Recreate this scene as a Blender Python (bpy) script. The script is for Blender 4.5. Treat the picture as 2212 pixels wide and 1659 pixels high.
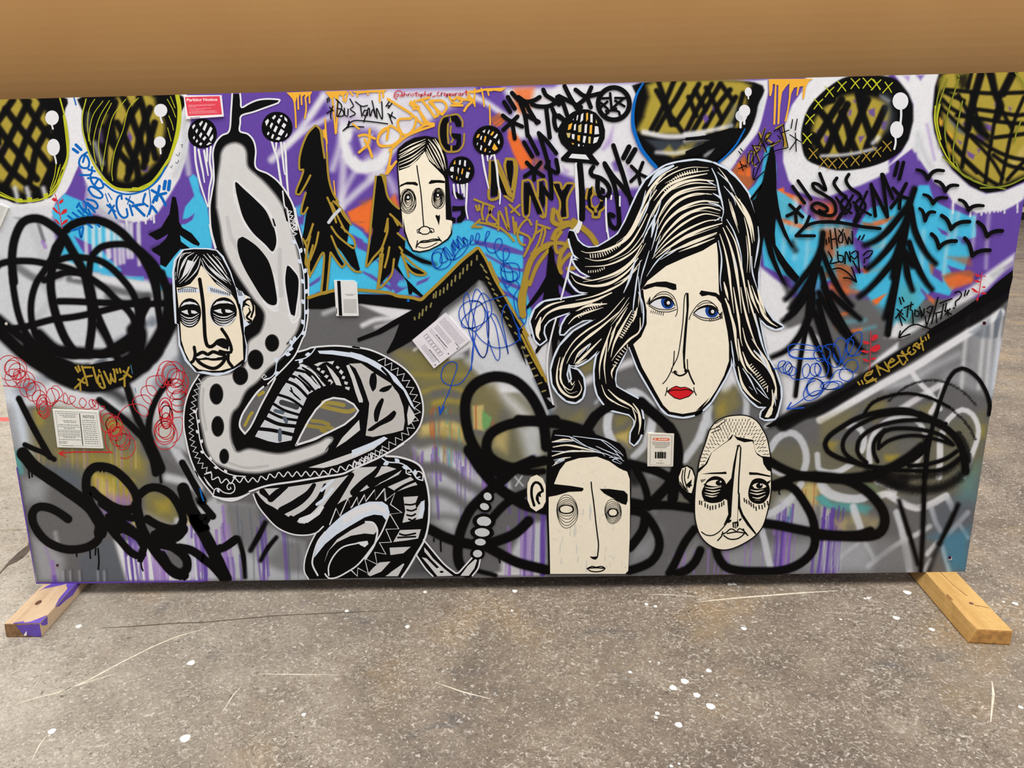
import bpy, bmesh, math, random
import numpy as np
from mathutils import Vector, Matrix
from mathutils.geometry import tessellate_polygon

for o in list(bpy.data.objects):
    bpy.data.objects.remove(o)
scene = bpy.context.scene
C = scene.collection
rng = random.Random(7)

# ------------------------------------------------------------------ camera
PW, PH = 2212.0, 1659.0
CAM = np.array([-0.0711172, -1.9247293, 1.0552772])
ROT = (1.30786774, 0.0239441964, 0.0184745281)
FPX, CX, CY = 1750.0, -145.639, -6.014            # focal length and principal point offset, photo pixels
cam_data = bpy.data.cameras.new('camera')
cam = bpy.data.objects.new('camera', cam_data)
C.objects.link(cam)
cam.location = CAM
cam.rotation_euler = ROT
cam_data.sensor_fit = 'HORIZONTAL'
cam_data.sensor_width = 36.0
cam_data.lens = FPX / PW * 36.0
cam_data.shift_x = -CX / PW
cam_data.shift_y = CY / PW
cam_data.clip_start = 0.05
cam_data.clip_end = 100
scene.camera = cam

# ------------------------------------------------------------------ light and exposure
world = bpy.data.worlds.new('world')
scene.world = world
world.use_nodes = True
bg = world.node_tree.nodes['Background']
bg.inputs['Color'].default_value = (0.93, 0.96, 1.0, 1)
bg.inputs['Strength'].default_value = 0.55

def area_light(name, loc, target, sx, sy, power, col):
    d = bpy.data.lights.new(name, 'AREA')
    d.shape = 'RECTANGLE'; d.size = sx; d.size_y = sy; d.energy = power; d.color = col
    o = bpy.data.objects.new(name, d); C.objects.link(o)
    o.location = loc
    o.rotation_euler = (Vector(target) - Vector(loc)).to_track_quat('-Z', 'Y').to_euler()
    return o
# rows of warehouse skylights high above the floor
area_light('skylight', (-2.2, -1.75, 4.9), (-0.4, -0.2, 0.3), 3.6, 1.6, 168, (1.0, 0.98, 0.95))
area_light('skylight', (2.0, -1.5, 5.1), (0.2, 0.0, 0.0), 3.6, 1.6, 262, (1.0, 0.98, 0.95))
area_light('skylight', (3.0, 6.0, 5.5), (3.0, 7.0, 0.0), 8.0, 5.0, 420, (1.0, 0.93, 0.82))
area_light('skylight', (-4.0, 4.0, 5.5), (-4.0, 4.0, 0.0), 6.0, 5.0, 330, (1.0, 0.95, 0.9))
vs = scene.view_settings
vs.view_transform = 'Standard'; vs.look = 'None'; vs.gamma = 1.0; vs.exposure = 0.0
try: vs.use_curve_mapping = False
except Exception: pass

# ------------------------------------------------------------------ geometry of the place
BW, BH = 2.438, 1.219          # the painted board: 8 ft by 4 ft; its lower edge is z = 0, its face y = 0
FLOOR_Z = -0.038               # it stands on two boards laid flat
def rot_matrix(rx, ry, rz):
    c, s = math.cos, math.sin
    X = np.array([[1,0,0],[0,c(rx),-s(rx)],[0,s(rx),c(rx)]])
    Y = np.array([[c(ry),0,s(ry)],[0,1,0],[-s(ry),0,c(ry)]])
    Z = np.array([[c(rz),-s(rz),0],[s(rz),c(rz),0],[0,0,1]])
    return Z @ Y @ X
RM = rot_matrix(*ROT)
def to_board(uv):
    """survey measurements of the mural -> metres on the board face (x, z)"""
    uv = np.asarray(uv, float)
    d = np.stack([(uv[..., 0]-PW/2-CX)/FPX, -(uv[..., 1]-PH/2-CY)/FPX, -np.ones(uv.shape[:-1])], -1) @ RM.T
    t = (0.0-CAM[1])/d[..., 1]
    return np.stack([np.clip(CAM[0]+t*d[..., 0], -BW/2, BW/2), np.clip(CAM[2]+t*d[..., 2], 0, BH)], -1)   # paint stops at the edges
def to_floor(u, v, z=FLOOR_Z):
    d = RM @ np.array([(u-PW/2-CX)/FPX, -(v-PH/2-CY)/FPX, -1.0])
    t = (z-CAM[2])/d[2]
    return CAM + t*d
def from_board(xz):
    q = np.stack([xz[..., 0], np.zeros(xz.shape[:-1]), xz[..., 1]], -1) - CAM
    q = q @ RM
    return np.stack([PW/2+CX+FPX*q[..., 0]/-q[..., 2], PH/2+CY-FPX*q[..., 1]/-q[..., 2]], -1)

def lin(c):
    c = np.asarray(c, float)/255.0
    return np.where(c <= 0.04045, c/12.92, ((c+0.055)/1.055)**2.4)

# ------------------------------------------------------------------ materials
def new_mat(name):
    m = bpy.data.materials.new(name); m.use_nodes = True
    nt = m.node_tree
    return m, nt, nt.nodes, nt.links, nt.nodes['Principled BSDF']
def ramp(nodes, stops):
    r = nodes.new('ShaderNodeValToRGB')
    e = r.color_ramp.elements
    while len(e) < len(stops): e.new(0.5)
    for el, (p, c) in zip(e, stops):
        el.position = p; el.color = (*lin(c), 1) if max(c) > 3 else (*c, 1)
    return r
def tex_noise(nodes, links, vec, scale, detail=4, rough=0.6):
    n = nodes.new('ShaderNodeTexNoise'); n.inputs['Scale'].default_value = scale
    n.inputs['Detail'].default_value = detail; n.inputs['Roughness'].default_value = rough
    if vec is not None: links.new(vec, n.inputs['Vector'])
    return n
def mix_rgb(nodes, links, fac, a, b, mode='MIX'):
    m = nodes.new('ShaderNodeMix'); m.data_type = 'RGBA'; m.blend_type = mode
    for sock, v in ((m.inputs[0], fac), (m.inputs[6], a), (m.inputs[7], b)):
        if hasattr(v, 'is_output'): links.new(v, sock)
        elif isinstance(v, (int, float)): sock.default_value = v
        else: sock.default_value = (*lin(v), 1)
    return m.outputs[2]

def paint_material():
    m, nt, N, L, b = new_mat('paint')
    at = N.new('ShaderNodeAttribute'); at.attribute_name = 'Col'
    tc = N.new('ShaderNodeTexCoord')
    n1 = tex_noise(N, L, tc.outputs['Object'], 60, 5, .7)
    r1 = ramp(N, [(0.3, (0.93, .93, .93)), (0.7, (1, 1, 1))])
    L.new(n1.outputs['Fac'], r1.inputs[0])
    col = mix_rgb(N, L, 1.0, at.outputs['Color'], r1.outputs[0], 'MULTIPLY')
    L.new(col, b.inputs['Base Color'])
    b.inputs['Roughness'].default_value = 0.5
    b.inputs['Specular IOR Level'].default_value = 0.1
    n2 = tex_noise(N, L, tc.outputs['Object'], 35, 6, .65)
    bp = N.new('ShaderNodeBump'); bp.inputs['Strength'].default_value = 0.12; bp.inputs['Distance'].default_value = 0.002
    L.new(n2.outputs['Fac'], bp.inputs['Height']); L.new(bp.outputs['Normal'], b.inputs['Normal'])
    return m
PAINT = paint_material()

# ------------------------------------------------------------------ object helpers
def link(name, mesh, mat, parent=None):
    o = bpy.data.objects.new(name, mesh)
    if mat and not mesh.materials: mesh.materials.append(mat)
    C.objects.link(o)
    if parent is not None: o.parent = parent
    return o
def empty(name, loc=(0, 0, 0)):
    o = bpy.data.objects.new(name, None); C.objects.link(o); o.location = loc
    o.empty_display_size = 0.1
    return o
def tag(o, label=None, cat=None, group=None, kind=None):
    if label: o['label'] = label
    if cat: o['category'] = cat
    if group: o['group'] = group
    if kind: o['kind'] = kind
    return o
def box_mesh(name, x0, x1, y0, y1, z0, z1, bevel=0.0):
    bm = bmesh.new()
    bmesh.ops.create_cube(bm, size=1.0)
    for v in bm.verts:
        v.co = Vector((x0+(v.co.x+.5)*(x1-x0), y0+(v.co.y+.5)*(y1-y0), z0+(v.co.z+.5)*(z1-z0)))
    if bevel: bmesh.ops.bevel(bm, geom=bm.edges[:], offset=bevel, segments=2, profile=.6, affect='EDGES')
    me = bpy.data.meshes.new(name); bm.to_mesh(me); bm.free()
    return me

# ------------------------------------------------------------------ survey frames for the mural drawing
# each frame: origin and enlargement of one close-up of the mural; points below are read in that frame
Z5 = 2212/440.0
FR = {'0': (0, 0, 1), 'A': (0, 170, Z5), 'B': (400, 170, Z5), 'C': (800, 170, Z5), 'D': (1080, 170, Z5),
      'E': (1480, 150, Z5), 'F': (1772, 150, Z5), 'G': (0, 450, Z5), 'H': (340, 450, Z5), 'I': (700, 470, Z5),
      'J': (1100, 350, Z5), 'K': (1400, 350, Z5), 'L': (1772, 400, Z5), 'M': (0, 700, Z5), 'N': (380, 700, Z5),
      'O': (760, 700, Z5), 'P': (1120, 620, Z5), 'Q': (1500, 620, Z5), 'R': (1772, 700, Z5), 'S': (0, 960, Z5),
      'T': (400, 960, Z5), 'U': (760, 960, Z5), 'V': (1120, 900, 1659/360.0), 'W': (1440, 880, 1659/360.0),
      'X': (1772, 960, Z5), 'Y': (0, 1220, Z5), 'Z': (1772, 1180, Z5)}
def P(fr, s):
    ox, oy, k = FR[fr]
    if isinstance(s, str):                  # a bare letter switches to another frame
        out = []
        for t in s.split():
            if ',' not in t: ox, oy, k = FR[t]; continue
            x, y = t.split(','); out.append((float(x)/k+ox, float(y)/k+oy))
        return np.array(out)
    a = np.asarray(s, float)
    return a/k + np.array([ox, oy])
def spline(p, closed=False, step=4.0):
    """Catmull-Rom through the points"""
    n = len(p)
    if n < 3: 
        if n == 2:
            L = max(2, int(np.hypot(*(p[1]-p[0]))/12)+1)
            return p[0]+(p[1]-p[0])*np.linspace(0, 1, L)[:, None]
        return p
    q = np.vstack([p[-1], p, p[0], p[1]]) if closed else np.vstack([2*p[0]-p[1], p, 2*p[-1]-p[-2]])
    out = []
    m = n if closed else n-1
    for i in range(m):
        a, b, c, d = q[i], q[i+1], q[i+2], q[i+3]
        k = max(1, min(14, int(np.hypot(*(c-b))/step)))
        t = (np.arange(k)/k)[:, None]
        out.append(.5*((2*b)+(c-a)*t+(2*a-5*b+4*c-d)*t*t+(3*b-a-3*c+d)*t**3))
    if not closed: out.append(p[-1:])
    return np.vstack(out)

COL = dict(
 black=(6,5,6), ink=(8,7,7), white=(228,227,230), chalk=(206,208,213), palegrey=(176,178,183), grey=(103,102,103), dgrey=(66,66,69),
 purple=(100,70,160), lilac=(150,112,190), cyan=(70,186,226), cyan2=(96,180,200), teal=(90,165,165), orange=(236,112,50), rust=(176,98,58),
 peach=(240,150,120), drip=(238,176,58), gold=(168,138,50), olive=(172,152,58), mud=(134,124,74), dolive=(116,112,82), lime=(190,192,44), dlime=(128,134,40),
 cream=(246,235,212), skin=(242,229,205), marker=(10,102,188), pen=(22,78,190), red=(206,42,52), lips=(214,32,40), ice=(216,225,239), green=(112,160,98),
 sand=(206,184,116), sticker=(232,230,228), pink=(226,70,86), steel=(88,98,112), tealb=(72,130,158))
# ================================================================== sprayed ground coat of the mural (soft colour on a fine grid)
NX, NZ = 1080, 540
gx = np.linspace(-BW/2, BW/2, NX); gz = np.linspace(0, BH, NZ)
GXZ = np.stack(np.meshgrid(gx, gz), -1)
GUV = from_board(GXZ)                       # survey position of every grid point
GCOL = np.zeros((NZ, NX, 3)); GCOL[:] = COL['grey']
GU, GV = GUV[..., 0], GUV[..., 1]
nprng = np.random.default_rng(3)

def window(p, pad):
    x0, y0 = p.min(0)-pad; x1, y1 = p.max(0)+pad
    m = (GU >= x0) & (GU <= x1) & (GV >= y0) & (GV <= y1)
    r = np.where(m.any(1))[0]; c = np.where(m.any(0))[0]
    if len(r) == 0 or len(c) == 0: return None
    return slice(r[0], r[-1]+1), slice(c[0], c[-1]+1)
def seg_dist(U, V, p):
    best = np.full(U.shape, 1e9)
    for a, b in zip(p[:-1], p[1:]):
        d = b-a; L = d@d
        t = np.clip(((U-a[0])*d[0]+(V-a[1])*d[1])/L, 0, 1) if L > 1e-9 else 0
        best = np.minimum(best, np.hypot(U-a[0]-t*d[0], V-a[1]-t*d[1]))
    return best
def blend(w, alpha, col):
    c = np.array(COL[col] if isinstance(col, str) else col, float)
    GCOL[w] = GCOL[w]*(1-alpha[..., None])+c*alpha[..., None]
def sstep(x): 
    x = np.clip(x, 0, 1); return x*x*(3-2*x)
def gs(col, wd, fr, s, soft=4.0, a=1.0, sm=True, rag=0.0):
    """sprayed stroke"""
    p = P(fr, s)
    if sm: p = spline(p, step=10)
    w = window(p, wd/2+soft+2)
    if w is None: return
    d = seg_dist(GU[w], GV[w], p)
    if rag: d = d+rag*(nprng.random(d.shape)-.5)
    blend(w, a*sstep((wd/2+soft/2-d)/max(soft, .1)), col)
def gf(col, fr, s, soft=3.0, a=1.0, sm=False, rag=0.0):
    """sprayed area"""
    p = P(fr, s)
    if sm: p = spline(p, closed=True, step=10)
    w = window(p, soft+2)
    if w is None: return
    U, V = GU[w], GV[w]
    ins = np.zeros(U.shape, bool)
    for a_, b_ in zip(p, np.roll(p, -1, 0)):
        if a_[1] == b_[1]: continue
        c = ((a_[1] > V) != (b_[1] > V)) & (U < (b_[0]-a_[0])*(V-a_[1])/(b_[1]-a_[1])+a_[0])
        ins ^= c
    d = seg_dist(U, V, np.vstack([p, p[:1]]))
    d = np.where(ins, d, -d)
    if rag: d = d+rag*(nprng.random(d.shape)-.5)
    blend(w, a*sstep((d+soft/2)/max(soft, .1)), col)
def ge(col, u, v, ru, rv, soft=4, a=1.0):
    t = np.linspace(0, 2*np.pi, 28, endpoint=False)
    gf(col, '0', np.stack([u+ru*np.cos(t), v+rv*np.sin(t)], -1), soft, a)
def drips(col, u0, u1, v0, v1, n, wmin=1.5, wmax=6, a=.8, full=.5):
    for i in range(n):
        u = rng.uniform(u0, u1); t = rng.uniform(0, .35)*(v1-v0)+v0
        b = v1 if rng.random() < full else rng.uniform(t+20, v1)
        k = (1100-u)*.00013                    # runs lean with the board
        gs(col, rng.uniform(wmin, wmax), '0', [(u, t), (u+rng.uniform(-2, 2)+k*(b-t)/2, (t+b)/2), (u+k*(b-t)+rng.uniform(-2, 2), b)], 2, a*rng.uniform(.6, 1))
def mottle(fr, s, cols, n, r0, r1, a=.4):
    p = P(fr, s); x0, y0 = p.min(0); x1, y1 = p.max(0)
    for i in range(n):
        c = cols[rng.randrange(len(cols))]
        ge(c, rng.uniform(x0, x1), rng.uniform(y0, y1), rng.uniform(r0, r1), rng.uniform(r0, r1)*.5, r0*.8, a*rng.uniform(.4, 1))

# -- large fields
gf('purple', '0', '-120,140 2280,140 2280,640 1900,650 1640,640 1200,700 1100,640 650,660 380,620 -120,620', 4)
# left: pale wash under the black ball
gf('chalk', '0', '-120,440 110,450 125,540 200,585 320,605 372,640 390,800 385,1010 240,900 90,875 -120,900', 14)
gs('palegrey', 16, '0', '0,560 60,590 110,640 70,700', 14, .5)
gs('palegrey', 22, '0', '60,470 90,540 100,620', 16, .35)
gs('dgrey', 7, '0', '20,462 42,472', 7, .7); gs('dgrey', 8, '0', '82,480 92,512 95,520', 5, .6); gs('lilac', 8, '0', '92,522 98,534', 6, .7)
gs('dgrey', 16, '0', '36,576 80,602 130,596', 12, .55); gs('dgrey', 15, '0', '150,602 200,612 255,628 320,640', 12, .7)
gs('dgrey', 18, '0', '235,640 270,655 320,640', 14, .6)
gs('white', 10, '0', '160,598 230,604 320,618', 8, .7)
gs('steel', 15, '0', '330,690 300,712 250,740', 14, .55); gs('steel', 26, '0', '400,770 370,800 345,830', 20, .6); gs('steel', 12,'0','330,700 350,690',10,.5)
gs('steel', 26, '0', '110,810 70,830 40,850', 22, .65); gs('palegrey', 20, '0', '270,770 240,790 210,800', 16, .7); gs('white', 26, '0', '40,760 90,830 180,860', 24, .5)
# cyan and dripping white inside the ball
gf('cyan', 'G', '560,0 1000,0 1000,100 1400,250 1500,420 1300,700 1030,690 700,560 620,440 740,270 600,120', 8)
gf('purple', 'G', '800,300 1000,400 1000,520 900,470', 5); gf('purple', 'G', '1080,420 1540,440 1600,760 1380,720 1200,560', 8)
for x in (930, 1010, 1080, 1160, 1240, 1330, 1420, 1500, 1180, 1290, 1380): gs('white', 8, 'G', [(x, 180), (x+6, 420), (x+14, 640+rng.uniform(-120, 60))], 7, .75)
gf('cyan', 'G', '1030,620 1300,740 1560,740 1560,790 1100,720', 6, .8); gf('cyan','G','1640,640 1780,800 1800,880 1710,900 1650,760',6)
# -- speaker-eye rings, left pair
gf('white', 'A', '-600,100 905,100 900,400 905,700 870,900 830,1000 780,1130 720,1230 600,1350 560,1500 -600,1500', 5)
gf('chalk', 'A', '0,1380 600,1380 560,1560 0,1600', 20, .6)
gf('white', 'A', '860,100 2010,100 2075,400 2050,700 2010,900 1950,1080 1850,1250 1720,1450 1600,1540 1450,1560 1250,1520 1100,1420 1000,1270 920,1100 850,900', 6)
gf('chalk', 'A', '930,1150 1150,1350 1350,1600 1280,1700 1080,1500 920,1400', 20, .8)
gs('palegrey', 14, 'A', '2010,450 2000,800 1900,1050', 18, .5); gs('palegrey', 12, 'A', '1000,1320 1180,1480 1400,1560', 14, .4)
gf('purple', 'A', '830,1000 930,1180 905,1330 720,1250', 5)
gf('cyan', 'A', '700,1250 890,1330 905,1410 760,1500 740,1720 640,1640 560,1440 610,1360', 5)
for x, b in ((1370,1580),(1440,1540),(1500,1560),(1560,1540),(1580,1570),(1640,1530),(1670,1560)): gs('white', 4, 'A', [(x,1480),(x+4,b)], 2)
for x in (1380,1430,1510): gs('chalk', 6, 'A', [(x,1560),(x,1660),(x+10,1900)], 7, .6)
# right of second eye: purple, cyan tongue
gs('chalk', 12, 'B', '0,640 20,860 40,1030', 10, .7)
gf('cyan', 'B', '40,1080 90,1035 135,1080 160,1230 240,1390 290,1700 290,2100 -60,2200 -330,2100 -90,1800 0,1390 60,1320 100,1270', 4)
gf('purple', 'H', '240,120 330,110 400,60 370,130 300,170 240,175', 3); gf('purple','G','1560,380 1680,440 1730,540 1690,560 1620,470',8,.9)
gf('purple','B','-20,1545 60,1500 100,1465 80,1530 0,1580',3)
# eyes
def speaker(black, olive, strokes, sw, purple=(), fr='A'):
    gf('black', fr, black, 4, sm=True)
    gf('olive', fr, olive, 16, sm=True)
    for q in purple: gf('purple', fr, q, 5, .85)
    for s in strokes: gs('black', sw, fr, s, 7, .97)
speaker('-500,150 640,180 700,380 745,620 745,850 700,1000 600,1230 480,1320 200,1360 0,1300 -500,1250',
  '-60,180 460,200 480,330 540,550 570,800 550,950 480,1150 380,1210 250,1230 60,1130 -60,1000',
  ['60,330 190,500 300,640 440,820 550,970','240,200 330,350 480,560 560,640','-40,500 90,680 240,860 330,1000 400,1090','-20,820 100,980 300,1150 420,1220',
   '310,250 180,500 90,680 -20,880','490,240 400,420 300,620 230,800 150,1000 60,1160','520,540 400,760 365,900 340,1050 290,1200','140,230 -20,460','580,930 470,1160','-20,620 -20,700','420,180 500,300'],
  15, ['0,740 70,770 60,830 0,800','280,540 310,560 290,590 250,560'])
speaker('920,180 895,350 890,500 910,640 980,820 1080,1000 1200,1150 1350,1220 1500,1230 1620,1190 1750,1050 1850,880 1920,600 1955,400 1945,170',
  '1290,180 1640,180 1700,330 1790,500 1730,830 1650,950 1540,1050 1350,1115 1170,1000 1150,720 1220,500',
  ['1330,190 1400,330 1450,480 1510,640 1580,880','1510,190 1560,350 1590,480 1650,700 1690,860','1270,480 1330,590 1400,760 1460,900','1180,640 1290,800 1400,930 1400,1000',
   '1500,270 1400,430 1350,560 1290,750 1240,950 1230,1100','1630,320 1540,560 1490,760 1430,950 1380,1090','1250,260 1190,480 1140,750 1130,980','1680,480 1620,700 1560,960','1200,450 1240,700','1480,900 1500,1060 1500,1130'],
  15, ['1400,560 1440,640 1420,690 1380,640','1540,990 1620,940 1600,1010 1550,1010'])
gs('palegrey', 10, 'A', '1030,700 1060,800 1110,920', 14, .8); gs('palegrey', 8, 'A', '960,380 950,500 960,560', 12, .5); gs('olive', 6, 'A', '1160,400 1120,480', 10, .6); gs('lilac',8,'A','1090,560 1100,680',12,.5)
for x in (180, 310, 490): gs('white', 9, 'A', [(x-20,1190),(x,1260),(x+10,1330)], 12, .9)
# -- top centre: purple with white beams
gs('white', 15, 'B', '940,880 1180,640 1350,420 1500,200', 14, .85); gs('white', 13, 'B', '1080,740 1300,560 1560,420', 12, .75); gs('white', 10,'B','1350,400 1500,180',12,.6)
gs('white', 14, 'B', '1600,980 1660,800 1690,640 1700,480', 16, .7); gs('white', 16, 'B', '1690,1330 1710,1100 1720,850', 14, .7); gs('white', 15, 'B', '1700,1390 1900,1200 2140,1000', 14, .75)
gs('white', 12, 'B', '1690,1320 1780,1120 1850,1000', 14, .6); gs('white', 16, 'B', '1540,1590 1600,1500 1690,1400', 12, .7)
gf('white', 'B', '1500,150 2250,130 2300,400 2250,700 2150,560 2050,560 1850,560 1760,600 1640,430 1560,250', 30, .93)
gf('lilac','B','1700,430 1800,400 1880,430 1800,480',20,.35); gf('lilac','B','1830,170 2000,190 2100,150',20,.4)
gs('white', 28, 'B', '1740,560 1760,740 1800,880 1900,960 2040,950 2140,880 2240,700', 12); gf('white','B','1880,620 2040,600 2000,760 1920,760',10,.9)
gf('purple','B','1820,640 1880,690 1900,800 1830,830 1780,700',14,.85); gf('purple','B','2060,720 2150,640 2120,780 2040,830',14,.85)
gs('white', 26, 'C', '0,900 120,830 240,700 330,600', 24, .8); gs('white', 16, 'C', '160,1040 230,1140 260,1220', 20, .6); gs('white', 14,'C','0,1060 80,1000 160,930',20,.7)
gf('white', 'C', '0,140 250,110 1120,105 1130,230 860,330 560,540 330,700 240,760 100,740 60,500', 26, .92)
gf('lilac','C','60,740 130,700 120,780 60,850',20,.6)
gs('white', 12, 'C', '1100,180 1260,260 1420,370 1500,420', 12, .9); gf('white','C','1440,100 2300,90 2300,700 2000,800 1900,640 1600,660 1500,560 1560,300 1480,200',18,.95)
gs('purple', 22, 'C', '600,560 780,470 1000,330', 26, .55)
# orange patches
gf('rust', 'C', '1300,430 1400,370 1480,420 1420,520 1330,510', 10, .9); gs('orange', 2, 'C','1340,500 1440,420',1.5); gs('orange',2,'C','1370,520 1470,440',1.5)
gf('orange', 'C', '1500,540 1600,620 1690,780 1760,880 1760,950 1640,990 1590,900 1540,780 1490,640', 8); gf('orange','C','1560,100 1780,90 1740,300 1620,380 1560,300',18,.85); gf('rust','C','1760,840 1880,900 1880,1000 1780,960',16,.8); gf('rust','C','1640,320 1760,280 1700,400',14,.6)
gf('peach','D','700,100 960,80 1050,120 880,160',26,.5); gf('orange','D','880,270 960,230 960,320 900,320',10,.8); gf('peach','D','450,240 560,170 620,240',30,.4)
gf('orange', 'B', '1760,1450 2030,1310 2030,1620 1960,1640 1800,1550', 8); gf('rust', 'B', '1900,1340 2040,1290 2040,1400 1960,1420', 16, .7); gs('rust',3,'B','1780,1555 2010,1560',2,.8)
gf('orange','C','200,1310 270,1250 320,1400 280,1420',10,.9); gf('orange','C','-60,1380 40,1300 20,1700 -60,1660',8,.95)
# cyan sky behind the trees, with purple brush marks
gf('cyan', '0', '650,440 665,445 690,500 760,495 800,520 860,520 960,490 1010,475 1080,500 1130,510 1130,600 1150,680 1160,740 1060,600 1030,540 930,640 800,635 655,640', 5)
gf('cyan','B','1180,1400 1260,1370 1300,1560 1260,1640 1220,1500',10,.8); gf('cyan','B','1650,1460 1780,1560 1920,1659 2100,1900 1700,1900 1640,1600',5)
gf('purple','B','1220,1500 1300,1480 1280,1590 1230,1570',6)
for s in ('330,210 480,290 470,380 360,330', '420,580 520,620 640,700 760,760 730,800 560,690 420,600', '540,440 760,540 860,640 900,760 780,830 700,700 660,560', '1010,700 1150,640 1120,690 1000,740', '1620,240 1800,270 1960,290 2200,380 2200,420 1900,360 1640,290', '1740,380 1900,470 2040,540 2200,560 2200,600 2000,560 1760,420', '1820,610 1980,680 2140,750 2130,790 1900,700', '1900,760 2020,820 2120,890 2100,910 1940,830'):
    gf('purple', 'I', s, 4, .92)
gf('purple','I','900,550 960,540 940,600 900,590',5,.9); mottle('I','800,700 900,760',['cyan'],6,6,12,.8)
gf('purple','H','1640,830 1780,730 1760,790 1660,850',5,.9); gf('purple','H','1640,960 1760,900 1770,920 1650,975',5,.8); gf('purple','H','2110,280 2230,340 2240,440 2150,380',5)
# mountains of grey below the ridge
gf('grey', '0', '655,650 900,650 1035,550 1200,900 1240,1260 640,1270 640,760', 6)
gf('dolive', '0', '860,760 1060,780 1180,880 1190,1020 900,1020 910,860', 30, .8)
gf('mud', 'O', '480,320 760,300 1200,420 1320,560 1150,660 760,660 650,540', 40, .7); gs('olive', 8,'O','640,540 900,560 1250,560',18,.5); gs('olive', 10,'O','760,740 900,700 1080,690 1250,740',14,.6)
gs('olive', 12, 'O', '900,860 1060,820 1180,840', 16, .9); gs('sand', 20, 'O', '800,1130 900,1090 1080,1080 1240,1180', 12, .9); gf('sand', 'O', '720,1180 900,1080 1200,1130 1240,1290 1000,1230 760,1230', 24, .7)
gf('chalk', 'O', '680,1350 900,1300 1200,1420 1400,1700 1400,1659 840,1640', 30, .85)
for u0,u1,v0,v1,n,c in ((920,985,870,1010,8,'rust'),(935,1000,880,1010,5,'teal'),(885,990,960,1090,9,'lilac'),(980,1010,960,1020,3,'lilac'),(890,1040,960,1080,10,'purple'),(940,1000,900,1000,4,'olive')): drips(c,u0,u1,v0,v1,n,1.5,5,.75)
gf('chalk','U','860,320 1260,200 1500,420 1260,700 1100,980 860,820',40,.75)
drips('purple',900,1060,960,1120,12,2,6,.75,.2); drips('lilac',930,1060,960,1060,8,2,5,.7,.2); drips('teal',935,1000,960,1010,3,2,3,.8)
for s in ('900,760 1000,740 1130,780','780,1560 950,1550 1130,1640','740,1300 900,1270 1080,1300 1260,1380','780,1040 940,1010 1150,1030 1350,1150 1420,1190'): gs('grey', 17, 'O', s, 18, .85)
gs('grey', 20,'U','800,250 1000,270 1200,400 1420,520',18,.9); gs('grey',22,'U','860,510 1020,530 1200,640 1330,780',20,.9); gs('grey',15,'U','860,790 1000,780 1140,800',20,.7)
gf('grey','U','850,900 1100,1040 1500,1120 1620,1300 1600,1400 560,1420 800,1060',30,.85); gf('dgrey','U','600,1400 720,1200 860,1400',16,.7)
# snow of the mountain
gf('white', 'I', '1690,690 1780,760 1960,1100 2220,1600 2200,1900 1900,1900 1600,1600 1580,1420 1380,1540 1180,1180 1300,1000 1500,860', 10, .97)
gf('chalk', 'O', '1240,390 1700,60 2080,700 2120,1000 2060,1100 1980,900 1700,640 1500,700 1390,560', 24, .92); gs('white', 26,'O','1560,700 1780,900 1960,1100',40,.8); gs('grey',30,'O','1480,760 1560,900 1640,1000',40,.7)
gs('palegrey',10,'I','1250,960 1400,880 1600,760',12,.6); gs('palegrey',12,'I','1560,1560 1700,1640 1800,1800',20,.4)
gf('white', 'I', '380,940 960,990 930,1040 740,1090 600,1040', 10, .95); gs('white', 11, 'I', '420,1170 560,1110 740,1090 860,1060', 10, .85); gs('chalk', 9, 'I', '0,1040 130,990', 14, .8); gs('white', 8,'I','560,1190 700,1150',12,.6); gs('white', 6,'I','980,1440 1020,1410',8,.9); gs('chalk',10,'I','1380,1520 1500,1500',12,.8)
gs('mud',24,'I','800,1480 950,1500 1100,1560',30,.5)
# inside the big loop right of the mountain
gf('mud','O','1330,640 1560,640 1640,900 1560,1060 1330,880',26,.6); gf('sand','O','1310,890 1430,880 1440,1160 1320,1140',8,.9); gf('green','O','1415,930 1520,1020 1500,1100 1430,1160 1415,1080',6); gs('rust',4,'O','1345,890 1350,1140',3,.8); gs('rust',3,'O','1530,1050 1535,1110',4,.8)
gf('tealb','U','1410,120 1540,220 1530,330 1470,270',4); gf('sand','O','1540,1180 1700,1150 1680,1400 1540,1330',24,.7); gf('chalk','O','1800,1120 2070,1110 2070,1450 1900,1480',36,.8); gs('purple',8,'O','1980,1440 1990,1510',8,.5)
drips('lilac',1040,1060,1010,1080,5,2,4,.8); drips('purple',1065,1082,1005,1050,4,3,6,.8); gf('white','U','1540,230 1680,260 1640,330 1560,340',12,.8)
gf('chalk','U','1880,860 2110,830 2110,1330 1700,1240',16,.85); gf('white','U','1560,1390 2100,1380 2110,1420 1500,1420',10,.9); gf('white','U','1620,1250 2110,1330 2110,1400 1620,1400',14,.8)
drips('lilac',1085,1182,1120,1242,12,2,6,.8,.9); drips('purple',1100,1180,1060,1242,8,2,8,.85,.8)
gf('chalk','U','1640,440 1720,400 1740,520 1700,560',12,.8); drips('purple',1085,1100,1035,1070,3,3,5,.8); gf('grey','U','1760,380 1900,330 1880,480 1780,520',14,.7); gs('chalk', 3,'U','1770,350 1860,450',3,.9); gs('chalk',3,'U','1850,340 1780,450',3,.9)
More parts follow.
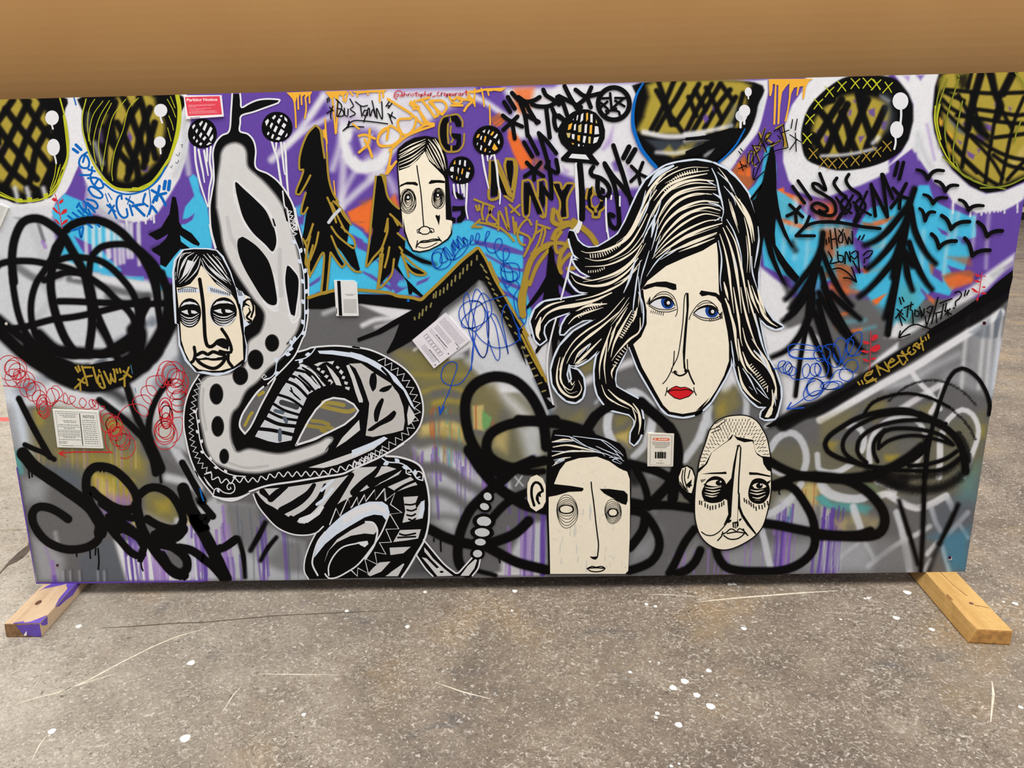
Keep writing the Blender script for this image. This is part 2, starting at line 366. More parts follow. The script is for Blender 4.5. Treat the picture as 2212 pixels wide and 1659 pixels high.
# -- lower left: olive haze, grey, purple runs
gf('grey', '0', '-20,880 400,900 400,1270 -20,1270', 24, .9)
gs('ice', 30, '0', '30,860 45,920 60,980', 34, .9); gs('teal', 14, 'S', '180,100 200,200 220,300', 16, .9); gs('palegrey',20,'0','20,880 30,960',24,.7)
gf('mud', 'M', '380,1000 560,900 700,900 1100,1000 1500,1340 1620,1659 1560,1800 1100,1760 640,1560 320,1460 330,1120', 40, .6)
gf('olive', 'M', '640,1380 1500,1420 1600,1500 1560,1620 1200,1560 800,1500', 30, .5); gf('olive','M','1150,1000 1340,1060 1330,1180 1180,1180',26,.8); gf('olive','M','1700,1000 1880,950 1880,1260 1720,1240',26,.7); gs('olive',18,'M','400,960 430,1060',20,.6)
for i in range(26): 
    x = rng.uniform(340, 1560); gs(('lilac','sand','olive')[i % 3], 3, 'M', [(x,1330+rng.uniform(-100,60)),(x+4,1560)], 4, .4)
gf('steel', 'S', '420,240 760,230 900,300 900,500 640,420', 30, .6); gf('grey', 'S', '240,340 400,330 800,560 1000,800 1030,950 900,1080 1150,1220 1260,1100 1300,1240 1370,1480 400,1500', 20, .95); gf('steel','S','1100,1000 1260,1100 1360,1480 900,1480 860,1240',20,.45)
gf('palegrey','S','240,380 520,360 480,620 280,620',40,.7); gf('palegrey','S','330,1000 560,1080 700,1240 680,1500 420,1490',30,.7); gs('lilac',9,'S','570,1280 590,1490',10,.8); gs('lilac',5,'S','500,1120 550,1300',8,.4); gs('palegrey',9,'S','600,960 630,1100',10,.6); gs('purple', 8,'S','590,1440 600,1490',8,.7)
for x in (680, 760, 860, 1060, 1130): gs('palegrey', 4, 'S', [(x,1380),(x+6,1490)], 6, .6); gs('dgrey', 3, 'S', [(x+30,1360),(x+34,1480)], 4, .5)
gf('olive','S','1000,300 1450,380 1460,640 1380,660 1000,520',16,.9); gf('sand','S','1030,330 1200,420 1300,640 1180,640 1050,540',20,.6); gf('lilac','S','1180,540 1400,560 1440,640 1360,680 1180,620',20,.6)
for x in (1060,1110,1160,1230,1280,1340,1400): gs(('lilac','sand')[x % 20 // 10], 4,'S',[(x,380),(x+6,650)],4,.5)
gs('green',2,'S','1270,380 1280,560',2,.6); gs('green',2,'S','1240,360 1280,450',2,.5)
gf('mud','S','1560,480 1900,560 1950,820 1800,880 1580,760',20,.85); gf('olive','S','1680,620 1860,600 1840,740 1720,740',24,.7); gf('palegrey','S','1560,720 1900,880 1700,880',20,.5)
gf('white', 'S', '1240,1040 1560,1060 1680,1200 1900,1440 2060,1380 2100,1100 2212,1200 2212,1490 1370,1480', 12); gf('chalk','S','1900,800 2060,760 2212,1000 2212,1300 2060,1200 1860,1020',12,.9); gf('sand','S','1430,770 1540,940 1480,960 1420,840',10,.7); gf('lilac','S','1080,660 1200,700 1180,760 1130,760',10,.6); gf('purple','S','1320,790 1420,800 1420,870 1340,860',8,.8)
drips('purple',258,300,1150,1256,9,2,6,.85,.9); drips('lilac',300,370,1160,1256,14,2,8,.8,.9); drips('purple',395,440,1110,1256,12,2,6,.85,.9); drips('lilac',400,450,1090,1256,10,2,6,.8,.9); drips('purple',262,290,1130,1200,4,3,6,.8,.4)
gf('chalk','T','0,760 90,700 330,560 360,620 640,640 760,660 800,800 1060,1000 1300,1060 1320,1470 30,1470 0,1000',16,.8)
gf('grey','T','440,620 760,640 900,860 1080,1040 1300,1040 1310,1400 1140,1440 700,1200 480,1000 420,720',26,.75); gs('palegrey',30,'T','720,1240 900,1100 960,1000',40,.6); gs('palegrey',20,'T','640,1400 900,1440 1200,1440',24,.8)
drips('purple',410,440,1110,1256,7,2,6,.85,.9); drips('lilac',420,500,1090,1256,8,3,9,.75,.9); drips('purple',545,625,1110,1256,8,2,7,.7,.8); drips('steel',480,640,1080,1256,10,2,6,.5,.8); drips('purple',490,520,1180,1256,3,3,6,.8,1)
gs('sand',14,'T','20,760 40,840',12,.7); gs('chalk',18,'S','1820,360 1980,400 2140,470',14,.9); gf('chalk','S','1820,0 1960,60 2100,300 2200,460 2212,700 2140,560 2000,300 1880,120',10,.9)
gf('palegrey','M','1300,880 1480,800 1660,860 1620,1000 1520,1010 1560,1160 1480,1000 1420,900',24,.5); gf('chalk','M','1640,1010 1720,940 1880,880 2000,1000 2040,1400 1880,1330 1720,1330',16,.8)
# -- mountain's right flank / below woman
gf('dolive', '0', '1200,880 1500,900 1640,960 1860,960 2100,900 2100,1060 1800,1100 1460,1100 1200,980', 40, .6)
gf('grey','0','1240,890 1640,900 1620,1000 1440,1100 1240,1000',40,.6); gf('mud','P','520,1450 700,1330 720,1450 560,1480',20,.7); gf('mud','P','640,860 820,780 830,900 720,960',20,.8); gf('grey','P','1060,920 1300,860 1480,1200 1300,1160 1100,1100 1050,1000',20,.8)
gs('white', 16, 'P', '720,1030 1000,900 1260,800', 14, .85); gs('ice', 6,'P','840,1260 920,1160',10,.6); gf('chalk','P','0,600 90,640 300,1000 400,1300 300,1420 160,1100 0,860',16,.9); gs('steel', 8,'P','180,1000 300,1240 360,1400',12,.8); gf('white','P','80,340 200,300 330,600 320,1000 240,900 60,520',16,.9)
gf('mud','P','1040,1420 1240,1340 1260,1600 1060,1600',20,.8); gf('olive','P','1050,1560 1240,1540 1200,1659 1060,1659',20,.7); gf('sand','V','940,180 1090,160 1110,300 1060,260',20,.8); gs('grey',14,'V','940,150 1050,110 1100,60',14,.7)
gs('chalk', 17, 'P', '990,1659 960,1500 1000,1340 1100,1200 1260,1140 1400,1240 1460,1340 1440,1500 1400,1659', 7, .95); gs('chalk',14,'P','1560,1360 1580,1440',8,.9); gs('chalk', 16, 'V', '890,0 890,140 940,240', 6, .9); gs('chalk', 15, 'V', '1340,0 1330,120 1260,280 1150,400', 8, .9)
gs('chalk', 17, 'W', '420,0 380,160 310,330 180,520', 9, .9); gs('chalk', 16, 'W', '400,80 430,180', 8, .8); gs('chalk', 14, 'Q', '300,1030 380,940 470,1060 560,1200 560,1400', 8, .9); gs('white', 22, 'Q', '400,880 420,960 330,1100', 16, .9)
gf('mud','Q','220,1160 460,1080 500,1280 400,1380 240,1400',26,.8); gf('olive','Q','230,1300 330,1240 340,1420 240,1440',24,.6); gs('chalk',15,'Q','100,1500 60,1659',10,.9)
gf('grey','V','1180,420 1540,480 1640,760 1100,800',30,.6); gf('palegrey','V','1240,520 1500,500 1480,600 1300,600',20,.6); gf('grey','V','1120,900 1740,900 1760,1400 1600,1550 1100,1550',40,.8); gf('palegrey','V','1120,1280 1400,1120 1330,1400 1110,1480',50,.5); gf('palegrey','V','1560,1450 1780,1250 1720,1420 1640,1480',50,.6); gf('chalk','V','1300,900 1380,910 1360,960',20,.3)
# -- right half: ground for the upper right
gf('white', 'D', '640,60 1600,40 1460,300 1440,560 1540,800 1700,960 1560,1180 1300,1200 1060,1260 840,1200 800,1080 620,1010 620,800 640,400 400,300', 16, .97)
gf('purple','D','1210,920 1280,860 1300,1010 1240,1000',10,.8); gf('lilac','D','1110,760 1180,640 1230,520 1210,700 1130,780',14,.6); gf('lilac','D','680,950 760,1010 700,1040',10,.5); gf('purple','D','1370,960 1480,1000 1420,1100',20,.4)
gf('purple','D','860,1200 1000,1200 1040,1300 1500,1240 1400,1700 880,1700',12)
gf('white', 'E', '-460,100 760,120 900,110 905,300 860,520 780,700 640,880 560,1000 490,1100 330,1000 0,940 -300,700 -460,400', 8)
gs('palegrey',14,'E','800,200 800,380 740,560',20,.5)
gf('white', 'E', '1320,60 2212,40 2212,1120 1900,1260 1500,1400 1220,1330 1120,1200 1060,1000 1060,800 1080,600 1160,380 1270,220', 8)
gf('purple', 'E', '905,250 1270,230 1130,420 1080,600 1060,800 1060,1000 1130,1250 1200,1330 1000,1330 980,900 940,830 860,900 820,1000 700,1050 560,1000 800,680', 5)
gf('purple','E','560,1000 700,900 860,880 830,1200 700,1350 640,1100',6); gf('rust','E','500,1110 640,920 700,1030 720,1160 760,1210 690,1310 560,1200',8); gf('orange','E','570,1020 640,1000 640,1150 580,1140',6); gf('orange','E','660,1080 710,1060 710,1160 660,1160',6)
gf('cyan','E','660,1340 760,1250 830,1110 860,900 900,830 950,830 990,1050 990,1200 900,1400 720,1440',4)
gf('orange','E','990,1310 1070,1280 1080,1330 1300,1400 1300,1480 1100,1400',5); gf('cyan2','E','980,1320 1200,1430 1290,1560 1300,1659 1050,1659',6)
# beneath SOON: strips of orange, cyan, purple with white haze
gf('cyan', 'K', '1390,300 1500,360 1600,460 1700,560 1830,640 2212,620 2212,1250 1900,1300 1660,1300 1400,1200 1260,1130 1230,900 1250,700 1440,600', 6); gf('orange','K','1420,600 1560,640 1840,730 1860,760 1640,720 1480,670',8,.9); gf('cyan2','K','1410,330 1560,400 1600,600 1430,600',10,.7)
gf('orange','K','1750,430 2040,430 2040,640 1820,580',24,.7); gf('rust','K','1850,720 2212,700 2212,900 1990,1060 1880,880',16,.8); gf('white','K','1600,380 1640,380 1650,620 1600,620',14,.6)
for s in ('1600,400 1590,600 1560,760','1720,440 1700,700 1650,1000 1620,1180','1850,560 1820,760 1780,960','2000,700 2020,900 2060,1100','2100,640 2100,900','1930,560 1940,720'): gs('white', 9, 'K', s, 14, .55)
gf('orange','K','1740,940 1820,940 1800,1000 1740,990',14,.6); gf('rust','K','2030,1100 2212,1080 2212,1400 2060,1300',18,.85); gf('orange','K','1880,1460 2050,1420 2050,1480 1900,1540',12,.9); gf('rust','K','1900,1200 1960,1180 1970,1260 1910,1280',10,.8)
gf('white', 'K', '1210,1130 1380,1270 1560,1390 1500,1500 1560,1600 1480,1720 1250,1720 1190,1500 1200,1300', 10); gf('white','Q','620,0 960,0 1040,100 1000,300 960,400 1060,560 900,700 780,700 660,300',20)
gf('cyan','L','1000,60 1080,0 1180,0 1230,160 1430,260 1600,330 1700,330 1700,560 1600,600 1650,720 1600,820 1560,930 1380,870 1480,1060 1400,1200 1200,1150 1000,1400 880,1560 700,1500 560,1300 500,1150 320,1120 380,960 500,950 600,700 380,560 450,380 540,250 760,180 900,150',6)
gf('purple','L','540,0 940,0 1010,-60 1050,-120 1020,60 940,140 740,200 600,80',8); gf('purple','L','1190,-20 1430,210 1420,270 1290,200 1230,110',5); gf('purple','L','1690,330 2200,160 2150,600 2100,740 1840,900 1720,940 1600,880 1640,720 1600,600 1690,560',5)
gf('rust','L','440,400 620,420 800,340 700,420 500,470',8,.9); gf('orange','L','560,400 780,340 720,400 600,440',8,.8); gf('orange','L','600,650 700,630 710,660 620,700 540,680',7); gf('orange','L','440,900 560,900 720,880 640,940 480,960',9,.9); gf('orange','L','560,1250 640,1220 720,1170 640,1290 560,1310',6)
gf('rust','L','1180,850 1240,850 1260,980 1200,960',10,.9); gf('purple','L','1230,890 1320,940 1330,1060 1220,980',6); gf('rust','L','1320,980 1400,950 1620,920 1680,960 1640,1040 1400,1100',10,.9); gf('orange','L','1340,1020 1500,970 1660,1000 1660,1060 1420,1140 1380,1080',10,.8); gf('purple','L','1480,560 1640,580 1640,640 1540,640',10,.7); gf('rust','L','1380,780 1640,780 1640,880 1560,860',14,.7)
gf('purple','L','1270,460 1380,510 1400,560 1320,530',5); gf('purple','L','1090,1110 1160,1180 1200,1240 1150,1230 1090,1150',6,.9); gf('orange','L','1150,1180 1240,1240 1240,1300 1180,1250',8,.8)
for s in ('1440,200 1420,400 1370,700 1340,960','1500,300 1460,560','1680,320 1660,600 1640,760','1830,320 1810,600 1800,900'): gs('white', 7, 'L', s, 12, .5)
gf('rust','L','0,500 100,480 200,560 160,760 60,780 0,700',20,.6); gf('rust','L','160,860 330,900 340,1040 420,1150 240,1180 180,1000',18,.85); gf('orange','L','0,1200 160,1180 200,1260 60,1290',12,.8); gf('orange','L','300,1130 430,1140 420,1190 320,1180',10,.8); gf('cyan2','L','160,680 330,640 460,900 300,860 170,800',12,.8); gf('cyan','L','180,680 360,640 430,860 300,860',12,.7)
gf('purple','L','270,330 440,300 430,380 280,400',14,.8); gf('orange','L','0,260 170,240 170,380 0,380',24,.7)
gf('cyan','K','1560,760 1860,700 1880,900 1700,1200 1560,1100',16,.85); gf('cyan','L','-360,880 0,800 60,1180 -60,1300 -240,1200',20,.7); gf('cyan','L','1020,420 1240,500 1300,760 1240,860 1060,700',10); gf('cyan','L','560,560 760,420 820,700 700,1000 520,1000',14,.8)
for s in ('-380,420 -420,900','-250,380 -280,800','-120,400 -160,900','700,420 680,700','1120,500 1100,900'): gs('white', 8, 'L', s, 14, .4)
# grey wash low between the trees, pale wedge
gf('grey','L','100,1300 330,1210 560,1290 720,1400 780,1659 60,1659',40,.95); gf('teal','L','820,1100 1060,1100 1080,1400 1000,1560 860,1560',40,.6); gf('grey','Q','1300,60 1700,60 2140,300 2060,560 1900,600 1800,700 1500,520',50,.9); gs('cyan2',8,'Q','1640,380 1850,360',14,.6); gs('cyan2',6,'Q','1800,470 1960,430',12,.6); gs('orange',6,'Q','1560,310 1660,280',8,.8); gs('orange',6,'Q','1700,480 1810,460',8,.8); gs('orange',8,'Q','1540,430 1560,450',8,.5); gs('orange',9,'Q','1400,130 1540,100',12,.8); gs('orange',16,'Q','1500,0 1640,50',16,.8); gf('cyan','Q','1700,0 2212,0 2212,300 1980,160 1840,60',20,.9); gf('orange','Q','1930,150 2040,90 2090,70 1980,190',5)
gf('white','Q','780,700 1000,460 1160,400 1280,500 1420,560 1480,760 1560,860 1620,860 1700,930 1800,960 2000,760 2212,600 2212,680 1900,900 1760,1050 1400,1280 940,1430 920,1200 820,900',10); gf('white','L','700,1659 830,1480 1000,1520 1200,1440 1420,1240 1640,1100 1800,960 2110,740 2100,820 1800,1140 1300,1420 900,1659',12); gs('palegrey',12,'L','1880,980 2000,900 2100,850',14,.7); gs('lilac', 4,'L','2000,900 2080,840',5,.5); gf('mud','Q','1640,800 1800,740 1800,840 1700,920',20,.6); gf('palegrey','Q','900,800 960,820 1000,1100 960,1400 920,1300',30,.5)
gf('dgrey','Q','860,860 920,900 960,1180 960,1400 930,1420 920,1200',20,.6)
# right eyes
speaker('1540,40 1480,180 1450,350 1470,560 1560,780 1720,980 2212,1000 2400,900 2560,760 2720,560 2800,300 2770,40',
  '1680,30 2640,30 2680,200 2640,420 2500,560 1560,600 1560,420 1620,200', [], 1, fr='D')
for s in ('1900,0 1760,330 1640,560','2000,60 1900,240 1780,420 1700,560','2160,60 2040,280 1900,500','2300,60 2160,300 2020,580','1700,130 1780,280 1860,500','1720,30 1860,420','2050,200 2130,400','2390,60 2240,320 2080,600','2500,120 2360,300 2220,540','2120,130 2230,330','2240,100 2360,330 2400,420','2400,60 2530,240','2560,200 2440,400 2340,560','2640,160 2560,440 2500,560','1880,430 1980,580'): gs('black', 11, 'D', s, 6, .97)
gf('purple','E','190,520 230,480 260,540 220,590',4,.9); gf('purple','E','280,390 320,420 310,470',4,.7)
gs('white', 11, 'D', '1560,580 1740,620 1900,630 2212,610', 9, .9); gf('steel','D','1580,660 2212,680 2100,800 1740,800',12,.6); gf('olive','D','1760,790 1840,720 1900,800 1980,720 2080,790 2212,700 2212,780 1880,860',10,.8); gs('white', 8, 'D', '1700,800 1880,810 2080,780', 10, .8); gs('white', 9, 'E', '0,700 240,670 500,610', 9, .85); gs('white', 8,'E','0,780 180,760 300,750',9,.8); gs('white', 9,'E','220,930 340,850',10,.7); gf('olive','E','0,800 120,780 80,860 0,880',12,.6); gs('steel',14,'E','480,600 520,500 540,420',20,.5)
speaker('1700,100 1500,240 1340,420 1265,640 1265,820 1320,980 1500,1060 1700,1100 2000,1060 2250,960 2400,820 2480,600 2480,400 2420,240 2300,110 2100,60 1880,60',
  '1500,420 1700,300 1850,270 1900,330 2020,300 2200,380 2212,560 2100,780 1980,880 1700,920 1500,930 1400,820 1390,600', [], 1,
  ['1820,320 1860,340 1840,370','1780,440 1810,430 1800,500 1770,500','1640,540 1680,540 1660,620 1630,620','1990,440 2060,420 2060,520 2000,490','1880,730 1950,720 1900,800','1510,700 1570,740 1550,800 1510,790','1430,650 1445,650 1440,740 1425,740','2140,560 2200,560 2170,660 2130,640'], fr='E')
for s in ('1480,470 1600,640 1680,860','1700,330 1600,480 1480,680 1420,780','1760,380 1640,640 1540,880 1500,930','1700,470 1760,600 1800,760 1860,900','1880,270 1920,460 1990,660 2040,820','1980,330 1880,560 1780,800 1740,940','2170,420 2080,620 1990,800 1960,900','1400,460 1480,360 1600,330','1590,640 1660,800 1720,930','1900,200 1940,360','1390,720 1500,920'): gs('black', 16, 'E', s, 6, .97)
gs('white', 7, 'E', '1480,940 1700,930 1900,900 2060,860', 8, .8); gs('white', 8,'E','2040,800 2100,740',12,.9); gs('steel',20,'E','2180,300 2230,450 2212,640',24,.5); gs('white',5,'F','660,290 740,340',14,.6)
speaker('1300,20 1240,200 1215,480 1240,680 1320,900 1430,1080 1620,1260 1800,1340 2000,1310 2212,1220 2600,1100 2600,0',
  '1400,20 2600,20 2600,1000 2212,1150 2000,1240 1860,1270 1600,1130 1450,960 1350,700 1330,400', [], 1,
  ['1560,570 1600,620 1540,600','1660,720 1740,700 1800,770 1720,790','1790,580 1860,610 1860,680 1790,640','1590,880 1680,930 1660,980 1600,940','1700,860 1740,870 1720,910','1480,760 1540,790 1520,820','1560,440 1600,470 1570,480','1900,330 1920,400 1890,400','2040,400 2080,420 2060,460'], fr='F')
gf('drip','F','1290,510 1330,560 1320,640 1290,590',5,.9); gf('drip','F','1380,660 1440,720 1430,780 1370,720',8,.9); gf('drip','F','1380,800 1430,880 1420,920 1370,840',8,.9); gf('steel','F','1400,480 1500,580 1580,720 1500,680 1400,560',10,.9); gf('sand','F','2050,1040 2212,830 2212,930 2090,1060',14,.7)
for s in ('1640,40 1600,200','1760,40 1700,240 1620,600 1560,900 1540,1060','1820,40 1900,260 1990,480 2080,640','2080,40 1960,280 1900,520 1860,760 1820,1000 1790,1250','2212,300 2120,520 2060,760 2010,1000 1960,1240','1360,220 1600,240 1860,260 2212,250','1340,240 1460,300 1560,340','1680,430 1900,460 2140,500 2212,490','1480,500 1720,530 1960,570 2212,590','1300,400 1500,600 1700,800 1860,980 1980,1180','1330,330 1420,420 1600,520','1500,280 1600,460 1700,640 1820,720','1900,740 2060,720 2212,700','1640,710 1860,860 2060,950 2212,980','1440,840 1620,1020 1800,1180 1920,1250','1380,740 1520,900','1640,260 1700,520 1740,640','2212,1000 2100,1120 2030,1200','1880,930 2040,1040 2212,1080','1560,980 1700,1120','1320,640 1450,830'): gs('black', 8 if s[0] != '1' or len(s) > 44 else 9, 'F', s, 5, .96)
gs('black', 16, 'F', '1860,60 1900,260 1960,400 1920,520', 7, .97); gs('black', 17,'F','1740,60 1640,420 1600,640',7,.97); gs('black',18,'F','2090,40 1980,260',7,.97); gf('black','F','1620,520 1760,540 1840,720 1860,820 1700,700',12,.9); gf('black','F','1480,60 1600,40 1620,200 1520,220',14,.8)
# white between right eyes, drips of the lower ring
gf('white','F','800,50 1290,40 1240,200 1215,480 1240,690 1330,930 1430,1090 1620,1270 1800,1350 2000,1320 2240,1220 2212,1400 2180,1430 2100,1480 2000,1530 1700,1560 1560,1500 1440,1440 1350,1300 1250,1240 1180,1130 1080,980 1000,860 870,960 700,1080 880,900 960,760 1010,560 1010,380 960,260',6)
gf('lilac','F','900,70 970,70 960,130',8,.7); gf('purple','F','1040,60 1130,60 1090,120',8,.8); gs('lilac',5,'F','1160,600 1200,800 1240,980',10,.5); gs('palegrey',10,'F','1060,700 1120,900 1200,1050',16,.5); gf('chalk','F','1000,860 1070,720 1090,980 1060,980',12,.8)
for x,b in ((1440,1560),(1630,1600),(1700,1550),(1750,1580),(1800,1560),(1840,1560),(1890,1550),(1930,1545),(1960,1540),(2000,1560),(2140,1550)): gs('white', 3.4, 'F', [(x+3,1400),(x,b)], 2)
gf('purple','E','2100,1240 2212,1130 2400,1000 2510,900 2520,1020 2440,1200 2300,1400 2212,1500',6); gf('purple','F','840,990 990,870 1050,980 1020,1160 880,1260 740,1420 640,1380 660,1240 780,1100',6)
# lower right
gf('palegrey', 'R', '400,640 1000,480 1700,60 1990,-120 1960,200 1860,800 1300,600 900,700', 24, .6); gf('grey','R','1300,300 1600,100 1620,400 1520,460 1360,500 1200,700 1000,700 1200,480',30,.6)
gs('white', 17, 'R', '0,1040 300,870 700,640 1000,480 1300,290 1700,40 1960,-130', 8); gs('chalk', 10,'R','700,700 1000,600 1300,430 1500,330',24,.6); gs('ice', 8,'R','360,740 480,700',10,.8)
for x in (1590, 1780, 1860, 1950): gs('white', 8, 'L', [(x+20,1380),(x-10,1659),(x-60,2200)], 12, .7)
gf('steel','L','1620,1600 1840,1440 1850,1659 1740,1659',12,.5); gf('steel','L','1890,1500 1960,1330 1980,1400 1920,1659 1880,1659',6,.7); gs('ice',16,'R','1960,200 1900,500 1860,760',20,.6)
gf('mud','R','500,860 700,800 720,900 600,1060 500,1010',26,.8); gf('olive','R','700,1420 860,1420 780,1500 700,1480',14,.8); gf('olive','R','40,1260 190,1280 140,1380 60,1340',20,.7); gf('mud','R','1050,900 1230,860 1200,1000 1100,960',20,.7); gf('mud','R','0,1040 420,900 300,1100 0,1260',30,.6); gf('grey','R','780,1240 1040,1100 1080,1300 900,1460',30,.7); gf('dolive','R','1650,1000 1820,900 1760,1659 1620,1659',24,.6); gf('olive','R','1740,1100 1800,1100 1790,1230 1740,1230',20,.6)
for s in ('0,1590 150,1620 280,1560 360,1510','540,1500 530,1380 560,1240 660,1100 800,1020 950,1000 1080,1080 1150,1220','1320,1200 1360,1080 1440,990 1540,930 1650,980 1710,1100 1710,1230 1640,1440 1560,1659','1200,960 1300,800 1340,660','980,500 1080,640 1200,760 1300,920','330,1090 440,1150 480,1260 450,1380'): gs('white', 11, 'R', s, 5, .9)
gs('white', 14,'R','1290,1659 1300,1440 1300,1300 1330,1180',5,.9); gs('white',10,'R','1010,1600 1050,1500 1100,1400',6,.8); gs('white', 13,'R','880,920 1100,780 1340,640',8,.85)
for s in ('0,450 60,540 200,590 340,600 460,590','620,560 700,540 800,520 720,440 620,400','760,560 900,640 1040,690 1200,650 1360,560'): gs('white', 15, 'X', s, 7, .9)
for s,w in (('350,680 380,800 430,930',13),('830,740 880,900 920,1100 970,1370',15),('520,1320 700,1180 880,1060 1060,970 1190,890',11),('1210,700 1260,860 1320,960',11),('1160,1190 1280,1060 1400,960 1600,740',11),('1370,560 1440,700',13),('480,1060 540,1160 580,1240',9),('200,1240 320,1140 420,1070',8),('1330,1110 1400,1370',10),('1130,1370 1200,1250',9),('1520,880 1600,1010',8)): gs('chalk', w, 'X', s, 8, .9)
gf('grey','X','100,380 400,440 560,620 430,640 100,560',30,.5); gf('green','X','360,400 600,460 640,560 480,480',20,.5); gf('teal','X','0,560 120,620 440,640 560,680 500,760 150,700 0,650',16,.8); gf('tealb','X','1180,1000 1620,900 1600,1380 1400,1380 1300,1040',30,.85); gf('steel','X','1200,700 1660,500 1640,900 1200,1000',40,.5); gf('teal','X','1520,300 1740,200 1700,620 1500,600',40,.4); gf('grey','X','850,480 1100,560 1080,680 900,600',20,.6); gf('palegrey','X','0,960 1000,1080 1040,1380 0,1380',50,.5); gf('sand','X','180,820 420,760 640,820 600,930 200,930',30,.6); gf('grey','X','560,1100 960,1060 1000,1370 600,1370',40,.4)
gf('chalk','X','0,660 110,700 120,920 0,920',14,.7); gf('white','X','0,1040 230,1040 200,1380 0,1380',16,.7)
drips('purple',1775,1815,1090,1240,5,3,7,.95,1)
for x,w in ((20,7),(120,6),(225,3)): gs('purple', w, 'X', [(x+30,690),(x,1000),(x-30,1380)], 2, .95)
gf('chalk','W','1120,880 1300,860 1480,960 1480,1220 1020,1160 1000,1100',30,.7); gf('sand','W','1300,800 1420,740 1520,780 1500,960 1400,960',20,.9); gf('teal','W','1470,900 1560,870 1640,960 1700,1000 1600,1000',10,.9); gf('palegrey','W','560,1420 1500,1300 2028,1330 2028,1640 640,1640 560,1540',40,.6); gf('grey','W','1720,1130 2028,1130 2028,1240 1720,1240',30,.5); gf('sand','W','1680,1130 1780,1130 1780,1230 1690,1230',20,.6)
drips('purple',1675,1720,1080,1238,10,2,7,.85,.8); drips('lilac',1560,1720,1120,1238,12,2,7,.75,.8); drips('purple',1764,1812,1090,1240,5,3,7,.9,1); drips('lilac',1440,1560,1180,1238,8,2,6,.7,.9); drips('rust',1735,1760,1040,1100,3,2,5,.7,.5); drips('tealb',1695,1710,1090,1150,2,2,4,.8)
for s,w in (('1030,420 1100,310 1220,250 1320,300 1380,420 1390,540 1360,650',15),('1000,1070 1120,1010 1260,880 1340,760',15),('940,1200 980,1350 1010,1500 1040,1610',14),('1010,600 1120,660 1260,690',9),('1500,470 1510,600 1540,650 1700,640 1830,570',12),('1540,760 1620,850 1760,900 1900,910 2000,880',18),('1860,990 1890,1080 1930,1200',15),('990,190 1040,140 1080,60',9),('1800,190 1880,170 1960,250 1960,400',10),('2010,420 2000,540',7)): gs('chalk', w, 'W', s, 6, .9)
# black spray halos below the solid strokes
HALO = []
def halo(fr, s, w, soft=14, a=.75): gs('black', w, fr, s, soft, a)

# broad tonal unevenness of the sprayed coat
def finish_ground():
    global GCOL
    n = nprng.normal(0, 1.2, GCOL.shape[:2])
    GCOL = np.clip(GCOL*(1+.012*n[..., None]), 0, 255)
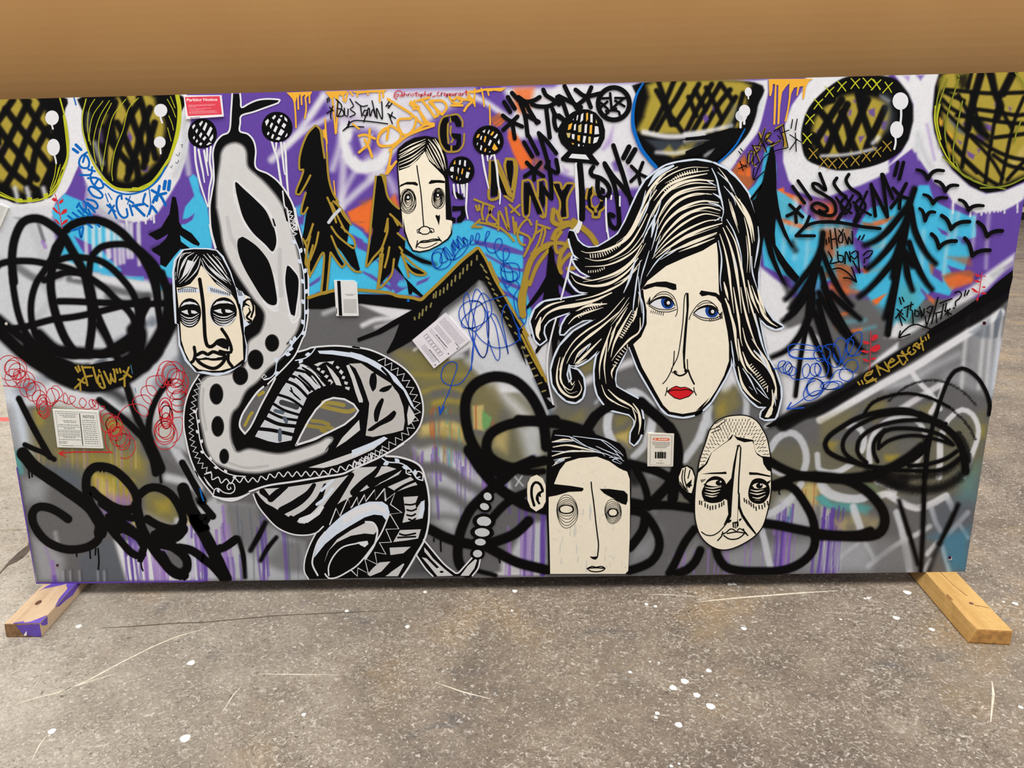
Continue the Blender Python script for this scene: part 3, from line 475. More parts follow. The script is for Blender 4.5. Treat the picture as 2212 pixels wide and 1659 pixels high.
# ================================================================== the place: floor, far wall
def floor_material():
    m, nt, N, L, b = new_mat('stained_concrete')
    tc = N.new('ShaderNodeTexCoord'); v = tc.outputs['Object']
    big = tex_noise(N, L, v, 1.3, 5, .6); mid = tex_noise(N, L, v, 7, 8, .74); fine = tex_noise(N, L, v, 150, 4, .8); blot = tex_noise(N, L, v, 2.6, 4, .55)
    r1 = ramp(N, [(0.34, (74, 64, 58)), (0.46, (104, 91, 81)), (0.55, (124, 109, 95)), (0.68, (150, 138, 124))]); L.new(mid.outputs['Fac'], r1.inputs[0])
    r2 = ramp(N, [(0.35, (104, 92, 84)), (0.65, (160, 146, 126))]); L.new(big.outputs['Fac'], r2.inputs[0])
    c = mix_rgb(N, L, .4, r1.outputs[0], r2.outputs[0])
    # concrete colour made paler towards the left
    sx = N.new('ShaderNodeSeparateXYZ'); L.new(v, sx.inputs[0])
    mr = N.new('ShaderNodeMapRange'); mr.inputs[1].default_value = -1.5; mr.inputs[2].default_value = .0; mr.inputs[3].default_value = 1; mr.inputs[4].default_value = 0
    add = N.new('ShaderNodeMath'); add.operation = 'MULTIPLY_ADD'; L.new(big.outputs['Fac'], add.inputs[0]); add.inputs[1].default_value = 1.6; L.new(sx.outputs[0], add.inputs[2])
    sub = N.new('ShaderNodeMath'); sub.operation = 'SUBTRACT'; L.new(add.outputs[0], sub.inputs[0]); sub.inputs[1].default_value = .8
    L.new(sub.outputs[0], mr.inputs[0])
    r3 = ramp(N, [(0.32, (150, 139, 124)), (0.68, (188, 180, 166))]); L.new(mid.outputs['Fac'], r3.inputs[0])
    c = mix_rgb(N, L, mr.outputs[0], c, r3.outputs[0])
    # ochre and blue-black paint stains
    rs = ramp(N, [(0.56, (0, 0, 0)), (0.7, (.6, .6, .6))]); L.new(blot.outputs['Fac'], rs.inputs[0]); c = mix_rgb(N, L, rs.outputs[0], c, (156, 130, 94))
    b2 = tex_noise(N, L, v, 3.7, 5, .7); b2.inputs['Distortion'].default_value = .6
    rs2 = ramp(N, [(0.30, (.75, .75, .75)), (0.41, (0, 0, 0))]); L.new(b2.outputs['Fac'], rs2.inputs[0]); c = mix_rgb(N, L, rs2.outputs[0], c, (84, 84, 88))
    # fine aggregate: soft grain, dark pores, pale chips and worm-like scuffs in patches
    fr = ramp(N, [(0.3, (.62, .6, .58)), (0.48, (.97, .97, .97)), (0.7, (1.34, 1.32, 1.28))]); L.new(fine.outputs['Fac'], fr.inputs[0])
    c = mix_rgb(N, L, .9, c, fr.outputs[0], 'MULTIPLY')
    g2 = tex_noise(N, L, v, 3.1, 5, .65); gm = ramp(N, [(0.38, (.12, .12, .12)), (0.62, (1, 1, 1))]); L.new(g2.outputs['Fac'], gm.inputs[0])
    def flecks(scale, lo, hi, col, dist, gated):
        global_n = tex_noise(N, L, v, scale, 3, .6); global_n.inputs['Distortion'].default_value = dist
        r = ramp(N, [(lo, (0, 0, 0)), (hi, (.8, .8, .8))]); L.new(global_n.outputs['Fac'], r.inputs[0])
        m_ = N.new('ShaderNodeMath'); m_.operation = 'MULTIPLY'; L.new(r.outputs[0], m_.inputs[0])
        if gated: L.new(gm.outputs[0], m_.inputs[1])
        else: m_.inputs[1].default_value = 1
        return mix_rgb(N, L, m_.outputs[0], c, col)
    c = flecks(62, .54, .64, (196, 186, 172), 2.2, True)
    c = flecks(105, .58, .67, (208, 200, 188), 1.0, False)
    c = flecks(85, .6, .68, (70, 60, 54), .6, True)
    vo = N.new('ShaderNodeTexVoronoi'); vo.inputs['Scale'].default_value = 34; L.new(v, vo.inputs['Vector'])
    vr = ramp(N, [(0.07, (.85, .85, .85)), (0.11, (0, 0, 0))]); L.new(vo.outputs['Distance'], vr.inputs[0])
    gate = ramp(N, [(0.56, (0, 0, 0)), (0.6, (1, 1, 1))]); gn = tex_noise(N, L, v, 9, 2, .5); L.new(gn.outputs['Fac'], gate.inputs[0])
    ml = N.new('ShaderNodeMath'); ml.operation = 'MULTIPLY'; L.new(vr.outputs[0], ml.inputs[0]); L.new(gate.outputs[0], ml.inputs[1])
    c = mix_rgb(N, L, ml.outputs[0], c, (218, 212, 202))
    c = mix_rgb(N, L, 1.0, c, (240, 239, 238), 'MULTIPLY')
    L.new(c, b.inputs['Base Color']); b.inputs['Roughness'].default_value = .72; b.inputs['Specular IOR Level'].default_value = .3
    bp = N.new('ShaderNodeBump'); bp.inputs['Strength'].default_value = .25; bp.inputs['Distance'].default_value = .002; L.new(fine.outputs['Fac'], bp.inputs['Height']); L.new(bp.outputs['Normal'], b.inputs['Normal'])
    return m
def plain(name, col, rough=.7, grain=20, amt=.12, spec=.3):
    m, nt, N, L, b = new_mat(name)
    tc = N.new('ShaderNodeTexCoord'); n = tex_noise(N, L, tc.outputs['Object'], grain, 5, .65)
    lo = tuple(max(2, c*(1-amt)) for c in col); hi = tuple(min(255, c*(1+amt)) for c in col)
    r = ramp(N, [(.3, lo), (.7, hi)]); L.new(n.outputs['Fac'], r.inputs[0]); L.new(r.outputs[0], b.inputs['Base Color'])
    b.inputs['Roughness'].default_value = rough; b.inputs['Specular IOR Level'].default_value = spec
    return m
FLOOR_MAT = floor_material()
floor = tag(link('floor', box_mesh('floor', -9, 14, -5, 11.9, FLOOR_Z-.12, FLOOR_Z), FLOOR_MAT), 'stained and paint-spattered brown grey concrete floor', kind='structure')

def decal(name, pts, mat, parent, dz=.0006):
    """thin film of paint (or a crack) lying on the floor"""
    bm = bmesh.new()
    n = len(pts)
    vb = [bm.verts.new((x, y, FLOOR_Z)) for x, y in pts]; vt = [bm.verts.new((x, y, FLOOR_Z+dz)) for x, y in pts]
    bm.faces.new(vt)
    for i in range(n): bm.faces.new((vb[i], vb[(i+1) % n], vt[(i+1) % n], vt[i]))
    bmesh.ops.recalc_face_normals(bm, faces=bm.faces[:])
    me = bpy.data.meshes.new(name); bm.to_mesh(me); bm.free()
    return link(name, me, mat, parent)
SPLAT = plain('white_paint_drop', (232, 229, 222), .5, 40, .05)
def splat(u, v, r, ecc=1.1, mat=SPLAT, wob=.07, name='paint_drop'):
    c = to_floor(u, v); s = np.hypot(*(to_floor(u+1, v)-c)[:2])*r
    n = 14; ph = rng.uniform(0, 6)
    pts = []
    for i in range(n):
        a = 2*math.pi*i/n; k = s*(1+wob*math.sin(3*a+ph)+wob*.6*math.sin(5*a+2*ph))
        pts.append((c[0]+k*math.cos(a), c[1]+k*ecc*math.sin(a)))
    return decal(name, pts, mat, floor)
for u, v, r in ((1479,1472,8.5),(1454,1486,8),(1505,1502,7.5),(1535,1526,9.5),(1466,1566,8),(1531,1449,6),(1361,1452,4),(749,1320,4.5),(880,1354,5),(918,1279,4),(1112,1277,5.5),(1576,1262,5),(1586,1262,5),
                (1420,1541,5),(1607,1358,6),(1417,1550,4),(2062,1260,5),(2193,1304,6),(1936,1335,7),(1876,1292,4),(1868,1293,3),(1816,1338,3),(1517,1461,2.5),(1548,1503,2.5),(656,1544,5),(112,1580,8),(400,1595,11),(413,1432,8),(170,1353,6),(2168,1300,3),(2013,1360,6),(1106,1319,3),(1423,1432,2.5),(1404,1430,2.5),(1467,1650,3),(1450,1655,4),(1960,1280,8),(2205,1528,5),(1416,1310,4),(1396,1305,4)):
    splat(u, v, r)
def scratch(pts, w, mat, name='scratch'):
    q = [to_floor(*p)[:2] for p in pts]
    L = []; R_ = []
    for i, p in enumerate(q):
        a = q[max(0, i-1)]; b = q[min(len(q)-1, i+1)]; d = b-a; d = d/np.hypot(*d); nrm = np.array([-d[1], d[0]])
        ww = w*(.35 if i in (0, len(q)-1) else 1)/2
        L.append(tuple(p+nrm*ww)); R_.append(tuple(p-nrm*ww))
    return decal(name, L+R_[::-1], mat, floor, .0004)
PALE = plain('pale_scuff', (206, 196, 176), .7, 60, .12); DARKLINE = plain('dark_crack', (84, 72, 62), .8, 30, .2); BLUEGREY = plain('blue_grey_paint', (150, 162, 172), .6, 60, .15)
for s, w in (([(115,1501),(190,1470),(260,1432),(330,1397),(380,1376),(445,1357)], .004), ([(35,1520),(110,1500),(200,1470),(250,1455)], .003), ([(480,1539),(505,1500),(520,1484)], .003), ([(560,1456),(640,1457),(735,1458)], .003), ([(940,1474),(1000,1495),(1060,1510)], .004),
             ([(1510,1300),(1590,1292),(1715,1282),(1810,1276)], .006), ([(1400,1285),(1440,1284),(1520,1290)], .003), ([(1780,1323),(1850,1325)], .003), ([(648,1388),(656,1395)], .006), ([(70,1640),(85,1610),(100,1590)], .003), ([(2140,1560),(2146,1500),(2143,1472)], .005)):
    scratch(s, w, PALE)
for s, w in (([(215,1357),(290,1353),(370,1347),(445,1344),(520,1337),(600,1330),(700,1325),(860,1318)], .004), ([(2180,560),(2200,558.5),(2230,557)], .02)):
    scratch(s, w, DARKLINE, 'floor_joint')
# broken edge of a slab far left, red marking line
crack = [(-30,1275),(0,1236),(20,1212),(40,1193),(60,1178),(63,1166),(70,1170),(64,1190),(50,1205),(36,1214),(18,1222),(2,1238),(-20,1276)]
decal('floor_crack', [tuple(to_floor(*p)[:2]) for p in crack], DARKLINE, floor, .0005)
scratch([(-160,1150),(-40,1148),(30,1145),(60,1143)], .012, plain('slab_edge', (150,138,120), .8, 40, .2), 'slab_edge')
decal('floor_line', [tuple(to_floor(*p)[:2]) for p in ((-300,899),(120,903),(120,911),(-300,907))], plain('red_line_paint', (206, 92, 88), .6, 30, .12), floor, .0008)
# far wall with dark skirting
WALL_Y = 11.4
tag(link('wall_back', box_mesh('wall_back', -9, 14, WALL_Y, WALL_Y+.2, FLOOR_Z, 5.0), plain('far_wall', (60, 56, 54), .8, 3, .1)), 'dark far wall of the workshop', kind='structure')
tag(link('wall_left', box_mesh('wall_left', -9.2, -9, -5, WALL_Y+.2, FLOOR_Z, 5.0), plain('left_wall', (176, 170, 160), .8, 3, .06)), 'pale wall at the far left of the workshop', kind='structure')
tag(link('baseboard_back', box_mesh('baseboard_back', -9, 14, WALL_Y-.03, WALL_Y, FLOOR_Z, FLOOR_Z+.12), plain('skirting', (24, 23, 24), .5, 8, .1)), kind='structure')
tag(link('trim_1', box_mesh('trim_1', -9, 14, WALL_Y-.02, WALL_Y, FLOOR_Z+.12, FLOOR_Z+.2), plain('pale_trim', (205, 198, 178), .6, 8, .06)), kind='structure')

# ================================================================== cardboard sheet behind the board
def cardboard_material():
    m, nt, N, L, b = new_mat('cardboard')
    tc = N.new('ShaderNodeTexCoord'); v = tc.outputs['Object']
    n1 = tex_noise(N, L, v, 2.2, 4, .5); r1 = ramp(N, [(.3, (142, 104, 61)), (.7, (148, 112, 68))]); L.new(n1.outputs['Fac'], r1.inputs[0])
    n2 = tex_noise(N, L, v, 260, 3, .7); r2 = ramp(N, [(.25, (.97, .965, .96)), (.5, (1, 1, 1)), (.75, (1.02, 1.02, 1.02))]); L.new(n2.outputs['Fac'], r2.inputs[0])
    c = mix_rgb(N, L, 1.0, r1.outputs[0], r2.outputs[0], 'MULTIPLY')
    wv = N.new('ShaderNodeTexWave'); wv.inputs['Scale'].default_value = 38; wv.bands_direction = 'X'; L.new(v, wv.inputs['Vector'])
    bp = N.new('ShaderNodeBump'); bp.inputs['Strength'].default_value = .03; bp.inputs['Distance'].default_value = .002; L.new(wv.outputs['Fac'], bp.inputs['Height']); L.new(bp.outputs['Normal'], b.inputs['Normal'])
    L.new(c, b.inputs['Base Color']); b.inputs['Roughness'].default_value = .85; b.inputs['Specular IOR Level'].default_value = .15
    return m
def bowed_sheet():  # bow added so the sheet shades darker down towards the board
    """sheet that bends gently: it leans in towards the board, then its free top curls back"""
    prof = []; y = .192; z = 0.0
    while z <= 1.88:
        prof.append((y, z)); s = -.09 if z < 1.0 else -.09-.8*(z-1.0) if z < 1.16 else min(.26, -.218+1.7*(z-1.16)); y += s*.02; z += .02
    bm = bmesh.new(); rows = []
    for y, z in prof: rows.append([bm.verts.new((x, y+o_, z)) for x in (-BW/2, BW/2) for o_ in (0, .006)])
    for a, b in zip(rows[:-1], rows[1:]):
        for i_, k in ((0, 2), (3, 1)): bm.faces.new((a[i_], a[k], b[k], b[i_]))
        bm.faces.new((a[1], a[0], b[0], b[1])); bm.faces.new((a[2], a[3], b[3], b[2]))
    bm.faces.new((rows[0][1], rows[0][3], rows[0][2], rows[0][0])); bm.faces.new((rows[-1][0], rows[-1][2], rows[-1][3], rows[-1][1]))
    for f in bm.faces: f.smooth = abs(f.normal.y) > .5
    me = bpy.data.meshes.new('cardboard_sheet'); bm.to_mesh(me); bm.free(); return me
card = link('cardboard_sheet', bowed_sheet(), cardboard_material())
card.location = (0, 0, .0005)      # rests on the tails of the two feet
tag(card, 'tall plain brown cardboard sheet standing behind the painted board', 'cardboard')

# ================================================================== painted board and its feet
board = empty('mural_board', (0, 0, FLOOR_Z))
tag(board, 'long graffiti-painted board with pasted faces standing on two wooden feet', 'mural')
def adopt(o):                         # children keep their place in the world
    o.parent = board; o.matrix_parent_inverse = Matrix.Translation((0, 0, -FLOOR_Z)); return o

def wood_material(name, a, bcol, dark):
    m, nt, N, L, b = new_mat(name)
    tc = N.new('ShaderNodeTexCoord'); mp = N.new('ShaderNodeMapping'); mp.inputs['Scale'].default_value = (16, 1.6, 16); L.new(tc.outputs['Object'], mp.inputs['Vector'])
    n = tex_noise(N, L, mp.outputs[0], 1.6, 6, .6); n.inputs['Distortion'].default_value = .9
    r = ramp(N, [(.25, dark), (.45, a), (.75, bcol)]); L.new(n.outputs['Fac'], r.inputs[0])
    n2 = tex_noise(N, L, tc.outputs['Object'], 90, 4, .7); r2 = ramp(N, [(.3, (.86, .84, .82)), (.6, (1, 1, 1))]); L.new(n2.outputs['Fac'], r2.inputs[0])
    L.new(mix_rgb(N, L, .7, r.outputs[0], r2.outputs[0], 'MULTIPLY'), b.inputs['Base Color'])
    b.inputs['Roughness'].default_value = .65; b.inputs['Specular IOR Level'].default_value = .25
    return m
PINE = wood_material('new_pine', (202, 160, 96), (212, 174, 112), (184, 136, 74)); OLDPINE = wood_material('worn_pine', (196, 168, 136), (206, 180, 150), (166, 136, 104))
EDGEPAINT = plain('purple_edge_paint', (98, 72, 166), .5, 30, .12); HOLE = plain('knot', (92, 58, 44), .7, 60, .3); ENDWOOD = plain('end_grain', (176, 130, 72), .8, 60, .2); OLDEND = plain('worn_end_grain', (128, 98, 66), .8, 60, .25)
def sliver(name, pts, mat, parent, axis, off):
    """thin patch lying on one face of the foot (local coordinates)"""
    bm = bmesh.new()
    vs_ = [bm.verts.new((p[0], p[1], off) if axis == 'z' else (p[0], off, p[1]) if axis == 'y' else (off, p[0], p[1])) for p in pts]
    bm.faces.new(vs_)
    me = bpy.data.meshes.new(name); bm.to_mesh(me); bm.free()
    return link(name, me, mat, parent)
def foot(xc, yfront, yback, rz, mat, endmat, label, bevel=.004, wane=False):
    bm = bmesh.new(); bmesh.ops.create_cube(bm, size=1)
    Lh = (yback-yfront)
    for v in bm.verts: v.co = Vector((v.co.x*.089, yfront+(v.co.y+.5)*Lh, v.co.z*.038+.019))
    bmesh.ops.subdivide_edges(bm, edges=[e for e in bm.edges if abs(e.verts[0].co.y-e.verts[1].co.y) > .1], cuts=12, use_grid_fill=True)
    if wane:                         # waney lower left arris, as on the pale foot
        for v in bm.verts:
            if v.co.x < 0 and v.co.z > .02: v.co.x += .010+.004*math.sin(v.co.y*40)
            if v.co.x < 0 and v.co.z < .02: v.co.x -= .002
    bmesh.ops.bevel(bm, geom=[e for e in bm.edges if e.is_manifold and e.calc_face_angle(0) > .6], offset=bevel, segments=2, profile=.6, affect='EDGES')
    me = bpy.data.meshes.new('foot'); bm.to_mesh(me); bm.free()
    me.materials.append(mat); me.materials.append(endmat)
    for p in me.polygons:
        if abs(p.normal.y) > .9: p.material_index = 1
    o = link('foot', me, None); adopt(o)
    o.location = (xc, 0, FLOOR_Z); o.rotation_euler[2] = rz
    o['label'] = label
    return o
fl = foot(-1.1565, -.197, .24, 0, OLDPINE, OLDEND, 'worn wooden foot splashed with purple paint')
fr_ = foot(1.152, -.270, .24, math.radians(-6.8), PINE, ENDWOOD, 'pale new pine foot with a knot', wane=True)
T = .0383
sliver('purple_paint', [(.044,-.12),(.046,0),(.046,.02),(.030,.02),(.020,-.01),(.034,-.03),(.036,-.08)], EDGEPAINT, fl, 'z', T)
sliver('purple_paint', [(-.02,.0),(.03,.005),(.01,-.012),(-.03,-.03),(-.036,-.045),(-.03,-.02)], EDGEPAINT, fl, 'z', T)
sliver('purple_paint', [(-.022,-.193),(.0,-.186),(.005,-.193),(.018,-.188),(.03,-.176),(.044,-.16),(.0445,-.196),(-.02,-.1965)], EDGEPAINT, fl, 'z', T)
sliver('purple_paint', [(.0447-.014,.002),(.0447-.045,.008),(.0447-.06,.034),(.0447-.02,.036),(.044,.036),(.044,.002)], EDGEPAINT, fl, 'y', -.1975)
sliver('purple_paint', [(-.195,.036),(-.16,.036),(-.165,.016),(-.185,.024)], EDGEPAINT, fl, 'x', .0449)
sliver('purple_paint', [(-.12,.036),(.02,.036),(.02,.026),(-.03,.018),(-.06,.024),(-.1,.028)], EDGEPAINT, fl, 'x', .0449)
sliver('white_paint_spot', [(.0,.004),(.008,.006),(.010,.018),(.004,.012)], SPLAT, fl, 'y', -.1979)
sliver('knot', [(-.008+.007*math.cos(t*.63), -.10+.012*math.sin(t*.63)) for t in range(10)], HOLE, fl, 'z', T)
sliver('knot', [(.008+.005*math.cos(t*.63), -.155+.006*math.sin(t*.63)) for t in range(10)], HOLE, fr_, 'z', T)
sliver('knot', [(-.03+.004*math.cos(t*.63), -.13+.016*math.sin(t*.63)) for t in range(10)], plain('pale_knot', (150, 104, 58), .7, 60, .2), fr_, 'z', T)
gr = plain('grain_line', (156, 108, 62), .7, 40, .2)
sliver('grain_line', [(.002,-.0),(.004,-.0),(.008,-.07),(.016,-.12),(.013,-.12),(.005,-.07)], gr, fr_, 'z', T)
sliver('grain_line', [(.012,-.160),(.040,-.172),(.041,-.175),(.024,-.168),(.012,-.165)], gr, fr_, 'z', T)
# ================================================================== drawn marks: thin coats of paint, ink and paper on the face of the board
class Part:
    """collects marks into one mesh; every change of colour lies one coat higher"""
    depth = 0.00006
    coat = 0.000003
    skin = 0.0000005
    def __init__(self, name, label=None, parent=None):
        self.name, self.label, self.parent = name, label, parent
        self.v, self.f, self.c = [], [], []
        self.last = None; self.obj = None
        Part.depth += Part.coat
    def colour(self, col):
        if col != self.last:
            Part.depth += Part.coat; self.last = col
        Part.depth += Part.skin
        return (*lin(COL[col] if isinstance(col, str) else col), 1.0)
    def add(self, px, faces, col):
        c = self.colour(col)
        xz = to_board(px); n0 = len(self.v)
        self.v += [(x, -Part.depth, z) for x, z in xz]
        self.f += [tuple(i+n0 for i in f) for f in faces]
        self.c += [c]*len(faces)
    def st(self, col, w, fr, s, t0=1.0, t1=1.0, sm=True, closed=False, step=4.0, wob=0.0):
        """brush or pen stroke; w in survey pixels, t0/t1 taper the ends"""
        p = P(fr, s)
        q = spline(p, closed, step) if sm else (np.vstack([p, p[:1]]) if closed else p)
        if sm and closed: q = np.vstack([q, q[:1]])
        keep = np.r_[True, np.hypot(*np.diff(q, axis=0).T) > .05]; q = q[keep]
        n = len(q)
        if n < 2: return self
        d = np.gradient(q, axis=0); 
        if closed: d[0] = d[-1] = q[1]-q[-2]
        d /= np.hypot(d[:, 0], d[:, 1])[:, None]+1e-9
        nr = np.stack([-d[:, 1], d[:, 0]], -1)
        L = np.r_[0, np.cumsum(np.hypot(*np.diff(q, axis=0).T))]; T_ = L/L[-1]
        ww = np.full(n, w/2.0)
        if t0 != 1: ww *= np.minimum(1, t0+(1-t0)*T_/.5)
        if t1 != 1: ww *= np.minimum(1, t1+(1-t1)*(1-T_)/.5)
        if wob: ww *= 1+wob*np.sin(L/7.0+n)
        lft, rgt = q+nr*ww[:, None], q-nr*ww[:, None]
        pts = np.vstack([lft, rgt]); faces = [(i, i+1, n+i+1, n+i) for i in range(n-1)]
        self.add(pts, faces, col)
        if not closed and w > 2.2:
            for e, sg, tw in ((0, -1, ww[0]), (n-1, 1, ww[-1])):
                if tw < .9: continue
                base = math.atan2(d[e, 1]*sg, d[e, 0]*sg)
                arc = [q[e]+tw*np.array([math.cos(base+t), math.sin(base+t)]) for t in np.linspace(-math.pi/2, math.pi/2, 7)]
                self.add(np.array(arc), [tuple(range(7))], col)
        if not sm and w > 3:
            for k in range(1, n-1):
                self.add(np.array([q[k]+w/2*np.array([math.cos(t), math.sin(t)]) for t in np.linspace(0, 2*math.pi, 9)[:-1]]), [tuple(range(8))], col)
        return self
    def many(self, col, w, fr, *paths, **k):
        for s in paths: self.st(col, w, fr, s, **k)
        return self
    def pf(self, col, fr, s, sm=False, step=5.0):
        """filled shape"""
        p = P(fr, s)
        if sm: p = spline(p, True, step)
        tri = tessellate_polygon([[Vector((a, b, 0)) for a, b in p]])
        self.add(p, [tuple(t) for t in tri], col)
        return self
    def polys(self, col, fr, *paths, **k):
        for s in paths: self.pf(col, fr, s, **k)
        return self
    def disc(self, col, fr, x, y, r, ry=None):
        t = np.linspace(0, 2*np.pi, 18, endpoint=False)
        self.pf(col, fr, np.stack([x+r*np.cos(t), y+(ry or r)*np.sin(t)], -1)); return self
    def done(self):
        if not self.v:
            return None
        me = bpy.data.meshes.new(self.name)
        me.from_pydata(self.v, [], self.f)
        at = me.color_attributes.new('Col', 'FLOAT_COLOR', 'CORNER')
        loops = np.zeros(len(me.loops), int); tot = np.array([len(f) for f in self.f])
        cols = np.repeat(np.array(self.c), tot, axis=0)
        at.data.foreach_set('color', cols.ravel())
        # all marks face the viewer
        nrm = np.zeros(len(me.polygons)*3); me.polygons.foreach_get('normal', nrm)
        flip = [i for i, y in enumerate(nrm.reshape(-1, 3)[:, 1]) if y > 0]
        for i in flip: me.polygons[i].flip()
        o = link(self.name, me, PAINT)
        if self.parent is None: adopt(o)
        else: o.parent = self.parent
        if self.label: o['label'] = self.label
        self.obj = o
        return o

def zigzag(fr, s, amp, period, start=1):
    """zigzag along a path, returned in survey pixels"""
    q = spline(P(fr, s), step=2.0)
    L = np.r_[0, np.cumsum(np.hypot(*np.diff(q, axis=0).T))]
    n = max(3, int(L[-1]/(period/2)))
    t = np.linspace(0, L[-1], n+1)
    x = np.interp(t, L, q[:, 0]); y = np.interp(t, L, q[:, 1])
    d = np.stack([np.gradient(x), np.gradient(y)], -1); d /= np.hypot(d[:, 0], d[:, 1])[:, None]
    sg = np.where(np.arange(n+1) % 2 == 0, 1, -1)*start
    return np.stack([x-d[:, 1]*amp*sg, y+d[:, 0]*amp*sg], -1)
def vine(part, col, fr, s, w, leaf, every=2):
    """stem with pairs of small leaves"""
    part.st(col, w, fr, s)
    q = spline(P(fr, s), step=3.0); L = np.r_[0, np.cumsum(np.hypot(*np.diff(q, axis=0).T))]
    k = 0
    for t in np.arange(leaf*1.2, L[-1]-leaf*.5, leaf*every):
        x = np.interp(t, L, q[:, 0]); y = np.interp(t, L, q[:, 1]); x2 = np.interp(t+1, L, q[:, 0]); y2 = np.interp(t+1, L, q[:, 1])
        a = math.atan2(y2-y, x2-x)+(.6 if k % 2 else -.6)+math.pi; k += 1
        leaf_shape(part, col, x, y, a, leaf, leaf*.34)
def leaf_shape(part, col, x, y, a, ln, wd):
    t = np.linspace(0, 1, 7); c = np.array([math.cos(a), math.sin(a)]); n = np.array([-c[1], c[0]])
    b = np.array([x, y]); prof = np.sin(np.pi*t**.8)*wd
    up = [b+c*ln*k+n*p for k, p in zip(t, prof)]; dn = [b+c*ln*k-n*p for k, p in zip(t[1:-1], prof[1:-1])][::-1]
    part.pf(col, '0', np.array(up+dn))
# areas of the ground coat that are motifs in their own right
CLAIMS = []
def claim(name, label, fr, s, sm=True):
    p = P(fr, s)
    if sm: p = spline(p, True, 8)
    me = bpy.data.meshes.new(name); o = link(name, me, PAINT); adopt(o); o['label'] = label
    CLAIMS.append((o, p)); return o
def shrink(px, d):
    """inset a closed outline by d survey pixels"""
    a = np.roll(px, 1, 0); b = np.roll(px, -1, 0); t = b-a; t /= np.hypot(t[:, 0], t[:, 1])[:, None]+1e-9
    n = np.stack([-t[:, 1], t[:, 0]], -1)
    area = np.sum(px[:, 0]*np.roll(px[:, 1], -1)-np.roll(px[:, 0], -1)*px[:, 1])
    return px+n*d*(1 if area > 0 else -1)
def new_face(label): return Part('pasted_face', label)
# ------------------------------------------------------------------ big dark eyes along the top
eye1 = claim('painted_eye', 'leftmost dark oval eye with olive lattice', 'A', '-500,150 640,180 700,380 748,620 750,850 705,1010 605,1240 480,1325 200,1365 0,1305 -500,1250')
eye2 = claim('painted_eye', 'second dark oval eye from the left, rimmed in yellow-green', 'A', '920,180 890,350 885,500 905,640 975,820 1075,1005 1195,1155 1350,1228 1500,1240 1625,1195 1755,1055 1855,885 1925,600 1960,400 1950,170')
eye3 = claim('painted_eye', 'dark oval eye above the long-haired face, edged in blue', 'D', '1535,30 1470,180 1440,350 1460,560 1550,785 1715,990 2212,1010 2405,905 2565,765 2725,565 2805,300 2775,30')
eye4 = claim('painted_eye', 'dark oval eye ringed with yellow crosses', 'E', '1700,95 1495,235 1335,420 1258,640 1258,820 1315,990 1500,1068 1700,1108 2000,1068 2255,966 2405,825 2488,600 2488,400 2425,235 2300,105 2100,50 1880,50')
eye5 = claim('painted_eye', 'rightmost dark oval eye with crossed black bands', 'F', '1295,15 1235,200 1210,480 1235,685 1315,905 1425,1085 1618,1266 1800,1348 2000,1318 2212,1228 2600,1105 2600,-60')
p = Part('outline', 'yellow-green line', eye1)
p.many('lime', 3.2, 'A', '650,210 700,400 735,600 742,800 700,980 610,1200 500,1290 350,1330 180,1325 0,1255', '690,400 720,640 730,840 680,980')
p.many('lime', 1.6, 'A', '610,920 590,1060 545,1200', '655,930 620,1060 555,1210', '725,920 640,1100 520,1280', '700,1000 600,1180 500,1300', '0,1230 150,1300 300,1320 420,1300', '0,1270 120,1310 260,1330', '640,960 600,1120 540,1230', '680,960 620,1130')
p.polys('lime', 'A', '175,1300 240,1300 250,1345 190,1345', '290,1285 350,1290 340,1330 300,1325', '470,1250 520,1240 520,1310 480,1300').done()
Part('highlight', 'white paint dot', eye1).disc('white', 'A', 565, 425, 74, 80).st('white', 3.6, 'A', '560,490 575,545').done()
Part('highlight', 'white paint dot', eye1).disc('white', 'A', 580, 745, 70, 92).st('white', 3.6, 'A', '590,830 605,880 610,918').done()
p = Part('outline', 'yellow-green line', eye2)
p.st('lime', 9, 'A', '1925,180 1950,350 1925,600 1840,860 1740,1020', t1=.4); p.st('lime', 6, 'A', '1850,850 1700,1070 1580,1180 1450,1205 1250,1185 1090,1040 980,850 920,650', t1=.5)
p.many('lime', 2.4, 'A', '935,220 895,400 900,560 940,720', '1100,1080 1250,1195 1420,1215', '1440,1185 1560,1190', '1760,1010 1640,1120 1500,1190'); p.many('lime', 1.5, 'A', '1030,220 970,330 950,500 965,680', '1120,240 1010,400 970,600 985,720', '1190,235 1080,420 1020,640 1020,800 1045,920', '1212,262 1110,480 1070,700 1090,900 1110,1010', '1368,222 1230,400 1170,620 1130,850 1112,990', '1505,208 1395,330 1335,560 1250,780 1215,1000 1225,1110', '1815,220 1870,320 1908,420', '1850,190 1902,320', '1832,400 1865,480 1885,560', '1820,530 1860,680').done()
Part('highlight', 'white paint dot', eye2).disc('white', 'A', 1745, 345, 72).st('white', 4, 'A', '1740,400 1748,440 1762,478').done()
Part('highlight', 'white paint dot', eye2).disc('white', 'A', 1735, 690, 64).st('white', 4, 'A', '1738,740 1745,812').done()
Part('blue_arc', 'blue marker arc below an eye').st('marker', 4, 'A', '1130,1140 1250,1225 1400,1255 1550,1220 1650,1160 1730,1080 1800,960').done()
Part('blue_tick', 'short blue marker tick at the top edge').st('marker', 3, 'A', '805,210 825,285').done()
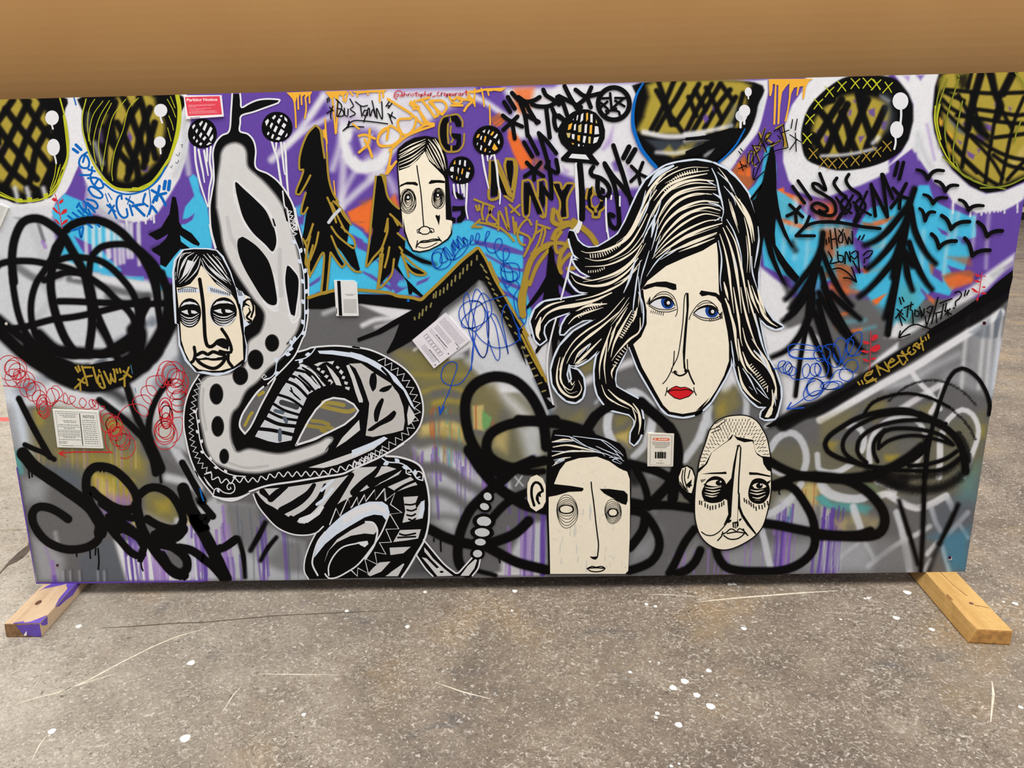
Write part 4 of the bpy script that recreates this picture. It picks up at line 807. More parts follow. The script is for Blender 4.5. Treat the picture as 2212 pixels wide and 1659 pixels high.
# blue marker lettering climbing beside the second eye
p = Part('lettering', 'blue marker lettering climbing beside the second eye')
p.many('marker', 6.5, 'A', '795,765 845,800', '825,718 880,770')
p.many('marker', 4.6, 'A', '945,800 880,850 858,920 890,965 955,965 968,900 930,830 900,905', '960,985 1030,1005', '1000,960 985,1040 870,1045', '985,1060 990,1110', '955,1080 1035,1075 1100,1110 1122,1175 1070,1190 1015,1150 985,1095', '1030,1150 1060,1100', '960,1205 985,1170 1060,1205 1115,1265 1090,1298 1010,1270 960,1205', '945,1310 1025,1330 1062,1380 1035,1412 950,1345', '865,1375 915,1450', '910,1330 1030,1445', '930,1350 935,1420', '835,1395 860,1350', '740,1490 840,1565', '790,1455 1000,1615', '850,1430 985,1560', '905,1415 1080,1605', '960,1420 1025,1560', '900,1560 790,1590 755,1630 800,1645 900,1605', 'G 860,230 880,320 905,215').done()
p = Part('lettering', 'blue marker lettering CITY under the second eye')
p.many('marker', 2.4, 'A', '1145,1250 1175,1340', '1175,1245 1215,1312', '1415,1275 1385,1362', '1620,1200 1635,1370 1598,1500')
p.many('marker', 4.6, 'A', '1165,1372 1250,1440', '1238,1378 1182,1462', '1192,1362 1265,1515', '1322,1305 1318,1265 1280,1285 1265,1370 1290,1460 1340,1510 1385,1490 1375,1415', '1368,1300 1450,1352', '1408,1370 1440,1482', '1578,1250 1555,1340 1605,1385', '1650,1380 1620,1470')
p.many('marker', 6, 'A', '1440,1382 1552,1362', '1472,1390 1568,1485', '1650,1212 1740,1270 1798,1372', '1803,1242 1700,1272 1662,1342', '1732,1165 1700,1322', '1658,1392 1700,1450'); p.many('marker', 7.5, 'A', '1795,1115 1782,1195', '1842,1112 1830,1205').done()
p = Part('pen_marks', 'small black pen ticks'); p.many('ink', 1.2, 'A', '1962,718 1985,714 1975,752', '1908,820 1938,842 1950,800', '1905,905 1925,922 1942,882', '1845,952 1862,972 1872,936').done()
def sprig(label, stem, leaves, fr):
    p = Part('painted_sprig', label); p.st('red', 1.8, fr, stem)
    for s in leaves: p.pf('red', fr, s, sm=True)
    return p.done()
sprig('red leafy sprig under the leftmost eye', '598,1250 635,1390 655,1490 675,1630', ['560,1308 585,1290 630,1325 590,1335', '636,1365 648,1330 685,1300 688,1335', '565,1400 590,1398 655,1475 610,1455', '658,1478 690,1420 728,1412 725,1450', '592,1525 612,1525 662,1592 625,1572', '668,1592 690,1545 738,1525 735,1550'], 'A')
# ------------------------------------------------------------------ hatched balls with white runs
def ball(label, fr, cx, cy, rx, ry, wins, runs, winc='white', w=4.5):
    d = Part('white_drips', None); 
    for s in runs: d.st('white', w, fr, s, t1=.6)
    dr = d
    p = Part('painted_ball', label)
    t = np.linspace(0, 2*np.pi, 26, endpoint=False)
    p.pf('black', fr, np.stack([cx+rx*np.cos(t)*(1+.02*np.sin(3*t)), cy+ry*np.sin(t)*(1+.02*np.cos(2*t))], -1))
    for i, s in enumerate(wins): p.pf('white' if winc == 'white' or i % 3 else 'drip', fr, s)
    o = p.done(); dr.parent = o; dr.done()
    return o
ball('hatched black ball hanging below the red parking notice', 'B', 188, 595, 158, 165, ['75,520 100,490 112,510 85,550', '150,490 185,455 195,470 165,520', '190,545 225,472 242,490 212,570', '232,600 275,518 297,540 255,632', '110,570 130,540 140,560 125,595', '150,615 175,580 187,600 165,645', '187,652 215,623 232,640 205,675', '262,655 303,598 305,640 280,685', '84,640 100,620 107,640 95,662', '113,680 130,655 140,675 125,698', '150,712 170,690 187,705 170,728', '230,718 260,690 288,700 245,723'],
     ['105,740 115,900 150,1080 190,1220 245,1390', '145,770 165,880 190,1000 200,1060 210,1125', '205,780 225,900 250,1050', '238,760 240,900', '280,740 268,900 290,1050 262,1200 252,1390'])
ball('hatched black ball to the right of the snake stalk', 'B', 998, 525, 168, 170, ['868,465 900,435 912,460 882,515', '942,425 975,392 987,410 960,445', '1028,402 1055,392 1055,415 1035,418', '1078,410 1108,440 1108,470 1080,445', '918,515 940,475 957,490 930,545', '997,465 1020,428 1042,445 1015,495', '1047,515 1070,478 1098,500 1075,540', '957,565 985,508 1007,525 980,585', '1007,605 1040,543 1078,570 1045,620', '888,602 905,573 917,590 900,615', '932,642 950,598 967,612 950,655', '982,660 1010,630 1038,642 1020,668', '1083,632 1107,588 1112,612 1095,635'],
     ['940,680 970,780 1000,860 1020,1000 1050,1180 1090,1380 1150,1530', '990,700 985,780', '1040,690 1060,860 1075,1000 1085,1040', '1075,700 1090,800 1100,1000 1110,1150 1130,1320 1165,1480'])
# ------------------------------------------------------------------ dark tree by the left ball
p = Part('painted_tree', 'small dark fir between the left ball and the snake')
gs('black', 8, 'G', '1640,270 1760,240 1900,60', 16, .5); gs('black', 8,'G','1660,440 1800,380',16,.5)
p.pf('black', 'G', '1870,-130 1910,-120 1935,0 1945,150 1980,210 2080,270 2170,380 2160,410 2100,390 2010,330 1955,290 1965,360 2060,430 2080,480 1960,440 1890,520 1800,640 1740,610 1740,520 1660,470 1650,440 1730,400 1800,330 1830,275 1740,330 1700,345 1610,280 1640,265 1750,210 1840,60')
p.done()
# ------------------------------------------------------------------ black ball scribble
SCR = ['-60,660 0,605 130,575 350,575 520,605 700,640 860,700 1000,770 1150,880 1260,990 1400,1120 1490,1270', '150,800 130,560 160,330 250,150 400,110 540,170 680,290 760,420 840,560 920,720 960,900 990,1060 1000,1260 970,1500',
  '130,700 150,900 200,1150 280,1350 400,1500 560,1620 760,1700', '640,560 760,530 900,535 1060,560 1200,640 1330,770 1430,900 1490,1060 1500,1250 1450,1420', '720,230 800,170 930,130 1060,130 1200,180 1340,280 1450,400 1560,500 1660,600 1760,760 1830,920',
  '640,1010 760,1010 1000,1020 1260,1030 1500,1040 1860,1030', '120,1310 300,1280 560,1210 800,1180 1000,1140 1200,1090 1400,1040 1600,1000', '1010,500 1100,420 1250,390 1400,400 1500,480 1580,600 1650,750 1690,900 1720,1100 1750,1300', '690,300 600,420 560,540 480,680 400,800 350,950 335,1100 350,1250 400,1400 500,1520 700,1590 900,1600 1100,1580 1280,1480 1400,1400',
  '980,560 970,680 960,760 1000,900 1030,1060 1080,1200 1160,1380 1230,1550 1300,1659', '680,340 580,600 550,800 570,1000 620,1200 700,1400 790,1540', '1640,620 1700,800 1720,1000', '1760,700 1810,900 1820,1050 1800,1250', '480,780 700,700 860,700', '1560,1060 1540,1200 1490,1400 1480,1600', '1490,1250 1600,1060']
p = Part('scribble', 'big black sprayed ball of loops at the left edge')
for i, s in enumerate(SCR):
    w = 17 if i in (1, 4, 10) else 13
    gs('black', w+2, 'G', s, 6, .85); p.st('black', w-2, 'G', s)
for s, w in (('-20,1200 100,1300 300,1450 420,1560 560,1640', 19), ('1850,900 1850,1050 1820,1250 1740,1450 1650,1600', 30), ('1500,1250 1460,1400 1480,1560 1560,1700', 30), ('M -60,20 100,180 300,360 560,520 800,640', 26), ('M 350,330 560,440 800,520 1000,560 1300,520 1560,400 1700,230 1800,60 1860,-60', 36), ('M 560,520 700,600 1000,680 1300,620 1500,500 1700,300', 26), ('M 700,300 900,310 1100,330 1300,290 1420,220', 22), ('M 300,250 420,420 560,500', 22), ('M 1060,0 1160,160 1240,320 1300,480 1340,620', 13), ('M 1340,620 1400,720 1450,900 1500,1050', 12), ('M 1500,380 1420,440 1300,440', 14), ('M 420,110 600,270 800,320', 22), ('M 1430,60 1540,90 1500,300 1300,420',20), ('M 640,400 760,470 900,480 1250,420',16)):
    gs('black', w+2, 'G', s, 12, .9); p.st('black', w-5, 'G', s)
p.done()
gs('black', 20, 'M', '1160,720 1260,760 1340,820', 24, .7); gs('chalk', 10, 'M', '1000,420 1100,360 1220,400', 12, .9); gs('steel',7,'M','1040,430 1150,370',10,.8)
p = Part('scribble', 'black branching strokes below the left ball')
for s, w in (('1360,620 1430,860 1520,1080 1600,1200', 13), ('1840,620 1740,740 1660,900 1620,1060 1610,1240', 13), ('1080,830 1200,920 1350,1040 1480,1160 1580,1270 1650,1420 1690,1620', 15), ('1600,1200 1660,1400 1720,1560', 20), ('S 1590,-60 1680,140 1730,260', 26), ('S 1735,300 1750,410', 5)):
    gs('black', w+1, 'M', s, 5, .9); p.st('black', w-2, 'M', s, t0=.6)
p.done()
# ------------------------------------------------------------------ red pen loops
def loops(path_fr, s, r0, r1, turns, seed, col, w, part, squash=1.0, jit=.25):
    q = spline(P(path_fr, s), step=2.0); L = np.r_[0, np.cumsum(np.hypot(*np.diff(q, axis=0).T))]
    r_ = random.Random(seed); n = int(turns*16); out = []
    ph = r_.uniform(0, 6)
    for i in range(n+1):
        t = L[-1]*i/n; k = i/n
        c = np.array([np.interp(t, L, q[:, 0]), np.interp(t, L, q[:, 1])]); a = ph+2*math.pi*i/16
        r = (r0+(r1-r0)*k)*(1+jit*math.sin(a*.37+ph)+jit*.5*math.sin(a*.83))
        out.append(c+np.array([r*math.cos(a), r*squash*math.sin(a)]))
    part.st(col, w, '0', np.array(out), step=3)
p = Part('pen_scribble', 'red pen coils around the pasted paper notice')
loops('M', '100,450 180,500 200,560', 22, 15, 5, 1, 'red', 1.5, p, 1.05); loops('M', '120,560 240,600 330,660', 17, 14, 4, 2, 'red', 1.5, p, 1.1)
loops('M', '300,660 400,760 440,830', 16, 16, 4, 3, 'red', 1.5, p, 1.2); loops('M', '460,850 480,930 470,940', 11, 12, 4, 4, 'red', 1.5, p, 1.8); p.st('red', 1.5, 'M', '30,670 80,672 220,690')
p.st('red', 1.5, 'M', '440,820 540,890 600,820 560,700 620,670 680,760 560,860 500,800 540,700 620,720 640,800 560,900 640,830 720,860 740,800 700,745 690,830 740,870 800,850 820,800 760,780 760,840 820,900 900,910 940,850 890,800 860,860 920,920 1000,910 1040,860 990,815 965,860 1010,920 1060,920 1070,880 1030,820 1000,830')
p.st('red', 2.2, 'M', '1000,815 1012,870 1040,900'); p.st('red', 1.6, 'M', '1090,900 1130,890 1135,930 1100,945 1090,990 1130,1100')
loops('M', '1180,1060 1230,1110 1240,1150', 15, 14, 5, 6, 'red', 1.8, p, 1.2); loops('M', '1260,1170 1320,1250 1350,1320', 15, 19, 5, 7, 'red', 1.6, p, 1.1)
p.st('red', 1.6, 'M', '1270,1030 1310,950 1400,880 1500,870 1590,910 1610,980 1560,1000 1480,940 1440,850 1480,790 1580,770 1640,820 1640,870 1570,830 1530,740 1560,680 1650,670 1700,730 1660,780 1600,720 1590,620 1640,570 1760,560 1800,620 1770,690 1700,640 1700,550 1740,480')
loops('M', '1830,500 1880,560 1940,620', 20, 18, 5, 8, 'red', 1.7, p, 1.2); loops('M', '1920,640 1930,760 1950,900', 20, 17, 6, 9, 'red', 1.6, p, .9); loops('M', '1800,900 1800,980 1810,1050', 12, 12, 6, 10, 'red', 2.0, p, 1.7)
loops('M', '1800,1120 1790,1190 1780,1210', 18, 21, 5, 11, 'red', 1.7, p, 1.15); p.st('red', 1.5, 'M', '1880,1020 1975,1020 1975,1160 1930,1260 1870,1290'); p.st('red', 1.7, 'M', '1150,1160 1140,1240 1160,1340 1220,1405').done()
Part('painted_arrow', 'red arrow pointing left below the paper notice').st('red', 2.6, 'M', '1215,1392 1100,1390 900,1388 760,1392 650,1405').st('red', 4, 'M', '645,1405 700,1370', t1=.4).st('red', 4, 'M', '645,1405 715,1440', t1=.4).done()
p = Part('lettering', 'olive brush lettering FLOW on the black ball')
p.many('gold', 4.4, 'M', '820,470 850,520', '850,455 870,505', '890,460 925,560 950,665', '905,470 985,470', '920,575 1000,560', '1010,470 1035,560 1060,640 1090,650', '1075,500 1110,590 1140,690 1090,680 1060,600 1090,530', '1130,515 1175,610 1200,650 1205,560 1200,540', '1200,560 1235,620 1255,630 1240,500 1230,490', '1265,490 1278,530', '1300,485 1312,525', '1400,470 1360,570 1300,605', '1340,510 1425,575', '1350,560 1355,675', '905,590 870,640 815,695', '850,600 920,640', '870,650 875,720').done()
for s in ('1420,440 1440,540', '1465,690 1478,745'): Part('paint_fleck').st('tealb', 1.4, 'M', s).done()
# ------------------------------------------------------------------ huge black tag, lower left
p = Part('lettering', 'huge black sprayed letters at the lower left corner')
BT = [('M 205,810 260,920 340,1080 420,1230 540,1440', 13, .9), ('M 590,1470 480,1400 380,1360 270,1310', 10, 1), ('S 250,100 300,160 380,250 600,400 800,540 960,660 1050,780 1100,880 1090,960', 27, 1), ('S 1090,940 1060,1040 960,1110 820,1140 680,1130 520,1060 420,960 360,850 350,760 380,700 440,675 540,690 640,740 740,810', 17, 1), ('S 1020,720 960,580 935,450 950,330 1020,250 1110,240 1240,280 1380,400 1470,530 1490,640 1440,700 1330,710 1200,660 1060,560 1000,500', 18, 1),
      ('S 1200,790 1340,880 1500,990 1620,1060 1700,1100', 22, 1), ('S 1100,640 1280,760 1440,800', 15, 1), ('S 1520,1040 1560,1120 1520,1210 1420,1170 1320,1060 1200,920', 15, 1), ('S 1480,650 1530,880 1620,1060 1780,1280 1900,1400 2000,1420', 20, 1), ('S 1500,560 1600,480 1720,470 1850,540 1950,680 1990,820 1950,900 1860,920 1720,880 1600,810', 17, 1), ('S 1760,960 1900,1000 1980,920', 24, 1), ('S 1740,980 1860,1100 1980,1190 2030,1260 2030,1350 1960,1400 1840,1330 1760,1200', 18, 1), ('S 1950,1120 2080,1150 2212,1240 T 180,1230 300,1320 420,1460', 17, 1), ('S 1980,200 2080,380 2212,620 T 150,600 300,780', 14, 1), ('S 1990,480 2060,680 2212,920 T 100,800 220,1000 320,1200 440,1460', 26, 1), ('T 180,790 250,790 220,840', 13, 1), ('T 300,1160 420,1120 550,1030', 17, .4), ('T 380,1120 300,1240', 14, 1)]
for s, w, t in BT:
    gs('black', w, 'S', s, 6, .9); p.st('black', w, 'S', s, t0=t, wob=.03)
p.pf('black', 'S', '1640,950 1760,880 1960,920 1900,1010 1850,1000 1960,1120 1940,1180 1880,1160 1700,1120 1620,1060').pf('black', 'S', '1140,760 1200,750 1320,840 1540,980 1600,1080 1500,1040 1330,960 1260,990 1150,900').pf('black','S','1500,1210 1580,1140 1590,1200 1540,1290 1490,1270')
p.many('black', 3.5, 'S', '312,280 320,362', '345,290 350,350', '1085,270 1090,295', '1125,270 1130,298', '975,1130 982,1235', '1040,1130 1035,1198', '1065,1130 1075,1260 1068,1355', '1530,1260 1540,1340 1552,1370', '830,1180 835,1215', '1910,1430 1915,1450', '1950,1430 1955,1465', '2005,1430 2005,1478', '1930,1010 1925,1040').done()
for s, w in (('T 870,850 800,990 710,1150', 12), ('T 990,1010 900,1120 820,1260', 10), ('T 580,1020 630,1200 650,1440', 11)):
    gs('black', w, 'T', s, 6, .8); Part('painted_dash', 'short black brush dash').st('black', w-1, 'T', s, t0=.6, t1=.4).done()
Part('painted_dash', 'short blue marker dash').st('marker', 3, 'T', '162,480 180,560 200,610').done()
# ------------------------------------------------------------------ the snake
snake = Part('painted_snake', 'black and white painted snake coiling down the left half')
HEADL = 'B 512,165 500,350 480,565 400,615 335,690 302,800 308,950 312,1100 288,1250 268,1400 275,1640 H 585,250 605,340 630,430 700,520 820,760 N 600,540 N 250,550'
HEADR = 'H 1600,1380 1632,1200 1642,1000 1637,700 1612,500 1572,330 1522,150 1497,0 B 1180,1400 1100,1235 1005,1112 900,1032 768,962 768,780 742,670 680,600 595,570 600,480 612,402 740,362 880,312 1010,262 1032,232 900,222 790,232 700,268 614,312 606,240 602,165'
snake.pf('black', 'B', HEADL+' N 1200,470 1300,330 1380,150 1420,0 '+HEADR)
LOOP = 'N 250,550 160,700 100,880 85,1080 110,1250 160,1460 240,1659 T 100,280 200,420 320,570 430,610 560,600 700,500 900,440 1200,400 1500,350 1750,300 1950,230 O 0,1580 330,1430 500,1330 650,1220 740,1100 775,950 760,800 700,640 580,490 400,370 200,280 0,245 N 2000,260 1750,235 1500,250 1330,300 1200,400'
snake.pf('black', 'N', LOOP)
COIL = 'T 740,540 790,660 880,780 1000,900 1150,970 1300,985 1430,950 1350,1100 1300,1250 1295,1380 1335,1460 U 540,1440 620,1330 700,1190 790,1030 835,850 842,650 830,500 800,380 760,260 680,190 520,140 370,125 T 1900,250 1500,360 900,450'
snake.pf('black', 'T', COIL)
sn = snake.done()
W1 = 'B 385,900 400,800 450,730 540,700 620,730 660,800 675,950 760,1040 860,1130 980,1270 1060,1400 1110,1550 H 1380,0 1430,150 1460,260 1500,400 1545,620 1560,800 1560,1000 1550,1200 1500,1350 1400,1480 N 1250,190 1130,370 1000,480 880,620 760,720 680,880 610,960 585,1080 595,1250 660,1390 800,1360 1000,1400 1150,1410 1350,1360 1550,1290 1640,1240 1700,1250 1600,1400 1200,1540 1000,1590 880,1610 720,1600 560,1560 420,1490 340,1350 300,1180 265,1000 255,800 275,640 360,570 600,540 740,470 780,300 H 1000,1450 1120,1350 1170,1200 1150,1100 1050,980 960,850 860,700 780,550 720,400 690,200 650,0 B 345,1400 350,1150'
p = Part('snake_belly', 'pale sprayed belly of the snake', sn)
SN = (212, 210, 208)
p.st((62,61,61), 9, 'B', W1+' B 385,900').pf(SN, 'B', W1).st((150,148,147), 3.5, 'B', W1+' B 385,900')
p.many((196,194,194), 9, 'H', '760,100 800,300 900,480', '1330,450 1330,700 1350,950'); p.many((190,188,186), 6, 'N', '300,700 290,900 330,1150', '560,1500 760,1560 1000,1540').done()
p = Part('snake_marking', 'black leaf-shaped marking', sn)
def blob(s, fr='H', white=None):
    p = Part('snake_marking', 'black patch on the snake', sn); 
    if white: 
        for w_ in white: p.st('white', 4.5, fr, w_, t0=.5, t1=.5)
    p.pf('black', fr, s, sm=True); return p.done()
blob('550,1120 640,1200 760,1310 880,1440 960,1620 H 1240,120 1285,280 1290,390 1250,470 1170,390 1050,280 970,170 B 620,1480 570,1300 550,1200', 'B', ['540,1350 525,1200 540,1105 620,1160 760,1290 900,1430 980,1600 H 1255,110 1300,280 1300,400 1250,490', '540,1250 580,1420 650,1580 H 960,190 1060,300 1180,420 1250,485'])
blob('880,330 920,308 1000,350 1100,430 1200,560 1250,700 1280,850 1300,1000 1280,1050 1210,1040 1130,960 1030,800 950,660 890,520 868,400', white=['1150,1000 1200,1060 1280,1075 1310,1020', '1260,700 1300,850 1310,1000'])
blob('1415,620 1480,680 1530,760 1530,900 1510,1050 1490,1170 1450,1150 1410,950 1390,800 1395,700', white=['1410,605 1480,660 1540,760 1540,900 1520,1060 1490,1190 1440,1150 1400,950 1380,800 1390,680 1410,605', '1420,1150 1470,1230 1540,1180 1550,1000'])
Part('snake_marking', None, sn).many('white', 5, 'H', '1150,1010 1220,1080 1300,1060 1320,980', '1190,1050 1260,1110 1310,1100', '1430,1160 1480,1240 1540,1180').done()
for x, y, a, b in ((1045,205,70,88), (865,385,80,102), (700,560,78,96), (440,760,68,108), (455,1110,62,106), (525,1435,46,76)):
    gs('black', 4, 'N', [(x, y), (x+1, y)], 4, 0)
    pp = Part('snake_spot', None, sn); t = np.linspace(0, 2*np.pi, 20, endpoint=False)
    pp.pf((70,68,68), 'N', np.stack([x+(a+9)*np.cos(t), y+(b+9)*np.sin(t)], -1)); pp.pf('black', 'N', np.stack([x+a*np.cos(t)*(1+.04*np.sin(2*t)), y+b*np.sin(t)], -1)); pp.done()
# openings inside the coil show the ground
p = Part('coil_opening', 'grey and olive ground seen inside the coil', sn)
p.pf('grey', 'N', '740,1190 705,1120 720,1020 790,880 880,750 960,690 1020,650 1000,720 930,850 860,1000 810,1120').st('olive', 6, 'N', '750,1100 800,1000 830,960').st('olive', 7, 'N', '900,770 950,740')
p.st('white', 4.2, 'N', '750,1190 695,1110 715,1000 790,870 880,745 950,680').st('white', 3.6, 'N', '1080,590 1000,740 920,890 850,1040 800,1130 750,1190').done()
p = Part('coil_opening', 'grey and olive ground seen inside the leaf-shaped gap', sn)
p.pf('grey', 'N', '1305,1315 1360,1200 1440,1050 1520,930 1620,830 1710,800 1830,815 1930,870 1980,940 1940,1000 1830,1090 1650,1180 1480,1260', sm=False)
p.many((160,142,70), 9, 'N', '1580,890 1700,920 1860,950 1930,930', '1600,850 1720,860 1820,880'); p.many((150,134,66), 8, 'N', '1480,1050 1580,1060 1660,1090', '1420,1100 1560,1120 1700,1130', '1580,1150 1630,1170')
p.st('white', 4, 'N', '1305,1315 1360,1200 1440,1050 1520,930 1620,830 1710,800 1830,815 1930,870 1980,940 1940,1000 1830,1090 1650,1180 1480,1260 1305,1315', sm=False).st('white', 6, 'N', '1320,1305 1500,1250 1700,1150', t0=.5, t1=.3).done()
# ribs
p = Part('snake_ribs', 'white rib bars inside the coil', sn)
p.pf('chalk', 'N', '1370,430 1300,500 1230,590 1160,690 1100,790 1040,900 990,1000 920,1110 860,1220 1000,1270 1100,1290 1255,1262 1300,1100 1335,980 1385,880 1440,760 1560,690 1640,665 1560,560 1440,460')
p.polys(SN, 'N', '1500,440 1560,415 1640,410 1600,420 1540,460', '1630,440 1700,500 1770,590 1800,670 1740,660 1690,560', '1640,410 1720,400 1700,440', '1540,470 1570,480 1560,510 1530,490', '1590,500 1620,510 1600,540 1570,520', '1630,550 1660,560 1640,590 1610,570', '1660,600 1690,600 1690,630 1650,620', '1690,610 1710,630 1680,660', '1750,450 1780,470 1760,490 1735,470', '1790,490 1820,520 1800,550 1770,520', '1810,560 1840,570 1830,600 1800,590', '1830,620 1870,630 1860,660 1830,650', '1840,680 1890,685 1880,720 1840,700', '1880,440 1940,560 1980,680 2030,820 2030,850 1990,850 1950,740 1910,600 1850,450')
p.pf('ice', 'N', '1540,290 1700,285 1900,310 2100,370 2212,440 2212,500 2080,420 1900,360 1700,330 1560,320')
for s, w in (('1270,490 1400,520 1460,560', 6), ('1250,560 1330,600 1450,720', 7), ('1190,615 1310,670 1440,800', 6.5), ('1110,765 1250,815 1380,905', 6), ('1050,860 1180,935 1335,985', 6), ('1000,945 1150,1015 1325,1045', 6), ('960,1015 1120,1085 1310,1110', 8), ('900,1135 1060,1155 1290,1205', 8), ('1380,470 1500,560 1590,680', 5), ('1340,560 1430,640 1500,720', 5), ('1430,470 1540,560 1640,665', 4), ('1420,520 1480,590 1560,690', 2.5), ('1350,600 1420,660 1480,720', 2)): p.st('black', w, 'N', s)
p.many('white', 3, 'N', '1350,440 1480,510 1560,600', '1400,540 1480,620 1560,690', '1300,590 1360,640 1440,740'); p.many('dgrey', 12, 'N', '1150,850 1250,880 1310,900'); p.many('steel', 8, 'N', '1180,1020 1200,1060', '1130,1150 1130,1260', '1080,940 1160,960'); p.many('ink', 3, 'N', '1250,690 1280,760 1350,820', '1240,720 1330,800').done()
p = Part('snake_belly', 'pale patch with black leaves in the right bend', sn)
p.pf((196,192,188), 'O', '-30,430 100,425 260,540 420,640 510,760 560,900 575,1050 560,1150 450,1180 230,1225 150,1210 180,980 190,860 150,740 100,600 40,480')
for s in ('230,735 190,640 210,540 250,520 272,600 260,700', '295,730 330,690 440,660 400,720 340,740', '360,470 380,450 415,520 415,600 370,570', '250,1060 240,960 280,860 330,800 350,820 310,950 280,1060', '170,1150 260,1080 380,1000 460,935 485,960 440,1040 300,1110 220,1160'): p.pf('black', 'O', s, sm=True)
p.pf('ice', 'O', '-20,300 100,330 250,400 360,470 480,570 590,720 660,860 690,940 640,880 560,720 420,590 330,520 200,430 60,370').pf(SN, 'O', '620,880 670,960 690,1010 640,1080 610,1100 600,980').st('black', 6, 'O', '330,480 400,560 480,700').done()
p = Part('snake_belly', 'pale band along the bottom of the first loop', sn)
p.pf(SN, 'T', '1340,250 1500,200 1700,130 1900,60 2100,-40 2150,-40 2050,50 1850,140 1650,220 1500,255').pf('ice', 'O', '0,1370 200,1290 350,1220 390,1240 300,1310 120,1390 0,1440').pf(SN, 'N', '1990,1040 2000,1150 1850,1270 1740,1340 1800,1240').pf('black','N','1650,1390 1660,1330 1720,1250 1800,1195 1815,1220 1770,1290').done()
# second coil: stripes
p = Part('snake_stripes', 'pale zebra stripes of the lower coil', sn)
p.pf((205,203,202), 'T', '770,515 850,480 1060,470 1330,430 1720,350 1960,260 O -40,1640 U 60,250 380,235 540,280 470,390 60,530 T 1560,760 1480,680 1300,860 1210,850 1100,770 960,680 880,640 820,580')
for s, w in (('T 840,510 920,590', 14), ('T 930,590 1010,520 1100,460', 15), ('T 1050,720 1200,640 1330,540 1400,440', 18), ('T 1150,800 1220,840', 12), ('T 1200,810 1330,730 1450,600 1520,440', 15), ('T 1390,850 1500,760 1620,600 1760,400 1810,330', 22), ('T 1560,740 1700,640 1860,560 2100,420', 7), ('U 20,520 100,440 240,320 300,240', 16), ('U 200,430 400,330 520,270', 14), ('U 40,560 200,520 380,430 560,330 640,300', 15), ('T 1880,480 2000,400 2212,330', 8)): p.st('black', w, 'T', s, t1=.5)
p.many('ice', 6, 'T', '1430,650 1520,580 1600,480', '1480,500 1600,390'); p.pf('white', 'T', '1215,840 1240,800 1400,740 1480,660 1510,680 1460,760 1330,850')
p.polys((205,203,202), 'U', '390,460 640,350 680,390 720,450 600,490 500,520', '560,570 720,560 690,640 700,700 740,640 790,600 790,700 770,800 640,830 550,850 580,720', '510,930 750,920 720,1020 600,1040 440,1060', '410,1120 640,1110 560,1180 420,1200', '300,1280 420,1270 320,1380 200,1430 170,1410 230,1340', '560,1290 570,1300 500,1430 360,1430')
for s, w in (('480,500 580,440 720,380', 6), ('500,520 640,470 720,450', 5), ('580,650 640,655 700,640', 4), ('600,710 650,720 700,700', 4), ('600,765 650,775 690,755', 4), ('620,810 660,825 690,805', 4), ('520,970 580,985 690,965', 4), ('500,1010 600,1005 690,1000', 4), ('340,1420 400,1380 480,1290', 8)): p.st('black', w, 'U', s)
p.pf('ice', 'U', '740,700 750,620 790,610 790,700 760,800 720,790').done()
# inner spiral
p = Part('snake_spiral', 'white-rimmed spiral with a saw-tooth edge', sn)
p.pf('black', 'T', '1420,1420 1380,1300 1400,1130 1470,1000 1600,850 1780,720 1960,620 2090,610 U 330,640 420,720 560,740 540,900 460,1040 380,1180 260,1300 60,1440 T 1560,1440')
p.pf('ice', 'T', '1450,1030 1560,900 1700,770 1860,670 2000,620 U 330,620 390,660 412,740 370,820 330,770 T 2050,760 1950,790 1780,890 1640,980 1520,1080 1440,1180 1400,1230').pf('white', 'T', '1700,800 1860,690 2060,640 U 380,700 360,760 T 2060,700 1860,780 1720,870')
p.st('white', 3.6, 'T', '1440,1420 1385,1310 1390,1220 1440,1060 1520,950').pf(SN, 'T', '1550,1160 1650,1030 1800,930 1980,840 U 180,835 250,870 280,930 T 2050,975 1950,965 1800,990 1650,1060 1560,1150 1510,1280')
p.st('white', 4, 'T', '1960,840 2040,850 2085,920 2080,1000 2050,1100 1960,1240').pf('white', 'T', '1870,1060 1980,1045 1990,1080 1950,1115 1900,1090').st('white', 3, 'T', '1560,1420 1560,1320 1620,1200 1720,1110 1880,1070').st('white', 3.2, 'T', '1520,1405 1560,1450 1640,1445 1750,1390 1880,1300 2020,1130 2130,960 U 405,760')
for z in ('T 1570,870 1640,690 1680,780 1770,580 1800,690 1870,570 1880,660 1950,540 1960,620 2060,490 2070,600 2170,480 2180,610', 'U 0,680 60,570 70,660 140,545 150,620 240,500 260,600 350,480 360,610 470,525 420,650 545,740 415,755 510,915 370,920 430,1060 300,1065 370,1190 250,1170 275,1300 140,1235 180,1400 65,1340 60,1430 0,1370'): p.st('white', 2.4, 'T', z, sm=False)
p.done()
